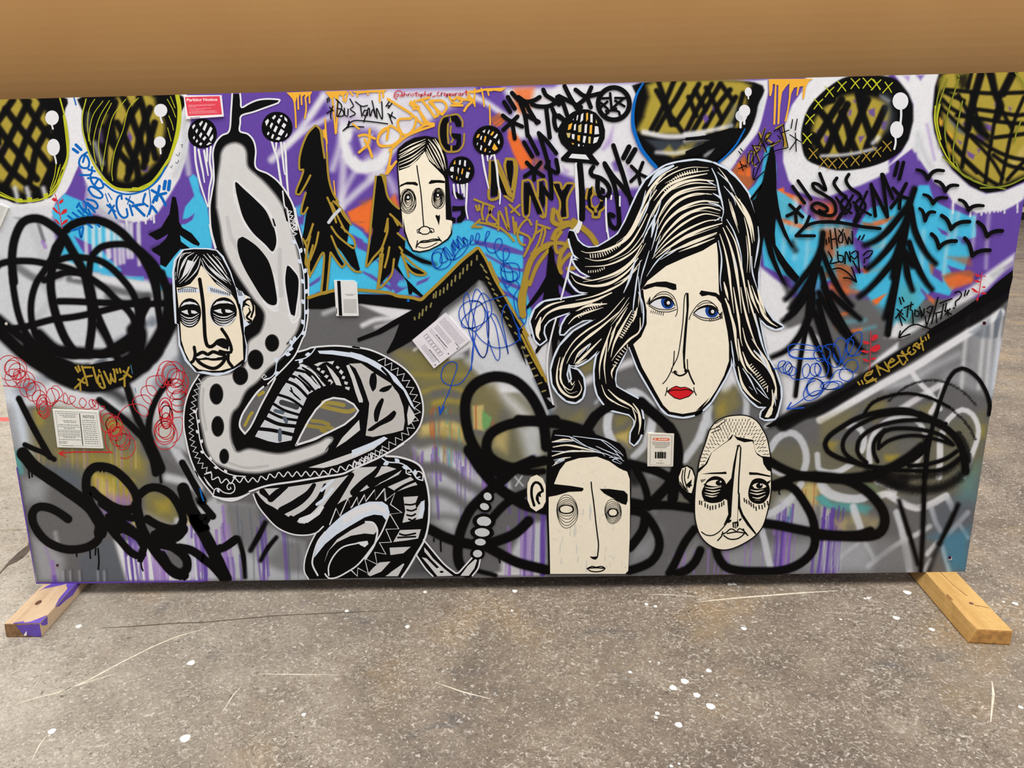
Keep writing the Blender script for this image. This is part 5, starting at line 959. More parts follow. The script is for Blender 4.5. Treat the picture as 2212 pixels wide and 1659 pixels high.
# white outlines
p = Part('snake_outline', 'white line around the snake', sn)
for s, w in (('B 512,165 500,350 480,565 400,615 335,690 302,800 308,950 312,1100 288,1250 268,1400 278,1640', 3.6), ('B 598,165 606,240 614,312 700,268 790,232 900,220 1032,230 1012,262 880,312 740,362 612,402 600,480 595,570 680,600 742,670 768,780 768,962 900,1032 1005,1112 1100,1235 1180,1400 1215,1640', 3.6), ('H 572,180 590,280 606,340 632,430', 5), ('H 1497,0 1522,150 1572,330 1612,500 1637,700 1642,1000 1632,1200 1600,1380 N 1380,150 1300,330 1200,450 1100,550 1000,650', 3.2), ('N 1330,300 1420,275 1500,250 1750,235 2000,260 O 0,245 200,280 400,370 580,490 700,640 760,800 775,950 740,1100 650,1220 500,1330', 3.6), ('O 560,1300 330,1430 0,1580 T 1700,320 1500,350 1200,400 900,445 700,510', 4), ('N 250,550 160,700 100,880 85,1080 110,1250 160,1460 240,1659 T 100,280 200,420 320,570', 3.2), ('T 740,540 790,660 880,780 1000,900 1150,970 1300,985 1420,960 1500,890', 3), ('T 1420,960 1350,1100 1300,1250 1295,1380 1340,1460', 3), ('U 370,125 520,138 680,190 760,260 800,380 828,500 842,650 833,850 790,1030 700,1190 620,1330 545,1440', 4.2)): p.st('white', w, 'B', s)
p.st('white', 9, 'T', '300,560 430,595 560,590 700,530', t0=.3, t1=.3).done()
p = Part('snake_vine', 'white leafy vine and zigzag lines', sn)
p.st('white', 2.2, '0', zigzag('N', '270,600 230,700 200,820 180,950 165,1100 175,1250 210,1380 260,1500 370,1620', 5, 13), sm=False); p.st('white', 2.4, '0', zigzag('T', '230,300 330,370 460,400 640,380 760,385 1000,330 1250,320 1500,310 1700,260 1850,230 2000,150 2180,60', 5.5, 19))
p.st('white', 2.4, '0', zigzag('O', '0,1530 200,1440 400,1320 560,1210 660,1100 710,960 710,860 660,740 580,600 480,500 310,370', 7, 17), sm=False); p.st('white', 2.4, '0', zigzag('O', '0,1530 120,1480 250,1400', 5, 14))
p.st('white', 2.2, '0', zigzag('H', '1430,20 1470,140 1490,260 1490,300', 5, 9)); p.st('white', 3, 'B', '1060,1220 1080,1380 1110,1420 1140,1600 1170,1659', step=3); p.st('white', 2.2, 'B', '1180,1510 1200,1540 1170,1580 1205,1600 1175,1640')
vine(p, 'ice', 'H', '1480,310 1530,430 1560,560 1590,720 1600,900 1600,1060 1600,1200 1580,1330 1480,1460 1360,1600', 2.4, 13, 1.7); vine(p, 'ice', 'N', '1280,150 1240,280 1110,390 1080,520 1030,580 960,600', 2.4, 13, 2); p.st('white', 2, 'N', '1020,590 960,605 935,575 960,545 985,570 960,580')
vine(p, 'white', 'N', '235,910 220,960 240,1100 265,1270 310,1400 400,1500 500,1590 620,1640 760,1655', 2.2, 10, 2.2); vine(p, 'ice', 'N', '1300,395 1400,370 1470,320 1520,250', 2.4, 13, 1.6); vine(p, 'ice', 'U', '330,150 400,190 520,200 600,240 660,300 710,370 770,390', 2.6, 14, 1.6)
p.many('white', 2.6, 'U', '770,390 770,320 720,290 690,320 700,360 740,350', '640,330 590,310 590,270 640,270 640,300 615,300'); p.st('white', 2.2, 'T', '310,540 320,490 360,475 420,520 500,530 540,490 530,430 490,415 455,450 470,490 500,480 490,460'); p.st('white', 4, 'T', '205,350 250,420 310,490', t0=.3, t1=.4); leaf_shape(p, 'ice', *P('T', '350,480')[0], 1.1, 10, 3); p.done()
# ------------------------------------------------------------------ first pasted face, beside the snake
fc = new_face('cream cut-out face with heavy-lidded eyes pasted on the snake')
fc.pf('ice', 'H', '270,445 400,428 560,432 650,450 720,520 800,690 850,850 930,930 1000,960 1060,1040 1085,1120 1060,1210 1000,1260 950,1290 945,1360 975,1480 975,1640 N 770,390 700,450 580,530 450,565 330,545 210,520 100,400 30,230 20,0 H 190,1250 170,950 160,700 180,560')
fc.pf('black', 'H', '290,455 400,442 540,445 640,460 700,530 790,700 840,860 900,1040 930,1200 945,1380 965,1500 955,1640 N 740,420 640,480 520,525 400,530 300,510 230,520 120,380 50,220 30,0 H 210,1250 200,1000 185,700 200,570')
fc.pf('skin', 'H', '210,860 480,620 620,800 800,920 850,1000 885,1110 900,1250 925,1400 935,1640 N 720,390 620,470 480,505 360,505 250,490 160,420 100,300 60,170 50,0 H 250,1240 230,1050 220,950')
f1 = fc.done()
p = Part('hair', 'black hair with white strands', f1)
p.pf('black', 'H', '215,860 200,700 205,580 290,470 400,450 540,455 640,470 690,540 790,710 850,860 890,1010 800,930 640,820 560,720 480,600 440,720 360,820 260,860')
for s in ('370,480 270,500 230,600 215,740', '400,480 310,540 260,640 230,760', '430,500 350,620 290,720 230,800', '450,520 380,640 320,740 240,820', '470,540 440,650 370,740 300,800', '300,490 240,560', '210,560 195,640', '200,690 195,740', '205,750 200,780', '500,500 580,590 660,680 760,790', '490,540 560,640 660,740 760,810', '540,490 640,600 720,700 800,830', '600,500 680,590 760,720', '480,560 520,660 600,740 700,820 800,900', '640,520 690,560', '640,800 720,860 810,920', '330,520 250,680', '560,520 700,680 800,790', '420,560 340,700'): p.st('white', 2.6, 'H', s, t0=.4, t1=.2)
p.pf('white', 'H', '330,560 290,680 260,770 330,700 400,580').pf('white', 'H', '560,620 640,690 740,770 780,800 700,760 610,690').done()
p = Part('eyebrow', None, f1); p.pf('ice', 'H', '215,885 320,855 430,865 460,890 450,915 340,910 230,925'); [p.st('ink', 1.6, 'H', [(x, 868), (x+6, 912)]) for x in range(230, 430, 20)]; p.st('ink', 1.6, 'H', '220,885 320,855 440,870').done()
p = Part('eyebrow', None, f1); p.pf('ice', 'H', '540,850 570,840 700,880 800,930 800,960 700,945 570,915 545,890'); [p.st('ink', 1.8, 'H', [(x, 860+(x-580)*.3), (x+8, 905+(x-580)*.22)]) for x in range(580, 800, 20)]; p.done()
def lidded(cx, cy, w, h, f):
    p = Part('eye', None, f); q = np.linspace(0, 2*np.pi, 26, endpoint=False)
    p.pf('black', 'H', np.stack([cx+w*np.cos(q), cy+h*np.sin(q)], -1))
    p.pf('white', 'H', [(cx-w*.8, cy-h*.42), (cx-w*.5, cy-h*.7), (cx, cy-h*.78), (cx+w*.5, cy-h*.68), (cx+w*.75, cy-h*.5), (cx+w*.3, cy-h*.6), (cx-w*.3, cy-h*.58)])
    p.pf('white', 'H', [(cx-w*.75, cy-h*.1), (cx-w*.2, cy-h*.22), (cx-w*.15, cy+h*.02), (cx-w*.05, cy+h*.12), (cx-w*.4, cy+h*.05)]); p.pf('white', 'H', [(cx+w*.12, cy-h*.18), (cx+w*.45, cy-h*.15), (cx+w*.72, cy+h*.0), (cx+w*.4, cy+h*.06), (cx+w*.15, cy+h*.02)])
    for k in (.28, .46, .62, .78): p.st('white', 2.8 if k != .46 else 1.8, 'H', [(cx-w*.82*(1.05-k*.3), cy+h*(k-.18)), (cx-w*.3, cy+h*(k+.04)), (cx+w*.25, cy+h*(k+.05)), (cx+w*.85*(1.05-k*.3), cy+h*(k-.22))], t0=.3, t1=.3)
    return p
lidded(352, 1135, 125, 160, f1).done(); pp = lidded(720, 1125, 145, 160, f1); pp.st('white', 2.6, 'H', '640,960 580,1050 570,1150 600,1230 680,1280 780,1260 850,1180'); pp.done()
p = Part('nose', None, f1); p.st('ink', 8, 'H', '460,770 480,900 500,1060 510,1240 520,1400 545,1490 590,1500 630,1470 660,1440 720,1430 770,1470 770,1520'); p.pf('ink', 'H', '640,1480 680,1440 740,1430 785,1480 780,1530 720,1520'); p.st('white', 2.6, 'H', '645,1490 690,1545 760,1555 785,1500'); p.st('ink', 7, 'H', '700,1310 760,1400 800,1500 800,1560 740,1565 680,1550').done()
p = Part('lips', None, f1); p.st('ink', 7, 'N', '200,250 210,330 190,400 170,415').st('ink', 7.5, 'N', '215,345 290,305 350,330 400,300 470,320 540,350 500,430 420,480 330,460 250,410 215,345').st('ink', 7, 'N', '250,375 340,370 400,380 480,375 540,365').pf('cream', 'N', '225,355 300,330 340,355 280,370 240,372').pf('cream', 'N', '360,355 420,330 475,350 440,368 370,370').st('white', 2.4, 'N', '230,360 300,340 350,360 420,340 470,355').st('ink', 7, 'N', '570,330 570,400 620,470').done()
p = Part('ear', None, f1); p.pf('black', 'H', '930,1010 990,960 1060,1030 1085,1120 1060,1215 1000,1255 945,1200 920,1100').pf('skin', 'H', '940,1040 960,940 1010,980 1060,1060 1065,1160 1030,1230 960,1220 930,1120').st('ink', 4.5, 'H', '940,1060 960,1000 1010,990 1045,1080 1020,1180').st('ink', 5, 'H', '960,1040 990,1060 1010,1120 970,1180 1020,1220').st('cream', 2.5, 'H', '970,1060 1010,1080 1020,1110').many('ink', 2.4, 'H', '860,810 880,860', '870,830 890,900', '890,850 905,920', '905,870 915,940').pf('ice', 'H', '860,880 920,900 950,940 910,1000 890,1040 870,960').many('ink', 1.8, 'H', '870,880 890,950', '890,890 905,950', '910,900 920,950').done()
# ------------------------------------------------------------------ yellow drips from the top edge
p = Part('paint_drips', 'yellow paint dripping from the top edge above the snake')
p.pf('drip', 'B', '1100,150 1380,140 1370,165 1355,190 1340,180 1310,220 1300,170 1270,200 1250,165 1225,230 1215,200 1190,290 1165,220 1140,190'); p.many('drip', 3.6, 'B', '1185,200 1200,400 1205,530', '1225,170 1230,330', '1262,160 1266,280', '1305,200 1315,320 1300,430', '1350,150 1352,262').done()
p = Part('paint_drips', 'yellow paint dripping beside the black BUS TOWN lettering')
p.pf('drip', 'B', '1520,140 1760,130 1740,170 1700,190 1680,170 1650,240 1620,200 1580,220'); p.many('drip', 4, 'B', '1600,180 1610,330 1625,480 1635,595', '1655,200 1650,420 1640,590', '1715,150 1720,240', '1790,140 1820,180', '1870,140 1870,190', '1985,135 1985,170', '2110,135 2115,250', '2150,130 2150,200', '1520,440 1530,600 1540,700', '1510,560 1530,660', '1765,150 1740,250'); p.pf('drip', 'B', '1800,135 2200,120 2150,150 2000,150 1880,165').done()
p = Part('paint_drips', 'yellow paint dripping right of the red handle')
p.pf('drip', 'C', '1040,140 1100,130 1250,105 1480,95 1420,140 1340,130 1300,140 1240,130 1180,150 1090,160'); p.many('drip', 3.4, 'C', '1135,110 1130,200 1135,300', '1205,105 1225,200 1235,300', '1270,110 1285,180', '1295,290 1300,420 1300,500', '1050,150 1090,200').done()
Part('paint_drips', 'thin yellow run beside the tall fir').many('drip', 2.6, 'B', '1535,700 1545,900 1560,1100', '1615,1110 1635,1320', '1500,560 1510,640').done()
Part('paint_drips', 'thick yellow paint dripping between the right eyes').pf('drip', 'E', '905,105 1390,100 1340,130 1310,190 1290,320 1272,320 1280,180 1240,190 1220,280 1205,290 1215,190 1180,200 1150,260 1130,400 1100,560 1075,570 1105,440 1125,300 1130,150 1090,190 1050,250 1030,400 1020,590 1000,600 1005,400 1010,170 990,170 985,400 975,600 955,600 965,300 975,160 950,160 945,230 930,290 912,290').done()
# ------------------------------------------------------------------ outlined firs
def fir(label, shape, edges, fr, cuts=(), ww=4):
    p = Part('painted_tree', label); p.pf('black', fr, shape)
    for s in edges: p.st('gold', ww, fr, s)
    for s, c, w in cuts: p.st(c, w, fr, s)
    return p.done()
fir('tall black fir with gold edges right of the snake', 'B 1395,545 1430,505 1470,560 1490,700 1520,850 1545,1000 1555,1100 1600,1250 1640,1320 1700,1420 1790,1560 H 2060,380 2150,420 2130,400 2200,660 2180,690 2100,620 2000,470 1900,360 1960,500 2030,610 2000,620 1900,500 1880,480 1850,700 1830,905 1785,905 1800,700 1800,490 1700,650 1650,720 1650,600 1640,450 1590,430 1570,330 1600,200 B 1290,1640 1310,1500 1330,1400 1270,1470 1255,1440 1290,1330 1320,1200 1230,1260 1200,1240 1240,1130 1290,1000 1245,990 1240,880 1270,720 1320,600',
    ['1410,510 1330,600 1270,740 1240,880 1245,990 1285,985 1260,1080 1215,1190 1205,1250 1240,1260 1310,1150 1360,1050', '1310,1240 1270,1380 1260,1460 1290,1470 1330,1400', '1425,510 1470,560 1490,700 1515,860', '1480,560 1500,760', '1540,800 1550,1000 1570,1130 1610,1250 1660,1330', '1545,1290 1600,1420 1640,1560', '1610,1330 1700,1420 1790,1560', '1640,1330 1720,1480 1800,1580', '1590,1350 1660,1500 1740,1659', '1390,1580 1340,1720', 'H 1690,170 1650,300 1600,380', 'H 1750,260 1720,400 1660,560', 'H 1660,300 1620,500 1640,620 1660,740', 'H 1690,400 1650,560 1660,720 1800,480 1800,700 1780,905', 'H 1880,480 1860,700 1840,905', 'H 1885,480 1960,590 2010,640 2040,600', 'H 1890,300 1960,460 2060,600 2140,680 2210,690', 'H 1890,200 1960,300 2080,400 2140,430 2130,330 2000,200', 'H 1580,330 1620,420 1610,600 1640,640'], 'B', [('1560,1560 1620,1480 1680,1420', 'chalk', 7)], 4.4)
fir('second black fir with gold edges below the handle', 'C 60,1060 120,1045 150,1100 180,1250 230,1350 330,1440 I 830,110 800,180 880,240 880,330 1000,420 1160,480 1170,510 1060,490 930,420 830,370 880,470 960,540 1080,590 1090,610 1010,620 900,540 850,450 830,400 800,520 870,640 930,700 1080,850 1050,860 960,800 950,835 920,830 900,700 860,640 760,540 720,600 640,690 600,740 620,600 640,480 600,420 480,520 460,500 480,400 520,200 540,100 C 0,1659 20,1500 40,1250',
    ['C 60,1060 40,1250 20,1450 0,1640', 'I 510,100 480,350 460,530 540,430 620,340 660,240 690,140 690,20', 'C 130,1045 160,1150 190,1280 250,1360 310,1410', 'C 110,1045 160,1060 170,1200', 'C 215,1470 300,1550 340,1600', 'I 610,400 600,600 580,770', 'I 640,400 620,560 600,760 700,670 740,600 760,450', 'I 710,320 690,430 660,540', 'I 640,330 620,420', 'I 840,380 900,440 1000,530 1110,610 1010,620 920,560 850,420', 'I 850,400 900,560 920,640', 'I 800,170 880,240', 'I 820,320 850,360', 'C 190,1520 170,1620 160,1659', 'C 260,1520 300,1590'], 'C', (), 4.6)
gs('black', 8, 'I', '1000,430 1100,480 1200,510', 14, .7)
# ------------------------------------------------------------------ mountain ridge
gs('black', 14, 'I', '1200,1180 1320,1010 1500,870 1640,740', 22, .6); gs('black', 14, 'I', '1740,720 1860,960 2000,1200 2180,1500', 26, .6); gs('black', 10,'O','2020,1000 2100,1150',30,.5)
p = Part('painted_mountain', 'black mountain ridge with gold edge and dashes')
p.pf('black', 'H', '1640,980 1900,910 I 120,810 I 380,830 700,840 900,870 1010,890 1080,870 1240,720 1400,560 1560,400 1660,325 1700,340 1760,450 1820,580 1920,790 2040,980 2212,1260 O 1860,70 1960,270 2080,560 2180,790 P 300,1200 400,1300 320,1330 230,1120 130,880 20,610 I 2200,1620 2120,1440 1960,1110 1840,880 1740,690 1680,670 1540,800 1300,980 1190,1150 1090,1220 960,1330 840,1400 690,1480 680,1460 760,1310 820,1150 620,1260 370,1350 360,1310 560,1230 760,1110 960,1000 700,970 400,930 120,960 0,990 H 1640,1090')
p.many('gold', 7, 'I', '0,820 120,790 360,785 560,800 720,820 800,850 960,870 1050,890 1120,830 1300,660 1480,480 1600,380 1660,330', 'H 1640,970 1760,930 1920,890'); p.st('gold', 5.5, 'I', '1680,330 1760,460 1850,660 1960,850 2080,1060 2212,1280').st('gold', 5, 'O', '1860,80 1960,290 2060,500 2110,620').st('gold', 4, 'I', '1800,480 1850,600 1900,700').st('gold', 5, 'P', '30,520 140,740 260,960')
for x, y, a, l in ((985,1095,0,12), (1035,1065,.2,26), (1070,1030,.2,32), (1110,985,.2,22), (1160,950,.3,20), (1190,850,.15,20), (1215,835,.15,30), (1260,815,.15,26), (1300,790,.15,26), (1340,750,.15,28), (1385,710,.15,28), (1425,660,.15,30), (1475,630,.15,28), (1510,580,.15,28), (1555,540,.15,28), (1600,495,.15,22), (1660,435,.1,22), (1715,525,-.6,22), (1750,580,-.7,22), (1775,655,-.8,18), (1800,715,-.8,16), (1835,780,-.8,12), (1865,835,-.9,20), (1890,900,-.9,12), (1915,960,-.9,10), (1950,1020,-.9,12), (1985,1090,-.8,16), (2020,1175,-.8,16), (2080,1255,-.8,12), (2165,1410,-.8,16), (2195,1500,-.8,12)):
    c, s = math.cos(a+1.5), math.sin(a+1.5); p.st('mud', 3.6, 'I', [(x-c*l, y-s*l), (x+c*l, y+s*l)])
for x, y in ((1865,250), (1900,345), (1935,420), (1970,485), (2000,560), (2045,640), (2085,725)): p.st('mud', 3.2, 'O', [(x-18, y+6), (x+18, y-6)])
for x, y in ((50,655), (85,745), (125,825), (160,885), (190,960), (230,1045), (270,1130)): p.st('mud', 3.2, 'P', [(x-16, y+6), (x+16, y-6)])
p.done()
Part('paint_fleck', 'small blue paint dot on the ridge').disc('marker', 'I', 915, 900, 16).done()
# ------------------------------------------------------------------ blue pen scrawl on the mountain
p = Part('pen_scribble', 'long blue pen scrawl over the mountain peak')
B2 = ['1570,250 1500,220 1540,300 1450,200 1470,340 1400,240 1430,360 1380,290 1400,420 1310,320 1260,480 1340,460 1290,340 1200,360 1170,450 1210,550 1280,500 1260,380 1180,400 1190,500 1240,560 1330,540 1380,460 1300,330 1330,440 1420,440 1390,270 1460,330 1440,230 1510,310 1520,210 1560,290 1480,340 1400,460 1500,400 1570,300 1620,220 1600,190 1590,290 1660,270 1690,190 1660,170 1650,260 1720,280 1780,200 1800,150 1770,150 1750,260 1780,360 1850,380 1930,300 1920,230 1870,240 1850,330 1890,430 1950,470 2000,430 2010,350 1950,340 1950,480 1960,580 1990,680 2060,690 2120,640 2110,520 2030,490 1950,520 1920,600 1960,680 2040,700 2100,650 2080,590 2000,590 1930,570 1920,520 1980,490 2040,560 2050,680 1990,690 1930,640',
      '1930,660 1960,740 2020,820 2090,890 2110,990 2140,1100 2180,1150 2200,1050 2180,900 2120,860 2100,900 2140,1000 2120,1100 2080,1000 2060,860 2120,740 2060,680 1990,760 1960,700', '1990,840 1850,880 1740,920 1600,1010 1500,1110 1510,1190 1640,1190 1760,1120 1820,1020 1790,880 1720,820 1670,900 1620,1100 1620,1300 1700,1500 1760,1480 1790,1200 1760,950 1690,800 1640,790 1600,950 1570,1100 1580,1250 1680,1480 1740,1510 1780,1400 1780,1100 1720,950 1640,900 1540,920 1470,1000 1480,1120 1560,1200 1640,1180 1600,990 1560,820 1520,870 1520,1000 1570,1180 1640,1230 1720,1160 1750,1040 1700,920 1600,910',
      '1800,1020 1770,1050 1780,1300 1870,1540 1910,1480 1870,1200 1810,1060 1860,1060 1920,1200 1980,1400 2000,1480 1970,1300 1930,1100 1960,960 2000,960 2080,1150 2130,1280 2100,1340 1980,1400 1850,1410 1720,1340 1630,1230', '1660,1180 1640,1300 1610,1450 1600,1659', 'O 1310,120 1320,280 1300,440 1260,540 1180,640 1080,665 1000,630 970,560 1000,460 1070,410 1130,420 1140,480 1100,600 1060,720 1000,860 965,960']
for s in B2: p.st('pen', 1.9, 'I', s, step=3)
p.st('pen', 3.2, 'O', '960,975 950,900').st('pen', 3.2, 'O', '960,975 1000,900').many('pen', 1.8, 'O', '1790,0 1830,150 1790,60 1840,190 1800,100 1850,20 1870,0', '1810,30 1830,170').done()
# ------------------------------------------------------------------ second pasted face
fc = new_face('narrow cream cut-out face pasted below the yellow lettering')
fc.pf('ink', 'C', '290,800 300,760 380,690 480,640 600,620 720,640 780,720 820,820 840,900 850,1100 850,1200 880,1500 890,1659 I 1395,60 1390,180 1350,240 1240,310 1140,360 1040,380 960,365 910,280 870,160 840,0 C 340,1659 310,1250 290,1000')
fc.pf('cream', 'C', '305,830 480,680 610,650 720,900 810,1090 815,1250 820,1500 890,1550 885,1659 I 1380,60 1375,170 1340,225 1240,295 1140,345 1040,365 970,350 925,270 885,150 860,0 C 360,1659 325,1250 305,1000')
f2 = fc.done()
p = Part('hair', 'black hair with fine cream strands', f2)
p.pf('ink', 'C', '300,800 400,690 600,635 720,650 780,740 830,900 845,1080 800,1060 720,980 640,900 590,790 520,880 420,960 310,1000').pf('ink','C','810,1090 850,1090 890,1540 820,1530')
for s in ('320,790 440,720 600,655', '310,830 440,760 600,680', '310,870 450,800 590,710', '310,910 460,840 590,740', '315,940 450,880 580,780', '320,975 440,930 560,820', '320,850 480,750 600,700', '630,660 700,740 760,860 800,1000', '640,700 720,840 790,980', '620,720 680,840 760,980', '610,760 660,860 740,970', '680,660 760,780 810,920', '720,680 790,840 820,980', '650,680 730,800 800,960', '605,790 650,880 700,930', '700,650 780,780'): p.st('cream', 2.8, 'C', s, t0=.4, t1=.2)
p.done()
Part('eyebrow', None, f2).pf('ink', 'C', '305,1185 330,1150 400,1120 490,1120 520,1145 510,1165 460,1150 380,1150').done(); Part('eyebrow', None, f2).pf('ink', 'C', '632,1130 660,1100 760,1100 810,1110 810,1135 720,1130 640,1145').done()
def ringeye(fr, cx, cy, w, h, n, f, cw=1.5, seed=1, pupil=True, top=.3, col='ink'):
    p = Part('eye', None, f); r_ = random.Random(seed)
    for i in range(n):
        k = 1-.78*i/n; jx, jy = r_.uniform(-.06, .06)*w, (h*top*(1-k)*-1)
        t = np.linspace(0, 2*np.pi, 14)+r_.uniform(0, 1)
        p.st(col, cw, fr, np.stack([cx+jx+w*k*np.cos(t)*(1+.05*np.sin(3*t+i)), cy+jy+h*k*np.sin(t)*(1+.05*np.cos(2*t+i))], -1))
    if pupil:
        p.disc('ink', fr, cx-w*.05, cy-h*top, w*.38, h*.26).disc('white', fr, cx-w*.02, cy-h*top, w*.16, h*.11)
    return p.done()
ringeye('C', 412, 1330, 88, 140, 8, f2, 1.6, 1); ringeye('C', 735, 1300, 70, 120, 8, f2, 1.6, 2)
Part('nose', None, f2).st('ink', 2.6, 'C', '505,945 520,1050 545,1200 560,1350 570,1480 580,1600').st('ink', 2.6, 'I', '1030,150 1045,115 1090,95 1140,110 1155,145 1130,175 1070,180 1040,160').st('ink', 2.2, 'I', '1040,120 1010,135 1015,165 1050,170').st('ink', 2.2, 'I', '1145,115 1190,125 1195,155 1150,165').disc('ink', 'I', 1030, 150, 9).disc('ink', 'I', 1165, 148, 10).done()
Part('lips', None, f2).st('ink', 2.8, 'I', '1000,310 1060,255 1120,250 1180,235 1240,235 1270,250').st('ink', 3, 'I', '1040,270 1120,265 1200,250 1260,245').st('ink', 2, 'I', '1005,310 1080,330 1160,310 1230,270').st('ink', 2.4, 'I', '1015,250 1000,330').st('ink', 2.4, 'I', '1240,210 1275,260').done()
Part('heart_mark', 'small black heart on the cheek', f2).pf('ink', 'C', '705,1490 720,1475 735,1490 755,1475 757,1510 745,1595 730,1550').done()
# ------------------------------------------------------------------ lettering, top centre
p = Part('lettering', 'thin black lettering BUS TOWN')
p.many('black', 2.6, 'B', '1543,215 1548,255', '1560,205 1568,245', '1540,375 1600,335', '1570,310 1610,350', '1605,300 1580,380 1585,435', '1640,225 1700,290 1685,360 1650,410 1660,240', '1650,320 1710,340 1720,400 1650,410', '1730,320 1735,400 1765,410 1770,330', '1790,220 1830,300 1790,330 1850,380 1790,415', '1850,250 1920,300 1980,290', '1905,300 1920,410', '1950,340 1930,390 1980,400 1975,340 1945,350', '1990,320 1940,470', '2000,320 2010,410 2040,330 2070,420 2030,240', '2085,430 2080,320 2140,440 2135,250', '1715,565 1780,500 1780,455 1770,530', '1720,560 1790,520 1940,525', '1765,500 1820,460 1900,455 2050,470 2200,490', '2200,300 2212,290', 'C 170,300 205,250', 'C 195,320 240,260', 'C 190,380 275,430', 'C 240,365 220,420', 'C 205,400 240,490').done()
Part('lettering', 'red handle text at the top edge').many('red', 1.8, 'C', '310,175 285,165 270,185 290,200 315,170 320,195 350,180 345,145 300,130 262,160 258,200 290,225', '345,165 330,180 345,190 365,185', '370,140 365,190 375,165 395,170 395,190', '410,165 412,190 410,175 430,160', '440,165 442,190', '440,150 442,152', '475,160 455,165 475,180 455,190', '500,145 498,190 510,190', '480,160 520,155', '530,165 520,180 535,190 545,175 530,165', '560,165 550,210 555,170 580,165 578,185 555,185', '595,135 590,190 600,168 618,172 615,190', '625,180 645,172 635,160 625,180 645,190', '655,150 655,190 655,170 670,155', '670,195 715,185', '745,140 725,165 730,190 760,180', '770,150 770,190 770,165 790,150', '805,155 798,180 815,188 825,170 805,155', '838,160 828,205 832,168 858,160 855,182 832,185', '870,160 858,205 862,168 890,160 888,182 862,185', '895,180 918,170 908,158 895,178 915,188', '925,155 925,188 925,170 945,155', '980,155 955,165 960,185 980,175 982,158 985,188', '1000,155 1000,188 1000,170 1018,155', '1040,120 1040,188', '1020,150 1055,142').done()
p = Part('lettering', 'yellow brush lettering slanting above the narrow face')
p.many('drip', 5.2, 'C', '200,530 180,660', '200,530 130,560 85,640 90,710 160,730 240,720 320,660 330,590 260,530 210,510', '190,220 300,290 440,380 440,430 320,440 300,500 350,600 420,600 480,520 500,420', '430,270 500,330', '480,240 470,330', '440,250 530,310', '440,380 540,470 600,500 520,320', '520,330 620,470 690,490', '560,230 690,400 700,420', '510,240 640,205', '620,290 690,400 740,390 660,240', '640,250 780,390', '780,390 830,310 780,240 660,240', '860,200 890,250 960,270 1000,230 950,200 890,240', '880,290 1000,290', '960,220 1100,240 1050,300 1020,350', '1060,200 1125,235 1125,270', '230,780 210,900 180,1030', '185,1030 280,900', '170,1030 220,950', '210,780 300,700 400,620 540,560 690,510', '440,600 600,500 690,510').done()
p = Part('lettering', 'yellow star and curl left of the narrow face')
p.many('drip', 5.6, 'B', '1890,620 1960,610 2060,650', '2005,550 1990,700 1890,800', '1950,660 2000,760 2030,850', '2190,540 2120,600 2090,680 2120,730 2180,730').many('drip', 4, 'B', '1820,490 1890,545').done()
# stencilled letters with gold edges
def stencil(label, fr, blacks, golds, w=4.2):
    p = Part('stencil_letter', label)
    for s in golds: p.st('gold', w, fr, s)
    for s in blacks: p.pf('black', fr, s)
    for s in golds[:0]: pass
    return p.done()
stencil('black stencilled letter G with a gold edge, right of the narrow face', 'C', ['850,410 850,470 830,500 830,700 870,730 870,775 820,770 770,700 755,600 760,500 790,430', '870,405 940,400 985,470 985,520 930,520 920,480 900,460 880,455', '880,590 985,600 985,720 950,770 890,780 890,730 930,720 940,660 900,650 880,620'], ['850,400 790,420 750,500 745,620 770,720 820,785 880,795 960,780 1010,710 1020,600', '870,395 950,390 1000,460 1000,520', '845,480 840,600 850,700', '875,520 870,590 900,650 880,690', '880,410 870,470', '880,735 880,790'])
stencil('dark stencilled letter behind the lower hatched ball', 'C', ['890,1200 1000,1270 1020,1310 970,1310 890,1250', '890,1380 950,1385 1030,1380 1035,1500 990,1560 940,1565 940,1510 980,1480 985,1430 890,1440', '890,1500 925,1510 925,1565 890,1560'], [])
stencil('black and gold stencilled letter N beside the orange patch', 'C', ['1310,900 1340,890 1490,1270 1440,1260 1390,1130 1380,1270 1310,1280', '1480,890 1550,900 1545,1040 1530,1190 1490,1080 1475,960'], ['1300,890 1295,1100 1290,1300 1390,1290 1400,1200', '1340,890 1420,1060 1500,1250 1550,1280', '1380,890 1450,1050 1530,1260', '1475,870 1560,880 1590,950 1580,1090 1550,1300', '1470,890 1460,960 1520,1130', '1560,890 1570,1000 1540,1200', '1460,1270 1540,1330'], 6)
stencil('black and gold stencilled letter N under the orange patch', 'D', ['260,1130 320,1130 460,1460 405,1470 320,1250 310,1470 262,1475', '430,1120 470,1120 475,1200 490,1350 470,1410 425,1300 425,1290'], ['245,1110 240,1300 255,1490 310,1485 325,1280', '250,1110 330,1110 400,1290 480,1500', '410,1110 410,1280', '410,1105 495,1105 505,1300 490,1500 440,1490', '275,1140 310,1240'], 5)
stencil('black and gold stencilled letter Y left of the lamp shaft', 'D', ['580,1145 640,1145 670,1230 730,1145 775,1150 715,1300 715,1500 665,1505 665,1330'], ['565,1130 650,1130 675,1200 725,1135 800,1140 805,1160 730,1310 735,1500 720,1510 650,1510 635,1480 650,1340 565,1130', '740,1150 650,1290'], 5)
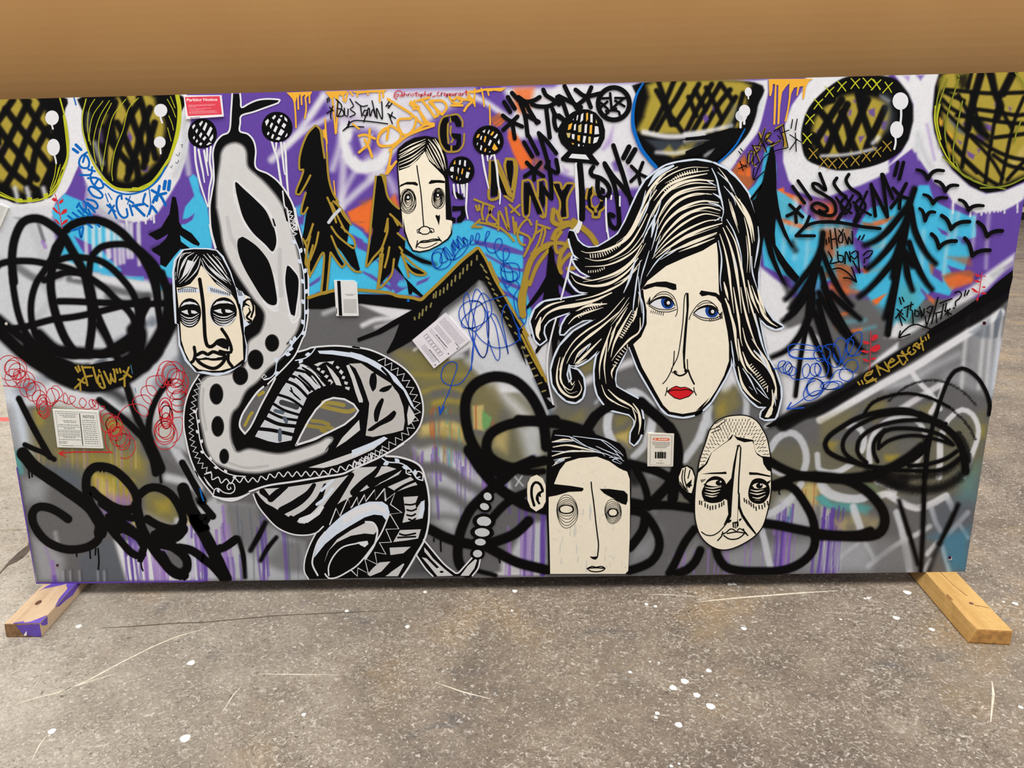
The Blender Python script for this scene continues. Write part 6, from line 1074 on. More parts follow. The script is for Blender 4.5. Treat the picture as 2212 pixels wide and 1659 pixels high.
stencil('gold and black stencilled key shape right of the lamp shaft', 'D', ['960,1200 1000,1170 1000,1250 980,1290 990,1390 1020,1410 1020,1440 960,1400 945,1300', '1090,1170 1140,1200 1140,1250 1090,1250', '1090,1330 1130,1330 1120,1400 1060,1440 1060,1400', '1020,1450 1055,1455 1052,1485 1020,1482'], ['1000,1180 1020,1250', '1020,1250 985,1290 985,1350 1020,1400 1070,1380 1100,1340 1080,1270 1030,1250', '1030,1400 1040,1440', '940,1390 990,1440 1010,1460 1005,1500 1075,1500 1080,1450 1130,1400', '950,1200 935,1300'], 6)
p = Part('lettering', 'gold brush lettering TONIGHT'); p.many('gold', 5, 'C', '1145,1380 1165,1430', '1180,1375 1185,1420', '1130,1310 1230,1350 1340,1390', '1230,1350 1210,1450 1225,1530', '1290,1400 1310,1480 1380,1560 1330,1580 1260,1540 1310,1430 1330,1390', '1390,1640 1400,1440 1500,1640 1470,1400', '1510,1370 1620,1480', '1620,1370 1530,1450', '1580,1560 1590,1659', 'J 40,600 60,780', 'J 240,680 200,620 130,680 90,780 120,880 170,900', 'J 110,760 220,820 210,920 160,1020', 'J 300,640 280,780 190,950', 'J 270,790 350,740 320,870 260,980', 'J 350,760 370,700 390,760 350,900', 'J 320,680 440,720', '1110,1605 1190,1530', '1105,1605 1210,1610', '1180,1560 1290,1580 1400,1620 I 1900,100 2000,180 2060,250').done()
# gold swirls and small fir
p = Part('painted_swirl', 'gold sprayed swirls around the small fir')
for s, w in (('J 480,520 470,640 540,680 650,660 720,760', 11), ('J 560,760 500,860 520,980 600,930 700,740', 9), ('J 430,900 320,960 240,1060 190,1200 160,1350 150,1600', 13), ('J 640,680 520,740 470,830', 10), ('J 520,540 560,640 620,680 720,680', 10), ('J 700,640 800,720 880,790 940,880', 13), ('J 420,960 300,1130 220,1330', 9), ('J 640,880 560,1000 540,1130 560,1200', 10), ('J 250,1000 400,900 560,880 680,930', 9), ('J 660,1000 590,1070 540,1160', 9), ('J 700,1150 640,1160', 10), ('J 180,1300 130,1500 150,1659', 16)):
    gs('gold', w, 'J', s, 6, .8); p.st('gold', w-1.5, 'J', s)
p.done()
p = Part('painted_tree', 'small black fir among the gold swirls')
gs('black', 6, 'J', '445,920 470,1000', 16, .6)
p.pf('black', 'J', '430,940 450,905 480,960 495,1080 540,1200 620,1300 740,1440 720,1470 600,1380 530,1320 540,1420 580,1490 480,1490 360,1520 380,1400 260,1540 190,1600 185,1570 320,1380 400,1240 415,1080').pf('black', 'P', '270,160 560,110 600,150 620,60 700,70 460,280 P 430,420 P 500,540 480,620 430,560 400,760 370,760 360,560 260,640 180,730 190,690 300,560 290,400 400,330 250,280').done()
p = Part('painted_mark', 'black brush smear left of the long hair').pf('black', 'P', '130,520 170,480 190,560 300,590 250,650 200,720 180,690 210,640').done()
# ------------------------------------------------------------------ brush tags right of centre
p = Part('lettering', 'bold black brush tag below the top edge')
p.many('black', 9.5, 'D', '45,255 110,360', '85,200 160,325', '130,155 220,250 300,300', '200,210 270,400 300,620', '200,200 280,250 370,235 430,200', '310,330 400,480', '290,400 420,470', '350,280 410,300 520,300 600,260 640,190', '470,120 500,180 580,230 640,280', '500,310 520,480 540,640', '620,200 680,260 730,400', '700,80 760,200 840,330', '640,190 780,260 880,310', '570,330 600,390 690,450 720,500', '590,380 590,480 620,560 680,520 690,450 640,400', '820,120 930,190 1090,160', '990,95 940,200 850,280', '940,190 985,310')
p.many('black', 9, 'D', '30,400 110,460 240,520', '190,410 130,470 35,555', '130,460 160,650').done()
p = Part('lettering', 'second bold black brush tag under the first')
p.many('black', 9, 'D', '260,690 350,845', '310,620 410,815', '420,590 480,770 530,960 555,1140 560,1290', '430,600 510,680 610,810', '610,880 625,1020 500,960', '290,910 370,990 470,1060', '440,910 380,980 270,1060', '370,990 370,1095', '500,960 530,900', '470,1180 510,1250 560,1300').done()
p = Part('painted_lamp', 'black hatched globe lamp on a long shaft')
p.st('white', 15, 'D', '850,930 850,1100 860,1300 870,1530 860,1600 840,1659', t1=.5).st('white', 6, 'D', '790,1659 840,1600 870,1540'); p.st('black', 13, 'D', '865,930 880,1100 890,1300 890,1520')
p.pf('black', 'D', '880,330 960,335 1040,370 1110,450 1140,560 1135,650 1090,740 1020,800 1000,820 1080,920 1060,945 960,920 720,905 665,890 660,860 740,780 660,700 630,620 640,520 700,430 790,360').pf('white', 'D', '780,815 930,825 970,880 745,860')
LW = ['880,390 905,372 900,450 870,475', '935,375 955,370 955,440 935,470', '980,385 1005,385 1005,480 980,470', '1040,440 1055,480 1040,485', '835,400 850,395 840,450 828,455', '745,500 785,480 770,545 735,560', '805,500 825,490 820,560 800,560', '850,510 885,490 880,580 850,580', '920,500 945,490 940,590 915,590', '975,505 1000,500 995,600 970,595', '1030,515 1065,520 1075,600 1025,605', '720,590 765,590 755,640 735,640', '780,600 810,605 805,660 780,650', '840,615 870,615 865,680 840,670', '905,620 935,625 920,700 898,690', '960,630 985,630 980,705 958,700', '1020,640 1075,630 1050,690 1010,705', '775,695 805,705 790,720', '790,440 800,435 795,455']
for i, s in enumerate(LW): p.pf(('white', 'drip', 'white', 'sand')[i % 4], 'D', s)
p.disc('white', 'D', 855, 722, 10, 14).disc('white', 'D', 905, 728, 5).done()
p = Part('lettering', 'bold black brush letters ON with a quotation mark'); p.many('black', 10, 'D', '1230,725 1280,880 1340,1060 1430,1370', '1135,920 1220,1050 1330,1180 1440,1330', '1140,940 1230,1130 1270,1300 1290,1480 1290,1590 1250,1625 1200,1590 1175,1510 1190,1470 1230,1490', '1010,960 985,1000 1000,1050 1090,1080 1160,1140 1190,1220 1150,1290 1090,1280 1060,1200 1060,1100').many('black', 11, 'D', '1340,860 1400,740', '1390,900 1465,770').many('black', 7.5, 'D', '1425,950 1510,1030 1600,1075', '1550,910 1500,1030 1420,1115', '1500,1040 1525,1150').done()
p = Part('painted_emblem', 'small round black face with crossed eyes'); t = np.linspace(0, 2*np.pi, 20)
p.st('black', 10.5, 'D', np.stack([1235+170*np.cos(t), 272+175*np.sin(t)], -1)).many('black', 5.5, 'D', '1195,160 1210,320', '1110,215 1200,210', '1250,210 1360,212', '1100,265 1170,330', '1165,250 1100,305', '1250,240 1350,300', '1340,215 1230,310', '1150,390 1180,350 1240,345 1290,360 1300,395', '1205,320 1260,325', '1150,350 1175,370').done()
Part('white_drips', 'thin white runs under the brush letters').many('white', 3.6, 'D', '1210,1270 1205,1310', '1300,1280 1300,1380', '1150,1300 1150,1500 1160,1659', 'J 1050,560 1060,700 1080,840').done()
ball('hatched black ball under the thin yellow run', 'C', 1280, 670, 168, 165, ['1150,640 1165,605 1190,600 1175,640', '1215,575 1250,550 1240,590', '1270,590 1290,555 1300,560 1280,605', '1300,610 1330,570 1345,580 1320,620', '1335,640 1375,595 1385,610 1360,650', '1380,690 1400,655 1405,700 1395,715', '1230,680 1245,620 1260,630 1245,695', '1190,660 1200,625 1215,620 1205,665', '1275,720 1300,660 1320,675 1295,730', '1320,760 1345,700 1385,760 1350,785', '1155,710 1165,690 1170,700 1160,725', '1190,770 1200,720 1215,730 1205,780', '1235,790 1245,755 1260,760 1250,795', '1285,800 1300,785 1305,800'], ['1215,830 1235,960 1260,1080 1285,1190', '1270,830 1275,890', '1320,830 1300,870', '1345,830 1370,950 1390,1150 1410,1250 1405,1360'], 'mix')
ball('hatched black ball touching the hair of the narrow face', 'C', 988, 995, 142, 155, ['900,930 920,880 925,925', '960,935 965,885 985,885 980,935', '1015,945 1020,885 1040,890 1035,955', '1065,985 1080,960 1085,985', '865,985 875,960 905,955 905,1010 870,1005', '945,1000 950,965 965,970 955,1040', '985,1030 1000,970 1010,980 1000,1040', '1035,1060 1045,1010 1080,1020 1060,1080 1035,1075', '870,1060 895,1045 895,1085', '930,1095 935,1060 945,1065 940,1100', '965,1110 975,1080 985,1085'], ['905,1150 915,1250 935,1300', '950,1150 960,1240', '990,1150 1000,1240', '1015,1150 1020,1280', '1050,1140 1045,1280 1040,1420 1060,1520'], 'mix')
# ------------------------------------------------------------------ large pasted woman's face with flowing hair
HAIR = 'J 650,830 665,745 700,755 740,850 800,905 860,930 960,920 1080,850 1180,780 1260,640 1330,480 1400,330 1480,200 1600,100 1700,40 1830,5 K 520,-20 700,10 880,100 1000,230 1080,340 1130,480 1170,600 1200,700 1215,850 1210,1000 1195,1130 1190,1300 Q 690,40 720,130 780,260 850,360 960,430 880,455 780,410 700,330 730,500 760,640 800,780 870,900 930,1080 935,1200 900,1350 870,1425 760,1435 715,1410 730,1350 780,1300 690,1295 600,1220 520,1120 470,1000 430,850 410,700 400,760 390,860 330,990 180,1240 80,1340 0,1385 P 2000,1345 1900,1388 1780,1408 1620,1378 1540,1300 1450,1150 1300,890 1200,645 1130,760 1060,900 1045,1000 1060,1080 1180,1150 1290,1210 1330,1320 1350,1440 1340,1600 V 1240,20 1240,110 1200,220 1150,280 1112,250 P 1215,1659 1220,1580 1262,1500 1262,1450 1200,1380 1000,1330 930,1270 860,1170 830,1050 825,900 850,750 915,640 760,785 640,850 570,850 P 545,835 520,950 545,1040 580,1000 560,875 640,900 700,980 715,1100 690,1200 620,1250 520,1230 430,1150 370,1050 355,900 385,780 450,640 600,480 830,350 700,360 560,440 490,510 455,510 470,420 520,330 590,260 410,320 330,360 280,420 270,500 298,570 260,600 230,622 180,570 155,470 130,370 180,240 280,160 460,130 J 720,1460 900,1425 760,1405 690,1340 645,1260 650,1190 720,1230 800,1262 880,1245 780,1190 720,1120 690,1060 760,1070 865,1100 780,1070 700,1000 665,900'
fc = new_face('large cream woman face with long black hair and red lips')
fc.st('ice', 7, 'J', HAIR+' J 650,830 665,745', step=6).pf('black', 'J', HAIR)
fc.pf('cream', 'J', '1430,1400 1500,1290 1700,1130 1900,1040 2100,960 2212,890 K 740,870 755,1000 760,1200 765,1400 795,1560 Q 325,330 355,480 372,620 372,800 318,960 238,1110 158,1230 78,1310 0,1355 P 2080,1190 1990,1310 1900,1355 1780,1375 1640,1350 1570,1280 1490,1140 1420,1010 1340,870 1290,740 1245,620 1330,540 1390,400 1390,250 1360,100 1350,0')
f3 = fc.done()
p = Part('hair_strands', 'cream and pale blue strands in the black hair', f3)
def strands(col, fr, w, *ss):
    for i, s in enumerate(ss): p.st(col, w*(1+.25*math.sin(i*1.7)), fr, s, t0=.25, t1=.12)
strands('cream', 'K', 6.2, '640,125 400,175 200,265 60,420', '705,205 500,195 300,255 150,385 40,600', '735,275 540,275 330,335 180,475 60,720', '690,350 500,345 320,425 190,565 80,760', '765,440 580,425 380,495 200,645 80,860', '780,525 620,495 400,575 230,725 100,900', '775,590 600,565 400,655 220,805 60,1000', '770,625 620,645 400,745 200,885 40,1050', '800,665 600,725 420,805 260,905 80,1040', '745,765 560,835 400,905 180,1000', '720,825 540,895 330,975')
strands('cream', 'K', 2.6, '650,60 450,60 250,130 80,260 0,420', '660,90 400,130 180,230', '760,480 560,460 300,560 120,760', '770,560 560,530 330,620 150,800', '740,300 500,305 280,390 120,600', '700,240 480,230 260,300', '760,700 560,770 330,860 120,980', '700,800 480,880 300,950', '650,340 400,390 200,540', '740,780 520,870 380,930')
strands('cream', 'J', 5.5, '1830,50 1650,150 1510,330 1420,540 1330,720', '1600,300 1480,480 1380,680 1250,850 1050,950 860,985 780,965', '1500,560 1420,720 1300,900 1120,1030 950,1070 820,1040', '1500,760 1400,920 1250,1040 1050,1120 820,1135', '1440,900 1340,1060 1180,1190 980,1265 800,1300', '1400,1040 1280,1190 1100,1310 920,1345 740,1310 670,1230', '1390,1150 1240,1300 1060,1400 900,1460 720,1500')
strands('cream', 'J', 2.6, '1700,120 1540,300 1430,520 1300,760 1160,880', '1640,160 1500,360 1380,620', '1480,360 1400,560 1300,760 1150,920 960,990', '1530,600 1440,800 1290,980 1080,1080', '1480,880 1360,1060 1180,1220 960,1300', '1440,1060 1300,1230 1140,1330', '1350,1180 1180,1340 1000,1430', '720,1200 800,1260 900,1280', '1620,420 1520,620 1480,720', '1450,480 1360,680 1240,830', '1560,340 1620,200 1700,130')
strands('cream', 'P', 9, '1010,60 820,145 620,195 440,225 310,290 235,400', '240,330 215,430 205,520 235,575')
strands('cream', 'P', 5, '500,150 350,190 240,260 180,350', '960,180 760,200 620,260', '540,400 620,320 760,270 920,220', '1150,110 950,330 740,470 600,590 500,750 440,900', '450,760 420,900 420,1030 470,1130 560,1190 640,1180 685,1100 650,1010', '1100,260 900,430 720,570 590,700 520,830', '520,700 470,850 455,1000 500,1080 570,1115 610,1050', '760,620 650,720 600,830', '900,560 700,760 620,840 740,780', '1010,430 960,570 910,720 880,860 880,1000', '970,540 950,700 930,860 950,1050', '1070,380 1010,560 970,700', '1230,250 1130,420 1040,600 1000,760', '1320,330 1310,480 1200,570 1080,700 1010,800', '900,1060 950,1180 1060,1260 1200,1320', '970,1110 1080,1210 1220,1290 1290,1370', '1240,1260 1300,1350 1320,1480 1300,1600', '1060,830 1010,920 1020,990', '1180,220 1060,420 1000,520', '1290,220 1240,380')
strands('cream', 'P', 2.4, '480,760 450,900 480,1060 550,1150 640,1130', '560,1000 580,1060 610,1020', '1200,170 1000,420', '1260,330 1100,560', '800,170 640,260', '1230,1300 1270,1420 1260,1500', '1310,60 1300,220', '1200,110 1100,260 1000,380')
strands('cream', 'K', 5.5, '775,780 830,950 870,1150 900,1400 930,1640', '810,710 880,880 940,1100 985,1400 1010,1640', '845,690 940,860 1000,1100 1055,1400 1095,1640', '1040,600 1080,780 1105,1000 1100,1200', '985,400 1055,560 1105,720 1130,880', '945,365 1045,505 1120,680 1150,860', '900,330 980,460 1080,640', '830,1480 870,1560 900,1640', '820,1300 870,1500', '1080,1280 1130,1480 1200,1640', '1120,1340 1190,1520 1280,1660')
strands('cream', 'K', 3, '870,400 900,520 940,640 985,770', '890,430 930,560 970,690', '760,60 850,180 920,320', '1060,800 1080,1000 1070,1200')
strands('cream', 'Q', 5.5, '420,0 450,180 480,360 500,560 520,640', '335,120 380,260 430,440 450,620 480,800', '500,0 530,180 580,380 640,560 700,690', '560,0 600,160 650,330 690,480', '470,560 500,760 560,900 620,950', '470,860 520,1060 620,1190 720,1260', '520,440 560,600 640,740 740,830 820,930', '620,560 700,680 780,800 840,940 880,1100', '640,690 740,800 830,930 880,1080 890,1220', '700,200 740,290 820,380 900,430', '640,60 700,180 760,300', '840,1110 850,1250 800,1380', '680,20 720,150 770,280', '520,700 580,850 680,960', '880,1080 870,1240')
p.pf('cream', 'Q', '840,1270 800,1330 760,1410 800,1415 835,1380 850,1320')
for a, b, n in (('K 170,310 330,155 530,90', 9, 17), ('J 880,1020 1020,1000 1200,890', 9, 14), ('P 650,320 760,250 900,180', 7, 12), ('P 1110,540 1180,430 1260,280', 9, 12), ('P 1040,850 1100,740 1180,640', 8, 8), ('Q 600,850 690,960 790,1110', 11, 12), ('K 870,380 920,560 990,770', 0, 2), ('J 860,1190 960,1180 1030,1150', 5, 8)):
    q = spline(P('0', a), step=2); L = np.r_[0, np.cumsum(np.hypot(*np.diff(q, axis=0).T))]
    for t in np.linspace(0, L[-1], n):
        x = np.array([np.interp(t, L, q[:, 0]), np.interp(t, L, q[:, 1])])
        x2 = np.array([np.interp(min(t+2, L[-1]), L, q[:, 0]), np.interp(min(t+2, L[-1]), L, q[:, 1])]); d = x2-x if np.hypot(*(x2-x)) > 0 else np.array([1., 0]); d /= np.hypot(*d)
        nn = np.array([-d[1], d[0]])*b*.5; p.st('cream', 1.8, '0', np.array([x-nn, x+nn]))
ICE = [('K 690,70 740,180 770,320 800,440 815,540 790,640', 4.5), ('K 700,340 770,380 810,440', 4), ('K 650,440 760,470 810,520', 4), ('K 720,640 790,600 800,650', 2.5), ('K 830,60 960,180', 2.6), ('K 750,110 880,230 950,360', 2.8), ('K 820,260 920,380 950,470', 2.8), ('K 850,620 930,760 1000,980 1020,1150', 3.6), ('K 930,1020 960,1180', 3), ('K 760,850 795,1050 780,1280 795,1400', 3.6), ('K 1120,1020 1130,1200 1190,1400', 3.4), ('K 630,200 740,260', 3), ('K 1190,700 1200,860 1150,1150', 5), ('K 270,40 100,130 0,260', 11), ('J 1480,310 1440,480 1400,640', 3.2), ('J 1540,310 1500,480 1400,700', 3.2), ('J 1650,400 1600,560 1480,780 1450,880', 4), ('J 1580,580 1560,720 1540,820', 7), ('J 1620,620 1590,780 1540,960', 3), ('J 1640,800 1560,1040', 2.8), ('J 1520,960 1440,1220 1420,1340', 3), ('J 1750,940 1600,1080 1490,1240', 3.2), ('J 1880,910 1640,1060', 2.8), ('J 1370,1050 1300,1280 1240,1420', 6), ('J 1400,1240 1420,1450 1440,1640', 3), ('J 1420,1070 1380,1300 1340,1640', 3.4), ('J 1560,540 1440,820', 3), ('P 1300,50 1350,200 1350,400 1300,500', 3.6), ('P 1260,60 1240,240', 2.8), ('P 640,760 780,610 740,690', 3), ('Q 655,290 690,450 740,640 800,790', 5), ('Q 640,690 700,740', 3), ('Q 700,680 760,820 830,960', 5), ('Q 640,680 760,800', 2.6), ('Q 520,880 600,1000 680,1160', 3.6), ('Q 600,940 700,1060 800,1210', 3.2), ('Q 670,1090 760,1180 810,1215', 2.4), ('Q 590,1080 630,1115', 2.4), ('Q 860,1150 880,1290', 2.6), ('Q 395,580 420,760 440,860', 3.2)]
for s, w in ICE: p.st('ice', w, 'K', s, t0=.4, t1=.2)
p.done()
Part('eyebrow', None, f3).pf('ink', 'J', '1440,1370 1490,1330 1600,1300 1700,1295 1810,1325 1815,1385 1780,1390 1700,1360 1580,1350 1470,1385').done(); Part('eyebrow', None, f3).pf('ink', 'P', '1960,70 1980,35 2040,45 2140,60 2212,110 Q 280,120 290,180 P 2140,105 2060,85 1990,100').done()
def weye(f, fr, x, y, mirror=False):
    p = Part('eye', 'blue eye with lashes', f)
    p.pf('white', fr, [(x-140, y+5), (x-80, y-40), (x, y-65), (x+80, y-40), (x+120, y+25), (x+60, y+55), (x-60, y+48)], sm=True)
    p.pf((24,70,150), fr, [(x-22, y-50), (x+60, y-60), (x+115, y-5), (x+90, y+45), (x+30, y+55), (x-15, y+20)], sm=True).disc('ink', fr, x+48, y-12, 42, 46).disc('white', fr, x+55, y-10, 18, 20)
    p.st('ink', 6, fr, [(x-150, y+5), (x-90, y-45), (x, y-70), (x+80, y-50), (x+130, y+25)], t0=.4, t1=.3).st('ink', 1.8, fr, [(x-150, y+10), (x-60, y+55), (x+60, y+65), (x+130, y+40)]).st('ink', 1.8, fr, [(x-160, y+20), (x-60, y+78), (x+60, y+88), (x+145, y+60)])
    p.st('ink', 1.8, fr, [(x-140, y-20), (x-60, y-110), (x+30, y-130), (x+110, y-80), (x+150, y+20), (x+150, y+100), (x+130, y+140)] if not mirror else [(x-200, y+80), (x-180, y+20), (x-100, y-90), (x-10, y-130), (x+70, y-90), (x+120, y-20)]); p.st('ink', 1.6, fr, [(x-110, y-60), (x-40, y-100), (x+50, y-100), (x+110, y-50)])
    for k in range(7): p.st('ink', 1.6, fr, [(x-130+k*22+(150 if mirror else 0), y+72+k*4-(10*k if mirror else 0)), (x-135+k*22+(165 if mirror else 0), y+100+k*5-(10*k if mirror else 0))])
    for k in range(6):
        if mirror: p.st('ink', 1.6, fr, [(x+130, y+20+k*8), (x+165, y-10+k*14)])
        else: p.st('ink', 1.8, fr, [(x-145, y+10-k*6), (x-185+k*8, y-5-k*14)])
    return p.done()
weye(f3, 'P', 1570, 180); weye(f3, 'P', 2050, 275, True)
p = Part('nose', None, f3); p.pf('ink', 'P', '1820,60 1845,65 1848,200 1830,420 1815,620 1805,800 1815,900 1790,880 1780,700 1800,450 1822,250').many('ink', 2.2, 'P', '1820,62 1798,120 1785,350 1760,560 1730,740 1690,830 1655,900 1670,930 1700,905 1720,920 1700,950', '1690,690 1680,830 1650,920 1600,1010 1560,1050', '1830,780 1835,900').many('ink', 3.6, 'P', '1690,930 1740,960 1790,950 1830,915 1810,890', '1840,900 1870,980 1905,1050').disc('ink', 'P', 1695, 918, 14).disc('ink', 'P', 1812, 905, 16, 20).done()
Part('lips', 'bright red lips', f3).pf('ink', 'P', '1605,1130 1660,1090 1710,1068 1755,1085 1810,1080 1860,1100 1905,1135 1850,1190 1750,1222 1690,1205 1640,1165').pf('lips', 'P', '1625,1130 1665,1098 1712,1078 1755,1098 1808,1088 1855,1108 1895,1133 1845,1180 1750,1212 1695,1195 1645,1158').st('ink', 2.2, 'P', '1615,1132 1690,1115 1760,1118 1830,1110 1900,1135').many('ink', 2.2, 'P', '1612,1085 1605,1130 1590,1180', '1900,1085 1908,1130 1930,1175').done()
Part('crayon_line', 'white crayon line falling beside the hair').many('white', 4, 'J', '680,1020 640,1180 600,1340 560,1490').many('white', 3.6, 'P', '410,330 370,470 330,650 310,820 320,1000 350,1160 375,1270').done()
# ------------------------------------------------------------------ looping black spray lines, lower centre and right
p = Part('scribble', 'thick black sprayed loops behind the two lower faces')
LO = [('O 1660,1659 1500,1540 1360,1380 1270,1200 1230,960 1250,780 1340,650 1480,580 1620,570 1780,620 1930,760 2040,950 2090,1130 2110,1330', 21), ('O 2212,1040 2040,1050 1840,1060 1640,1110 1500,1200 1460,1330 1500,1440 1620,1520 1780,1560 1960,1510 2090,1480', 20), ('U 1960,170 1780,260 1620,400 1430,560 1280,720 1180,950 1150,1150 1170,1300 1260,1400', 20), ('U 1270,60 1400,260 1560,440 1720,560 1900,660 2100,700', 22), ('U 1720,260 1900,300 2080,290', 12), ('U 850,920 1000,1000 1180,1060 1400,1090 1600,1040 1780,960 1920,830', 20), ('U 1380,1060 1560,1160 1800,1280 2110,1360', 20), ('U 2100,480 1900,520 1700,620 1540,780 1460,930 1420,1080', 16), ('U 1180,1330 1400,1380 1560,1420', 8),
      ('P 0,1440 240,1460 480,1490 660,1540 780,1600', 20), ('P 740,1540 820,1420 920,1330 1020,1290', 19), ('P 1330,1250 1440,1350 1560,1450 1640,1540', 22), ('V 680,130 720,60 760,0', 20), ('V 1500,100 1560,200 1590,340 1580,480 1520,640 1420,760 1300,880', 20), ('V 1100,470 1280,510 1440,570 1600,680 1740,830', 18), ('V 1180,540 1240,650 1280,780 1290,900', 14), ('V 1120,850 1300,880 1500,880 1740,910', 17), ('V 1110,930 1240,960 1340,1080 1400,1220 1390,1340 1320,1440 1200,1500 1100,1530', 17), ('V 1260,1010 1240,1120 1160,1240 1110,1300', 18), ('V 1750,1120 1650,1260 1560,1450 1500,1560', 16), ('V 1810,1330 1760,1440 1680,1520 1580,1560', 17), ('V 1620,620 1680,780', 16),
      ('W 950,1150 1100,1170 1300,1210 1500,1250 1700,1280 1900,1270 2028,1230', 18), ('W 490,1400 510,1480 580,1580 700,1620 900,1630 1150,1620 1330,1550 1450,1430 1480,1280 1450,1100 1380,960 1280,820 1180,770 1080,790', 17), ('W 1020,530 1120,590 1280,660 1480,700 1700,710 2028,700', 17), ('W 1040,780 1150,740 1280,690 1450,680', 18), ('W 120,600 80,760 60,900', 22)]
for s, w in LO:
    gs('black', w+1, 'O', s, 7, .9); p.st('black', w-2, 'O', s, wob=.02)
p.many('black', 3.4, 'U', '965,1030 965,1100 968,1155', '890,1020 892,1050', '1600,1240 1608,1280').many('black', 3, 'W', '1120,820 1115,850 1125,862'); p.done()
gs('black', 30, 'V', '1120,500 1160,620', 20, .7)
p = Part('scribble', 'thin black sprayed spiral at the right')
SP = [('R 1830,980 1840,880 1800,740 1720,600 1620,510 1540,480 1460,510 1390,600 1340,720 1290,860 1250,1000 1220,1100 1190,1250 1160,1420 1140,1659', 8), ('R 1180,1030 1080,980 940,930 800,930 600,960 400,1020 240,1110 100,1210 50,1300 80,1380 200,1450 360,1500 560,1550 760,1560 900,1520 1060,1430 1150,1330 1180,1220', 9.5), ('R 1300,1060 1120,1000 960,970 800,970 620,1000 460,1070 330,1150 250,1260 250,1370 320,1450 440,1520', 8), ('R 1360,1080 1180,1050 1000,1040 800,1060 620,1110 480,1190 410,1280 400,1370 430,1440 500,1500', 8), ('R 1420,1290 1300,1200 1120,1150 940,1130 760,1140 640,1200 580,1290 580,1400 620,1490', 8), ('R 1440,1310 1260,1250 1060,1210 880,1220 730,1270 650,1330', 7), ('R 1080,980 1260,1070 1400,1160 1500,1280 1560,1440 1580,1600', 14), ('R 960,1540 1160,1520 1360,1460 1480,1380', 8), ('R 760,1580 1000,1590 1260,1590 1420,1530 1530,1440', 8), ('R 700,1150 640,1250 630,1350', 7)]
for s, w in SP: gs('black', w, 'R', s, 6, .85); p.st('black', w-1, 'R', s)
for s, w in (('R 480,960 560,850 700,790 860,755 1000,755 1160,790 1300,850 1440,930', 6), ('R 740,840 860,730 980,660 1120,620 1240,610 1380,640 1500,700 1600,780 1690,880', 4.5), ('R 1440,940 1560,1050 1640,1160 1680,1250', 5), ('R 1500,1200 1580,1340 1600,1480', 16)): gs('black', w, 'R', s, 4, .75, rag=3)
p.st('black', 5.5, 'R', '470,975 560,860 700,795 860,755 1000,755 1160,790 1300,850 1400,900')
p.done()
for s, w, a in (('X 520,310 700,400 900,470 1100,490 1300,470 1450,400 1560,300 1590,150', 20, .85), ('X 700,320 950,350 1200,340 1380,280 1500,180', 14, .8), ('X 640,350 800,420 900,400',26,.8)): gs('black', w, 'X', s, 16, a, rag=4)
p = Part('scribble', 'thick black loop at the lower right'); 
for s, w in (('X -40,350 200,370 400,350 560,330 760,250 950,140 1100,20', 17), ('X -40,340 150,360 320,400 480,490 600,600 680,720 700,840 660,940 560,990 400,1000 200,990 -60,985', 19)): gs('black', w+1, 'X', s, 10, .9); p.st('black', w-2, 'X', s)
p.done()
for i, (s, w) in enumerate((('X 1140,-40 1150,200 1130,400 1120,700 1110,1000 1100,1200 1090,1380', 9), ('X 855,610 920,830 990,1050 1060,1300', 8), ('X 1495,655 1420,820 1340,980 1290,1080', 9))):
    gs('black', w+2, 'X', s, 10, .8); Part('painted_stroke', 'tapering black sprayed stem').st('black', w-2, 'X', s, t0=.5, t1=.5).done()
gs('black', 9, 'X', '1290,1080 1230,1220 1180,1370', 16, .7)
# ------------------------------------------------------------------ square face
fc = new_face('cream square-jawed face with thick brows at the lower edge')
fc.pf('black', 'V', '345,130 420,120 600,130 760,170 900,220 1000,260 1060,320 1085,420 1105,520 1120,700 1115,1000 1105,1300 1090,1560 300,1560 290,1200 275,900 275,600 290,350')
fc.pf('cream', 'V', '440,460 600,410 780,395 900,440 1000,510 1080,545 1105,620 1108,900 1105,1200 1090,1530 1060,1560 315,1560 310,1300 300,1000 300,800 340,700 370,620')
f4 = fc.done()
p = Part('brushwork', 'thin grey-blue and cream brush marks', f4)
for i in range(46): 
    x, y = rng.uniform(340, 1060), rng.uniform(520, 1520); p.st((222, 216, 204) if i % 3 else (206, 208, 204), rng.uniform(3, 9), 'V', [(x, y), (x+rng.uniform(-40, 40), y+rng.uniform(-16, 16))] if i % 2 else [(x, y), (x+rng.uniform(-8, 8), y+rng.uniform(40, 120))], t0=.3, t1=.3)
p.done()['kind'] = 'stuff'
p = Part('hair', 'slick black hair with pale scratches', f4); p.pf('black', 'V', '345,130 600,130 900,220 1010,265 1060,330 1090,440 1100,540 1040,530 900,430 790,380 620,400 470,450 400,540 360,650 300,700 280,560 300,330')
for s in ('330,250 450,225 560,235', '340,300 480,280 640,310 800,350', '330,390 480,345 620,340 760,350', '350,480 420,420 520,400'): p.st('cream', 4.4, 'V', s, t0=.4, t1=.2)
for s in ('360,180 520,200 640,270 760,340', '540,190 700,210 860,240 1000,340 1040,390', '330,340 470,345 620,340', '620,330 780,350 900,380 1030,460', '770,290 880,340 1000,390 1040,440', '350,430 440,410 360,450 460,425 330,490', '820,230 940,320 1040,380', '950,330 1020,420 930,370 1050,440', '900,400 1000,410 930,430 1020,470', '500,190 560,240 660,290', '640,280 800,340 860,390', '330,250 560,240'): p.st('ice', 2, 'V', s, t0=.6, t1=.3)
p.done()
Part('eyebrow', None, f4).pf('ink', 'V', '300,660 380,670 520,685 640,705 648,720 630,740 500,745 380,780 300,795').done(); Part('eyebrow', None, f4).pf('ink', 'V', '805,715 900,715 1050,735 1085,770 1085,830 1070,875 1020,860 940,810 850,760').done()
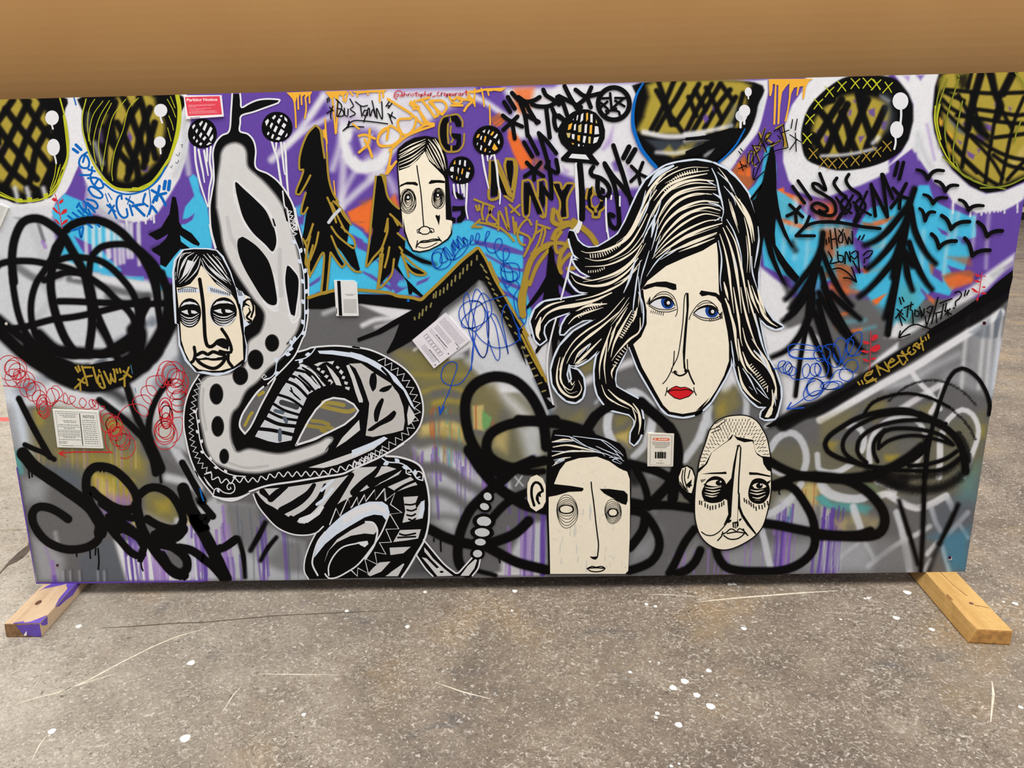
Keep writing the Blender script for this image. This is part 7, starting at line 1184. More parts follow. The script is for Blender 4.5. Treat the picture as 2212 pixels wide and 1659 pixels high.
def loose_eye(cx, cy, w, h, ix, iy, iw, ih, seed):
    p = Part('eye', None, f4); r_ = random.Random(seed)
    for i in range(6):
        k = i/5; t = np.linspace(0, 2*np.pi, 16)+r_.uniform(0, 2); X, Y = cx+(ix-cx)*k, cy+(iy-cy)*k; A, B = w+(iw-w)*k, h+(ih-h)*k
        p.st('ink', 1.3, 'V', np.stack([X+A*np.cos(t)*(1+.05*np.sin(2*t+i)), Y+B*np.sin(t)*(1+.04*np.cos(3*t+i))], -1))
    for i in range(3):
        t = np.linspace(0, 2*np.pi, 14)+i; p.st('ink', 1.5, 'V', np.stack([ix+(iw+4*i)*np.cos(t), iy+(ih+3*i)*np.sin(t)], -1))
    p.done()
loose_eye(485, 940, 105, 165, 475, 918, 68, 40, 3); loose_eye(940, 940, 82, 122, 938, 950, 45, 36, 4)
Part('nose', None, f4).st('ink', 2.8, 'V', '722,648 728,720 740,800 755,920 770,1060 785,1180 795,1280 785,1390').pf('ink', 'V', '705,1385 740,1390 790,1385 780,1410 760,1420 730,1410').done()
Part('lips', None, f4).st('ink', 2.6, 'V', '682,1508 730,1485 770,1495 820,1485 860,1505 830,1530 770,1540 710,1530 682,1508 760,1500 860,1505').done()
p = Part('ear', None, f4); p.pf('cream', 'V', '85,740 90,660 120,600 180,575 240,610 270,680 270,840 240,900 175,940 120,900 90,830').st('black', 6, 'V', '155,880 130,780 135,690 170,650 215,670 240,730').st('black', 5, 'V', '240,740 200,760 180,810 205,860').pf('black', 'V', '190,770 240,740 220,770 225,800 200,790 205,850 180,820').done()
# ------------------------------------------------------------------ cropped-hair face
fc = new_face('cream long face with cropped curly hair and hollow eyes')
HEAD = '380,340 420,220 480,140 570,90 680,70 800,75 900,130 960,220 1000,300 1030,440 1040,560 1045,720 1040,850 1010,1020 960,1180 880,1280 760,1360 640,1410 540,1420 450,1390 370,1330 310,1240 275,1100 270,950 280,780 300,650 320,520'
q = spline(P('W', HEAD), True, 6)
fc.pf('ink', '0', q).pf('cream', '0', shrink(q, 2.6)); 
fc.pf('ink', 'W', '140,590 200,570 260,600 285,680 280,780 265,860 220,855 160,820 120,770 105,700').pf('cream', 'W', '150,605 200,585 250,620 275,690 265,780 245,850 210,840 160,800 125,750 118,690')
f5 = fc.done()
p = Part('hair', 'short dashed curly hair', f5); p.pf('ink', 'W', '640,310 660,270 700,320 770,345 850,335 870,380 880,440 940,480 1030,490 1040,640 1000,620 960,560 950,500 900,470 870,400 860,320 800,310 700,290 650,265 600,330 530,380 450,440 400,560 300,660 320,600 380,560 440,450 540,380')
hp = P('W', '380,400 440,250 500,170 600,110 720,90 820,110 900,180 960,280 1000,400 1020,470 960,470 910,420 880,340 830,290 740,300 660,250 600,310 520,370 440,420 400,520 340,600 320,580 350,480')
def inside(pt, poly):
    c = False
    for (x1, y1), (x2, y2) in zip(poly, np.roll(poly, -1, 0)):
        if (y1 > pt[1]) != (y2 > pt[1]) and pt[0] < (x2-x1)*(pt[1]-y1)/(y2-y1)+x1: c = not c
    return c
x0, y0 = hp.min(0); x1, y1 = hp.max(0)
for i in range(15):
    for j in range(22):
        a = np.array([x0+(x1-x0)*(j+.5*(i % 2))/22, y0+(y1-y0)*i/15])
        if inside(a, hp):
            th = math.atan2(a[1]-1000, a[0]-1580)+rng.uniform(-.3, .3); l = rng.uniform(2.4, 4.4); d = np.array([math.cos(th), math.sin(th)])*l
            p.st('ink', 1.5, '0', np.array([a-d, a+d]))
for s in ('480,160 570,110 580,130 500,190', '430,220 520,190 540,210 440,250'): p.st('ink', 1.8, 'W', s)
p.done()
Part('eyebrow', None, f5).pf('ink', 'W', '335,660 440,645 540,640 590,635 595,660 480,660').done(); Part('eyebrow', None, f5).pf('ink', 'W', '815,640 900,645 1030,675 1030,690 900,668 820,668').done()
def hollow(pts_out, lid, iris, fr='W', bags=()):
    p = Part('eye', 'shadowed eye with bags', f5); p.pf('ink', fr, pts_out, sm=True)
    p.pf('cream', fr, lid[0], sm=True); p.st('ink', 2.4, fr, lid[1]); p.disc('ink', fr, *iris); p.disc('white', fr, iris[0]+14, iris[1]-12, 9)
    for s in bags: p.st('cream', 3, fr, s, t0=.3, t1=.3)
    return p
p = hollow('345,840 370,780 400,720 470,680 550,700 590,760 600,860 560,920 500,945 420,945 365,910', ('390,760 440,725 510,720 555,745 540,775 460,780', '370,765 430,720 500,690 560,720'), (520, 748, 36, 28), bags=['380,790 450,800 540,785', '385,815 460,830 530,815', '375,845 450,860 520,845', '380,870 450,885 500,875'])
[p.st('ink', 1.8, 'W', [(x, 890+18*math.sin((x-350)/80)), (x+2, 935)]) for x in range(370, 540, 13)]; [p.st('ink', 2, 'W', [(350+k*10, 745-k*8), (338+k*14, 715-k*2)]) for k in range(4)]; p.done()
p = hollow('810,880 815,800 850,720 910,700 970,715 1010,760 1025,830 1000,900 950,950 890,955 835,930', ('850,775 890,750 950,755 990,785 930,805 870,800', '830,790 880,735 950,730 1005,780'), (920, 776, 34, 28), bags=['830,815 890,830 960,815', '825,845 900,860 980,840', '850,890 910,900 980,870', '870,920 930,920'])
[p.st('ink', 1.8, 'W', [(x, 915), (x+4, 948)]) for x in range(860, 960, 14)]; [p.st('ink', 2, 'W', [(985+k*8, 760-k*2), (1005+k*8, 735-k*4)]) for k in range(4)]; p.done()
for x, y in ((325,940), (345,945), (380,965), (405,980), (430,995), (455,990), (485,985), (520,970), (545,960), (565,945), (768,915), (790,930), (815,940), (835,960), (860,975), (885,1000), (915,985), (945,985), (970,965), (1000,945)): Part('cheek_dash', None, f5).st('ink', 2.6, 'W', [(x, y-14), (x+(4 if x > 700 else 0), y+20)]).done()
p = Part('nose', None, f5); p.pf('ink', 'W', '590,760 640,700 660,560 690,420 700,380 720,370 700,440 675,620 655,830 645,980 640,1080 610,1140 570,1150 610,1060 600,920 560,900').st('ink', 2.6, 'W', '700,380 720,370 735,400').st('ink', 3, 'W', '735,400 725,560 715,700 710,850').pf('ink', 'W', '710,840 725,850 730,980 760,1060 820,1150 890,1250 880,1262 800,1170 740,1080 710,1000 705,1100 715,1170 690,1200 655,1190 650,1140 700,1130').pf('ink', 'W', '600,1120 640,1110 640,1130 610,1150').pf('ink', 'W', '715,1110 745,1095 740,1115 720,1130').many('ink', 2.4, 'W', '600,1140 560,1190 510,1240 450,1270 390,1265 345,1235', '590,1130 570,1160').many('cream', 1.4, 'W', '670,1150 672,1190', '690,1150 688,1195').done()
Part('lips', None, f5).many('ink', 2.8, 'W', '545,1260 590,1240 630,1205 670,1215 690,1235 720,1200 765,1225 790,1250', '565,1270 620,1305 690,1305 740,1280 775,1245', '555,1235 545,1275 505,1320', '760,1205 775,1240 805,1270', '600,1250 690,1235 770,1245').done()
p = Part('ear_lines', None, f5); p.many('ink', 2.4, 'W', '160,620 150,700 170,780 210,830', '185,600 175,700 200,800', '230,620 210,700', '130,740 170,800 205,825').pf('ink', 'W', '195,760 250,710 240,760 255,775 235,780 225,800 200,780').done()
# the tail crosses over the black loops
p = Part('snake_tail', 'tapering tail ending in a rattle', sn)
p.pf('black', 'U', '780,1030 880,1150 1000,1290 1100,1370 1150,1392 1230,1310 1310,1220 1395,1235 1370,1340 1310,1425 880,1428 800,1340 700,1190')
for s, w in (('U 780,1030 880,1150 1000,1290 1100,1370 1150,1392 1230,1310 1310,1220', 3.4), ('U 700,1195 800,1340 880,1425', 3.2), ('U 1395,1235 1370,1340 1310,1420', 3.2)): p.st('white', w, 'U', s)
p.st('white', 4, 'U', '842,650 833,850 790,1030 700,1190').done()
# tail rattle
for x, y, a, b, t in ((1475,560,75,65,.7), (1440,670,80,60,.3), (1435,830,125,85,.05), (1415,950,130,75,.05), (1395,1055,95,60,.05), (1365,1180,80,65,0)):
    pp = Part('rattle_bead', None, sn); q = np.linspace(0, 2*np.pi, 22, endpoint=False); c, s_ = math.cos(t), math.sin(t)
    e = lambda k: np.stack([x+a*k*np.cos(q)*c-b*k*np.sin(q)*s_, y+a*k*np.cos(q)*s_+b*k*np.sin(q)*c], -1)
    pp.pf('black', 'U', e(1)); pp.pf((205,206,208), 'U', e(.62)).done()
Part('tail_marking', None, sn).pf(SN, 'U', '785,1110 830,1160 880,1230 1000,1340 1100,1420 930,1425 830,1300 760,1220 810,1230 920,1340 950,1330 860,1240 790,1160').pf(SN, 'U', '1180,1420 1260,1310 1340,1240 1360,1250 1330,1340 1270,1420').disc('black', 'U', 975, 1378, 22, 12).done()
# ------------------------------------------------------------------ details of the three right eyes
Part('blue_edge', 'thick blue rim of the eye above the woman', eye3).st('marker', 8, 'D', '1550,50 1480,180 1445,330 1440,480 1465,600 1530,760 1620,880 1690,960', t0=.5).done()
Part('blue_edge', None, eye3).st('marker', 4, 'E', '640,650 560,800 460,920 360,1010').done()
Part('highlight', 'white paint dot', eye3).disc('white', 'E', 680, 245, 38, 50).st('white', 3, 'E', '680,280 682,318').done(); Part('highlight', 'white paint dots with runs', eye3).disc('chalk', 'E', 605, 505, 64, 64).disc('white', 'E', 640, 450, 62, 66).many('white', 5, 'E', '598,560 596,630', '635,510 637,590').done()
p = Part('lash_strokes', 'sweeping black lids under the eye', eye3); p.polys('black', 'D', '1940,665 2080,640 2212,615 E 240,600 E 500,560 600,640 480,640 240,690 0,745 D 2212,730 D 2080,660'.replace(' E 240,600 E 500,560 600,640 480,640 240,690 0,745 D 2212,730 D 2080,660', ' 2212,660 2100,670')); p.polys('black', 'E', '0,740 200,720 480,640 640,640 560,780 420,920 300,1000 240,960 330,850 220,880 0,940 0,890 140,830 280,765 150,760 0,775').polys('black', 'D', '1880,850 2000,830 2120,790 2240,740 2240,800 2100,840').done()
p = Part('cross_stitch', 'yellow-green crosses around the rim', eye4)
for x, y, c in ((1320,745,0), (1350,535,0), (1440,370,0), (1560,240,0), (1695,180,0), (1840,150,0), (1970,145,0), (2070,160,0), (1385,910,1), (1500,1000,1), (1590,1020,1), (1710,1010,1), (1840,985,1), (1960,940,1), (2075,890,1), (2185,830,1)): p.many('gold' if c else 'lime', 2.3, 'E', [(x-45, y-50), (x, y), (x+42, y+55)], [(x+48, y-45), (x, y), (x-46, y+60)])
for x, y in ((605,160), (730,190)): p.many('lime', 2.3, 'F', [(x-35, y-50), (x, y), (x+35, y+60)], [(x+45, y-45), (x, y), (x-60, y+65)])
p.done()
Part('highlight', 'white paint dot with a run', eye4).disc('white', 'F', 862, 345, 86, 95).st('white', 4.6, 'F', '868,420 870,500 862,590').done(); Part('highlight', 'white paint dot with a run', eye4).disc('white', 'F', 822, 655, 72, 92).st('white', 4.2, 'F', '808,730 810,800 795,865').done()
Part('outline', 'yellow-green lines', eye5).many('dlime', 3, 'F', '1340,60 1280,240 1245,420', '1370,100 1320,260 1260,440 1245,600 1290,840', '1495,105 1430,300 1370,500 1345,680 1370,840 1400,980', '1480,60 1500,80', '1535,345 1480,600 1435,860 1440,1030').many('lime', 3, 'F', '1240,400 1235,560 1280,760 1360,940 1440,1040 1560,1160 1740,1240', '1290,380 1260,560 1300,760').many('dlime', 3.4, 'F', '1320,950 1450,1070 1600,1180 1760,1250 2000,1300', '1730,1285 1900,1280 2050,1250 2212,1170', '1460,1000 1520,1120 1640,1190', '2110,40 2180,130 2212,200', '2170,560 2120,680 2100,780').done()
# ------------------------------------------------------------------ firs on the right
def sprayfir(label, fr, trunk, boughs, w=9):
    p = Part('painted_tree', label)
    for s, ww, t in trunk+[(b, w, .35) for b in boughs]:
        gs('black', ww, fr, s, 10, .75); p.st('black', ww-1, fr, s, t0=.8, t1=t)
    return p.done()
p = Part('painted_tree', 'tall black fir against blue beside the long hair')
gs('black', 12, 'K', '1560,880 1600,960', 14, .7); gs('black', 12, 'K', '1470,1280 1520,1400', 16, .7)
p.pf('black', 'E', '920,850 950,830 975,950 985,1150 985,1300 1010,1480 1050,1659 K 1440,600 1480,720 1540,860 1580,930 1550,920 1470,800 1400,640 1380,600 1370,780 1380,900 1500,1080 1640,1250 1600,1310 1500,1220 1400,1060 1340,900 1380,1060 1440,1200 1500,1360 1460,1310 1370,1160 1300,1000 1250,800 1225,1000 1195,1200 1190,1010 1210,850 1195,700 1165,600 1125,440 E 700,1400 830,1230 820,1290 720,1430 760,1400 840,1200 870,1050').done()
sprayfir('middle fir with long drooping sprayed boughs', 'K', [('1895,770 1880,900 1850,1050 1800,1250 1760,1450 1740,1640', 13, 1), ('Q 1290,60 1280,250 1220,420 1170,650 1130,900 1095,1180', 10, .8)], ['1870,960 1780,1120 1660,1280 1560,1420 1490,1490', '1840,1100 1740,1300 1640,1460 1540,1590', '1800,1260 1700,1460 1600,1600 1520,1680', '1890,980 1960,1160 2060,1360 2150,1490 2212,1560', '1870,1150 1930,1400 2000,1600', 'Q 1180,150 1080,270 960,370', 'Q 1240,300 1140,520 1000,680 840,760', 'Q 1340,150 1400,380 1480,620 1570,830', 'Q 1300,260 1380,500 1450,780 1480,960', 'Q 1400,0 1500,200 1620,420 1780,640 1840,700', 'Q 1250,450 1330,640 1400,800 1460,970', 'Q 1480,60 1600,180 1720,280 1800,350', 'Q 1350,60 1480,300 1600,480 1720,600'], 12.5)
sprayfir('right fir with curved sprayed boughs near the birds', 'L', [('1020,40 980,160 950,300 920,500 880,700 840,900 800,1150 760,1400 730,1620', 14, .8)], ['960,200 860,330 720,500 600,600 480,650', '930,380 840,540 720,700 600,830 510,905', '900,620 800,800 660,980 520,1130 420,1210', '980,240 1020,480 1100,660 1180,780 1250,850', '960,620 1010,780 1080,940 1160,1070 1210,1130', '920,800 940,960 970,1060 1000,1140', '840,900 800,1100 740,1300 700,1440', '900,700 960,800 1000,880', '880,560 820,780 780,1000'], 13.5)
# ------------------------------------------------------------------ birds
for i, (x, y, l, r, u, d) in enumerate(((1160,1190,-120,170,-100,-90), (1350,1320,-110,135,-110,-60), (1215,1455,-100,150,-95,-60), (1600,1530,-100,160,-115,-50), (1130,1640,-60,105,-130,-90))):
    p = Part('painted_bird', None); p.st('black', 8.4, 'F', [(x+l, y+u), (x+l*.55, y+u*.85), (x+l*.2, y+u*.45), (x, y)], t0=.8).st('black', 8.4, 'F', [(x, y), (x+r*.25, y+d*.75), (x+r*.6, y+d*1.05), (x+r, y+d)], t1=.8).pf('black', 'F', [(x-22, y-50), (x+24, y-46), (x+6, y+14), (x-12, y+16)]).done()
for x, y, l, r, u, d in ((1410,475,-100,200,-145,-80), (1800,555,-100,165,-155,-60), (1280,680,-80,185,-150,-75), (1640,765,-80,190,-190,-60)):
    p = Part('painted_bird', None); p.st('black', 9, 'L', [(x+l, y+u), (x+l*.5, y+u*.75), (x+l*.2, y+u*.4), (x, y)]).st('black', 8.8, 'L', [(x, y), (x+r*.25, y+d*.6), (x+r*.6, y+d*.95), (x+r, y+d)]).pf('black', 'L', [(x-22, y-54), (x+24, y-44), (x+6, y+14), (x-12, y+16)]).done()
# ------------------------------------------------------------------ right-hand lettering
p = Part('lettering', 'black and yellow outlined lettering climbing between the right eyes')
p.many('gold', 4, 'E', '680,1000 690,900 740,900 720,1000 760,1050', '740,830 800,1000', '740,830 820,850 760,900', '800,690 870,890', '860,640 800,820', '870,780 920,680 870,740 940,800', '930,830 1030,770', '1060,610 1080,840', '980,640 1060,600', '1060,700 1100,830')
p.many('ink', 2.4, 'E', '575,890 600,920', '595,860 622,890', '575,1080 660,1040', '590,1000 625,1100', '600,1030 665,1060', '670,1020 680,920 720,880 735,920 720,1000 690,1030', '735,920 740,1040 800,1000', '720,820 760,900 800,1010', '730,830 820,840 760,920', '790,700 830,800 880,900', '860,640 830,740 790,830', '830,760 880,900', '870,780 930,690 880,700 860,760 900,820 960,790', '930,820 1030,770 1000,720', '960,670 1070,600', '1010,640 1060,760 1060,840', '1060,600 1080,700 1110,840', '1040,690 1120,660', '740,1200 840,970 960,890 1110,850', '740,1080 740,1200 850,1110', '1160,545 1145,640', '1210,540 1190,660', '1130,710 1250,790', '1190,690 1200,890', '1210,760 1130,870').done()
p = Part('lettering', 'bold black lettering SOON under the crossed eye')
p.many('black', 7.5, 'E', '1160,1270 1290,1450', '1220,1210 1360,1410', '1130,1470 1270,1600', '1240,1490 1180,1550 1100,1590', '1190,1540 1200,1659', '1455,1130 1520,1310 1440,1250 1380,1240 1400,1300 1500,1360 1600,1430 1630,1520 1600,1580 1500,1580 1390,1530 1370,1480 1430,1450 1520,1490 1540,1530 1500,1550 1450,1530', '1640,1180 1610,1240 1680,1340 1740,1380', '1770,1140 1740,1200 1780,1280 1880,1350 1900,1380')
p.many('black', 5.6, 'F', '265,1385 215,1455 255,1570 322,1480 265,1385', '345,1370 180,1650', '165,1390 230,1480 330,1560', '432,1390 372,1465 420,1575 484,1485 432,1390', '500,1325 360,1650', '350,1440 420,1510 540,1580')
p.many('black', 8, 'F', '545,1250 570,1420 590,1590', '545,1260 620,1400 720,1600', '660,1140 690,1350 720,1590', '670,1140 720,1260 780,1400', '780,1290 860,1370 940,1400', '925,1240 850,1380 760,1500', '860,1370 850,1510', '835,1010 800,1150', '895,1010 850,1190').many('black', 7, 'K', '1745,590 1700,690 1600,800', '1600,800 1800,800', '1600,800 1720,690 1860,650 2040,650 2212,680', '2090,560 2040,640').many('black', 7.5, 'L', '0,400 150,400 300,420 450,450 640,470', '420,340 360,430').done()
p = Part('lettering', 'small black lettering HOW LONG?'); p.many('ink', 3.4, 'L', '100,490 120,690', '150,470 180,680', '110,590 160,580', '195,490 235,545 230,620 200,625 190,570 225,520 240,480', '250,520 290,640 300,560 340,640 340,500', '405,590 425,550', '445,590 470,540', '55,590 60,640', '85,570 90,620', '80,720 120,800 100,850 200,830', '180,720 190,820 240,830 240,770 190,760', '260,850 270,720 320,830 310,720', '330,740 380,710 400,760 360,800 330,770', '400,720 410,860 420,950', '345,820 420,950', '460,760 500,720 560,715 520,780 470,800 470,840', '470,880 480,900', '130,910 200,900 280,940 340,1000 385,1050', '330,890 360,960 385,1050', '245,1005 310,1010 385,1050').done()
p = Part('lettering', 'small black lettering THOUGHT? above the dark slope'); p.many('ink', 3.2, 'L', '850,1220 870,1290', '880,1215 900,1260', '825,1345 890,1400', '880,1350 810,1440', '840,1390 880,1520', '845,1390 915,1465', '900,1330 1000,1290', '945,1310 935,1430', '980,1270 970,1350 990,1360 1000,1500', '1020,1350 1020,1420 1060,1420 1060,1370 1030,1360', '1070,1320 1090,1430', '1085,1360 1110,1420 1120,1340', '1150,1340 1190,1310 1210,1340 1180,1390 1150,1370', '1215,1310 1180,1420 1140,1540', '1130,1420 1140,1500', '1270,1215 1240,1330 1200,1500', '1330,1290 1300,1450', '1240,1390 1310,1370', '1250,1400 1255,1490', '1290,1280 1420,1230', '1360,1280 1345,1370', '1340,1360 1415,1400', '1400,1340 1350,1400', '1370,1350 1380,1410', '1450,1170 1490,1150 1525,1180 1500,1230 1460,1260 1460,1310', '1435,1335 1450,1330', '1555,1200 1570,1140', '1580,1190 1605,1140', '850,1650 880,1600 960,1530 1040,1510 1100,1530 1180,1555', '860,1580 845,1650', '850,1655 965,1615').done()
# ------------------------------------------------------------------ dark slope with ENERGY
gs('black', 34, 'R', '-400,1080 -200,960 0,900 300,720 700,480 1100,240 1500,0 1800,-170 2080,-420', 10, .9)
p = Part('painted_slope', 'broad black diagonal band on the right'); p.pf('black', 'Q', '900,1430 940,1430 1240,1310 1500,1180 1760,1040 1840,960 2212,690 L 1110,1659 1180,1560 1450,1400 1640,1270 1800,1160 1900,1060 2080,920 2090,1000 2050,1120 1800,1260 1500,1450 1140,1659 R 1180,130 900,320 700,470 400,660 100,830 0,870 Q 1372,1280 1240,1350 1000,1460 820,1520 760,1510').done()
p = Part('lettering', 'gold lettering ENERGY on the black slope'); p.many('gold', 3.6, 'R', '400,625 420,655', '440,610 455,645', '550,510 500,530 470,580 500,620 560,590', '480,560 540,540 560,500', '490,640 560,610 600,590', '560,580 600,620', '600,450 640,550', '620,460 740,510 690,410', '760,380 730,430 750,470 800,440', '740,420 800,390 770,370', '790,450 840,410 860,390', '830,340 890,440 920,400', '830,340 920,340 870,310 880,290', '880,290 940,390', '920,330 970,300', '960,250 940,290 980,330 1030,290 1000,270', '1010,220 1060,260', '1000,240 1040,200 1070,260', '1080,140 1110,280', '1110,180 1060,230', '1130,140 1140,170', '1160,110 1170,150', '600,440 640,480').done()
sprig('red leafy sprig left of the ENERGY lettering', '1908,480 1905,650 1895,900', ['1915,570 1930,520 1985,515 1985,550 1930,585', '1815,590 1840,580 1900,605 1850,622', '1905,690 1930,640 2000,620 2010,670 1950,705', '1790,690 1830,680 1900,700 1860,715', '1905,785 1930,760 1970,760 1950,790', '1810,780 1850,775 1895,805 1850,805'], 'Q')
sprig('red leafy sprig at the right edge above the slope', '1745,945 1730,1060 1710,1180 1690,1260', ['1665,965 1690,960 1740,990 1690,995', '1745,990 1780,980 1788,995', '1655,1030 1690,1025 1735,1055 1680,1050', '1735,1105 1770,1095 1788,1105 1770,1115', '1625,1120 1650,1115 1710,1165 1660,1155', '1720,1170 1770,1160 1798,1175 1770,1185', '1680,1225 1700,1215 1710,1240 1690,1250'], 'L')
p = Part('pen_scribble', 'blue pen coils beside the red sprig'); 
for s in ('845,880 910,880 980,830 980,800 920,810 905,870 950,930 1010,910 1050,850 1010,805 960,850 970,930 1030,940 1060,870 1020,820 980,880 1010,950 1080,950 1100,890 1050,860 1020,920 1060,990 1140,1000 1220,970 1250,890 1220,830 1170,880 1180,970 1240,990 1320,960 1360,890 1330,830 1270,840 1250,910 1290,960 1350,950 1370,880 1320,820 1300,900 1340,970 1420,960 1450,880 1420,800 1350,770 1160,770 1040,740 1010,660 1050,620 1180,620 1330,660 1430,790 1510,870 1570,830 1570,700 1520,620 1400,640 1380,720 1430,790 1470,700 1400,640 1330,650 1290,730 1330,800 1400,800', '1340,690 1200,680 1060,680 1020,730 1080,770 1220,780 1300,780', '1500,640 1510,760 1570,820 1620,720 1640,600 1600,550 1540,570 1500,690 1560,820 1610,790 1690,690 1720,590 1660,560 1640,680 1700,750 1790,640 1810,500 1760,490 1680,560 1650,680 1690,740 1780,730 1800,690', '1600,800 1640,880 1720,920 1770,860 1740,790 1660,800 1610,870 1570,920 1580,990 1660,1020 1715,970 1690,900 1610,890 1530,910 1470,1000 1460,1020 1380,1040 1370,1090 1470,1110 1590,1080 1590,1030 1500,1020 1400,1060 1430,1110 1540,1090 1560,1050 1480,1030 1420,1090 1340,1160 1240,1170 1210,1090 1250,1000 1340,1000 1400,1060 1340,1150 1260,1180 1220,1080 1290,990 1380,1040 1380,1140 1280,1220 1200,1220 1180,1150 1230,1050 1310,1010', '1400,1120 1300,1130 1180,1210 1080,1280 1000,1320'): p.st('pen', 2.1, 'Q', s, step=3)
p.many('pen', 2.8, 'Q', '1000,1320 1045,1250', '1000,1322 1180,1305').done()
# ------------------------------------------------------------------ paper notices, stickers and fixings on the board
STEXT = plain('print_ink', (90, 88, 88), .7, 50, .1)
def sheet(name, label, fr, quad, col='sticker'):
    """paper with real thickness glued to the face; corners: top-left, top-right, bottom-right, bottom-left (more corners allowed)"""
    px = P(fr, quad); Part.depth += .00003
    xz = to_board(px); n = len(xz); y1 = -Part.depth; y0 = -.00002
    v = [(x, y1, z) for x, z in xz]+[(x, y0, z) for x, z in xz]
    f = [tuple(range(n))]+[(i, i+n, (i+1) % n+n, (i+1) % n) for i in range(n)]
    me = bpy.data.meshes.new(name); me.from_pydata(v, [], f)
    at = me.color_attributes.new('Col', 'FLOAT_COLOR', 'CORNER'); c = (*lin(COL[col] if isinstance(col, str) else col), 1)
    at.data.foreach_set('color', np.tile(c, len(me.loops)).ravel())
    if me.polygons[0].normal.y > 0: me.flip_normals()
    o = link(name, me, PAINT); adopt(o); o['label'] = label
    return o, px
def inner(px):
    """unit square of a sheet -> survey pixels (bilinear)"""
    a, b, c, d = px[0], px[1], px[2], px[3]
    return lambda u, v: (1-v)*((1-u)*a+u*b)+v*((1-u)*d+u*c)
def text_obj(name, txt, m, u0, v0, u1, v1, parent, col, bold=False):
    """set a line of type inside the unit rectangle of a sheet"""
    cu = bpy.data.curves.new(name, 'FONT'); cu.body = txt; cu.size = 1; cu.resolution_u = 3
    if bold: cu.offset = .018
    o = bpy.data.objects.new(name, cu); C.objects.link(o)
    dg = bpy.context.evaluated_depsgraph_get(); me = bpy.data.meshes.new_from_object(o.evaluated_get(dg)); bpy.data.objects.remove(o); bpy.data.curves.remove(cu)
    co = np.zeros(len(me.vertices)*3); me.vertices.foreach_get('co', co); co = co.reshape(-1, 3)
    if len(co) == 0: return
    x0, y0 = co[:, :2].min(0); x1, y1 = co[:, :2].max(0)
    pr = Part(name, None, parent)
    faces = [tuple(p.vertices) for p in me.polygons]
    px = np.array([m(u0+(u1-u0)*(a-x0)/(x1-x0), v1-(v1-v0)*(b-y0)/(y1-y0)) for a, b, _ in co])
    pr.add(px, faces, col); bpy.data.meshes.remove(me)
    return pr.done()
def lines(name, m, parent, rows, col, w, jag=True):
    pr = Part(name, 'rows of tiny print', parent)
    for u0, u1, v in rows:
        u = u0
        while u < u1:
            e = min(u1, u+rng.uniform(.02, .07)) if jag else u1
            pr.st(col, w, '0', np.array([m(u, v), m(e, v)])); u = e+.012
    o = pr.done(); o['kind'] = 'stuff'; return o
# red parking notice
o, q = sheet('notice_sheet', 'red and white parking notice at the top edge', 'B', '-12,182 398,180 422,412 15,440', (238, 234, 236)); m = inner(q)
Part('red_field', None, o).pf('pink', '0', np.array([m(.03, .07), m(.955, .04), m(.965, .90), m(.06, .88)])).done()
text_obj('notice_title', 'Parking Notice', m, .07, .13, .88, .30, o, (250, 236, 238), True)
lines('fine_print', m, o, [(.1, .82, .42), (.1, .78, .46), (.1, .3, .5), (.1, .7, .58), (.1, .5, .64), (.1, .84, .7), (.1, .8, .74), (.1, .86, .79)], (240, 150, 158), 1.3); lines('imprint', m, o, [(.12, .38, .965)], 'dgrey', 1.4)
# white card with a black stripe
o, q = sheet('card', 'small white card with a black stripe stuck above the ridge', 'H', '1920,780 2135,782 2170,812 2188,1166 1945,1166', (226, 224, 222)); m = inner(np.array([P('H', '1920,780')[0], P('H', '2172,782')[0], P('H', '2188,1166')[0], P('H', '1945,1166')[0]]))
Part('black_stripe', None, o).pf('black', '0', np.array([m(.13, .012), m(.28, .012), m(.27, .995), m(.12, .995)])).done()
lines('fine_print', m, o, [(.42, .9, .39), (.5, .8, .42)], (120, 118, 118), 1.2); Part('print_block', None, o).pf((200, 198, 195), '0', np.array([m(.36, .52), m(.93, .52), m(.92, .92), m(.35, .92)])).done(); lines('fine_print', m, o, [(.37, .92, .54+.03*i) for i in range(13)], (178, 175, 172), .9); Part('logo_mark', None, o).st('ink', 1.6, '0', np.array([m(.03, .78), m(.03, .94)])).done()
# tilted printed form
o, q = sheet('notice_sheet', 'tilted white printed form pasted on the mountain', 'I', '1320,1030 1585,1330 1195,1635 958,1330', (228, 222, 228)); m = inner(q)
lines('fine_print', m, o, [(.08, .92, .1+.03*i) for i in range(6)]+[(.12, .72, .33+.03*i) for i in range(4)]+[(.3, .86, .84+.028*i) for i in range(4)]+[(.08, .7, .50), (.1, .8, .54)], (150, 145, 152), 1.1)
lines('bold_print', m, o, [(.3, .78, .485), (.5, .95, .82), (.8, .98, .28)], (70, 66, 70), 1.6)
for i in range(7):
    u = .12+.105*i; Part('form_box', None, o).st((130, 125, 132), 1.0, '0', np.array([m(u, .64), m(u+.075, .64), m(u+.075, .74), m(u, .74), m(u, .64)]), sm=False).done()
for u, v in ((.99, .33), (.95, .55), (.97, .93)): Part('bullet', None, o).disc('ink', '0', *m(u-.03, v), 1.4).done()
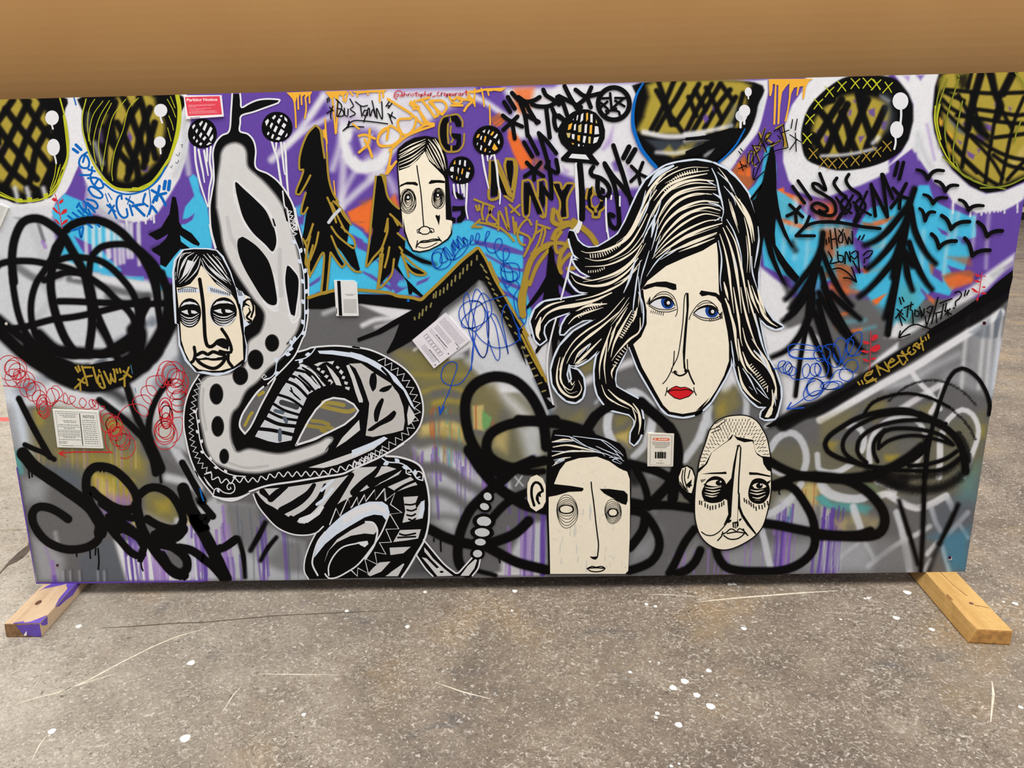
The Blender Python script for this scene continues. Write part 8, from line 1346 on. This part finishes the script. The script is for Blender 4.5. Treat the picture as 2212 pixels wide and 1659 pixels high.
# pale NOTICE sheet
o, q = sheet('notice_sheet', 'creased paper NOTICE in two columns at the left', 'M', '578,920 1072,942 1128,1345 632,1332', (228, 226, 218)); m = inner(q)
Part('sheet_border', None, o).st((150, 148, 142), 1, '0', np.array([m(.06, .05), m(.95, .05), m(.95, .95), m(.06, .95), m(.06, .05)]), sm=False).done()
Part('column_rule', None, o).st('ink', 1.8, '0', np.array([m(.585, .08), m(.565, .93)])).done()
text_obj('notice_title', 'NOTICE', m, .65, .12, .9, .2, o, (40, 38, 38), True)
lines('fine_print', m, o, [(.1, .54, .1), (.14, .5, .15), (.2, .5, .19), (.2, .5, .29), (.22, .48, .33), (.08, .54, .4), (.2, .44, .49), (.06, .54, .58), (.06, .54, .66), (.16, .44, .73), (.06, .54, .79), (.06, .24, .85), (.06, .22, .89), (.12, .36, .95)]+[(.62, .92, .26+.056*i) for i in range(12)], (110, 108, 104), 1.3)
Part('rule_lines', None, o).many((140, 138, 132), .9, '0', *[np.array([m(.06, v), m(.56, v)]) for v in (.45, .54, .62, .7)]).done()
# warning label with a bar code
o, q = sheet('warning_label', 'cream warning label with bar code above the square face', 'V', '1285,158 1545,165 1535,490 1280,488', (230, 222, 208)); m = inner(q)
Part('sheet_border', None, o).st((130, 120, 112), 1, '0', np.array([m(.1, .06), m(.92, .06), m(.92, .96), m(.1, .96), m(.1, .06)]), sm=False).done()
Part('orange_badge', None, o).st((226, 112, 74), 6, '0', np.array([m(.24, .18), m(.78, .18)])).done(); Part('badge_mark', None, o).st((245, 225, 210), 1.4, '0', np.array([m(.24, .2), m(.28, .15), m(.32, .2), m(.24, .2)]), sm=False).done(); lines('badge_print', m, o, [(.4, .76, .18)], (250, 230, 215), 2)
lines('fine_print', m, o, [(.16, .86, .27), (.18, .86, .31), (.2, .84, .35), (.28, .78, .39), (.28, .72, .43), (.48, .56, .53), (.46, .56, .83), (.34, .66, .9)], (110, 104, 98), 1.3)
pr = Part('bar_code', None, o); u = .30
while u < .72:
    w = rng.choice((.8, 1.2, 2.2)); pr.st('ink', w, '0', np.array([m(u, .56), m(u, .76)])); u += rng.choice((.02, .028, .036))
pr.done()['kind'] = 'stuff'
# corner of a pasted page at the left edge
o, q = sheet('notice_sheet', 'corner of a grey printed page at the left edge', 'A', '-330,1240 105,1400 0,1640 -430,1500', (214, 214, 208)); m = inner(q); lines('fine_print', m, o, [(.05, .93, .08+.06*i) for i in range(14)], (176, 176, 172), 1.3)
# screws and bolt holes
def screw(fr, x, y, r, c, ring=None):
    pr = Part('screw_hole', None)
    if ring: pr.disc(ring, fr, x+r*.2, y+r*.3, r*1.15)
    pr.disc(c, fr, x, y, r).done()
screw('S', 632, 1305, 15, (70, 30, 40)); screw('X', 1395, 1222, 18, (60, 24, 50), (215, 215, 215)); screw('L', 1768, 1495, 20, (60, 22, 24)); screw('G', 78, 1248, 17, (190, 184, 176), (60, 56, 54))
# painted-over edges
Part('edge_paint', 'purple paint along the left edge').st('purple', 4, '0', '38,1010 50,1080 62,1150 79,1258').done(); Part('edge_paint', 'purple paint along the bottom edge').st('purple', 3.5, '0', '80,1257.5 250,1256 440,1253.5').done()
# ================================================================== the panel itself, carrying the ground coat
finish_ground()
def grid_object(q, name, label, obj=None, back=False):
    n = NX*NZ
    used = np.unique(q); remap = np.full(n, -1, np.int64); remap[used] = np.arange(len(used))
    xz = GXZ.reshape(-1, 2)[used]; m = len(used)
    v = np.zeros((m, 3)); v[:, 0] = xz[:, 0]; v[:, 2] = xz[:, 1]
    col = np.ones((m, 4)); col[:, :3] = lin(GCOL).reshape(-1, 3)[used]
    f = remap[q]
    if back:                                   # plywood thickness behind the painted face
        th = .018; k = m
        front = [(-BW/2, 0, 0), (BW/2, 0, 0), (BW/2, 0, BH), (-BW/2, 0, BH)]; rear = [(x, th, z) for x, _, z in front]
        v = np.vstack([v, front, rear]); c8 = np.ones((8, 4)); c8[:, :3] = lin((96, 72, 150)); col = np.vstack([col, c8])
        f = np.vstack([f, [(k+4, k+5, k+1, k), (k+5, k+6, k+2, k+1), (k+6, k+7, k+3, k+2), (k+7, k+4, k, k+3), (k+5, k+4, k+7, k+6)]])
    me = obj.data if obj else bpy.data.meshes.new(name)
    me.vertices.add(len(v)); me.vertices.foreach_set('co', v.ravel())
    me.loops.add(f.size); me.loops.foreach_set('vertex_index', f.ravel().astype(np.int32))
    me.polygons.add(len(f)); me.polygons.foreach_set('loop_start', np.arange(0, f.size, 4, dtype=np.int32))
    try: me.polygons.foreach_set('loop_total', np.full(len(f), 4, dtype=np.int32))
    except Exception: pass
    me.update(calc_edges=True)
    at = me.color_attributes.new('Col', 'FLOAT_COLOR', 'POINT'); at.data.foreach_set('color', col.ravel())
    if obj is None:
        obj = link(name, me, PAINT); adopt(obj); obj['label'] = label
    return obj
def build_panel():
    idx = np.arange(NX*NZ).reshape(NZ, NX)
    q = np.stack([idx[:-1, :-1], idx[:-1, 1:], idx[1:, 1:], idx[1:, :-1]], -1).reshape(-1, 4)
    cu = GUV.reshape(-1, 2)[q].mean(1); U, V = cu[:, 0], cu[:, 1]
    free = np.ones(len(q), bool)
    for o, p in CLAIMS:
        ins = np.zeros(len(q), bool)
        for a_, b_ in zip(p, np.roll(p, -1, 0)):
            if a_[1] == b_[1]: continue
            ins ^= ((a_[1] > V) != (b_[1] > V)) & (U < (b_[0]-a_[0])*(V-a_[1])/(b_[1]-a_[1])+a_[0])
        ins &= free; free &= ~ins
        grid_object(q[ins], o.name, None, o)
    grid_object(q[free], 'panel', 'sprayed plywood panel in purple, white, blue and grey', back=True)
build_panel()
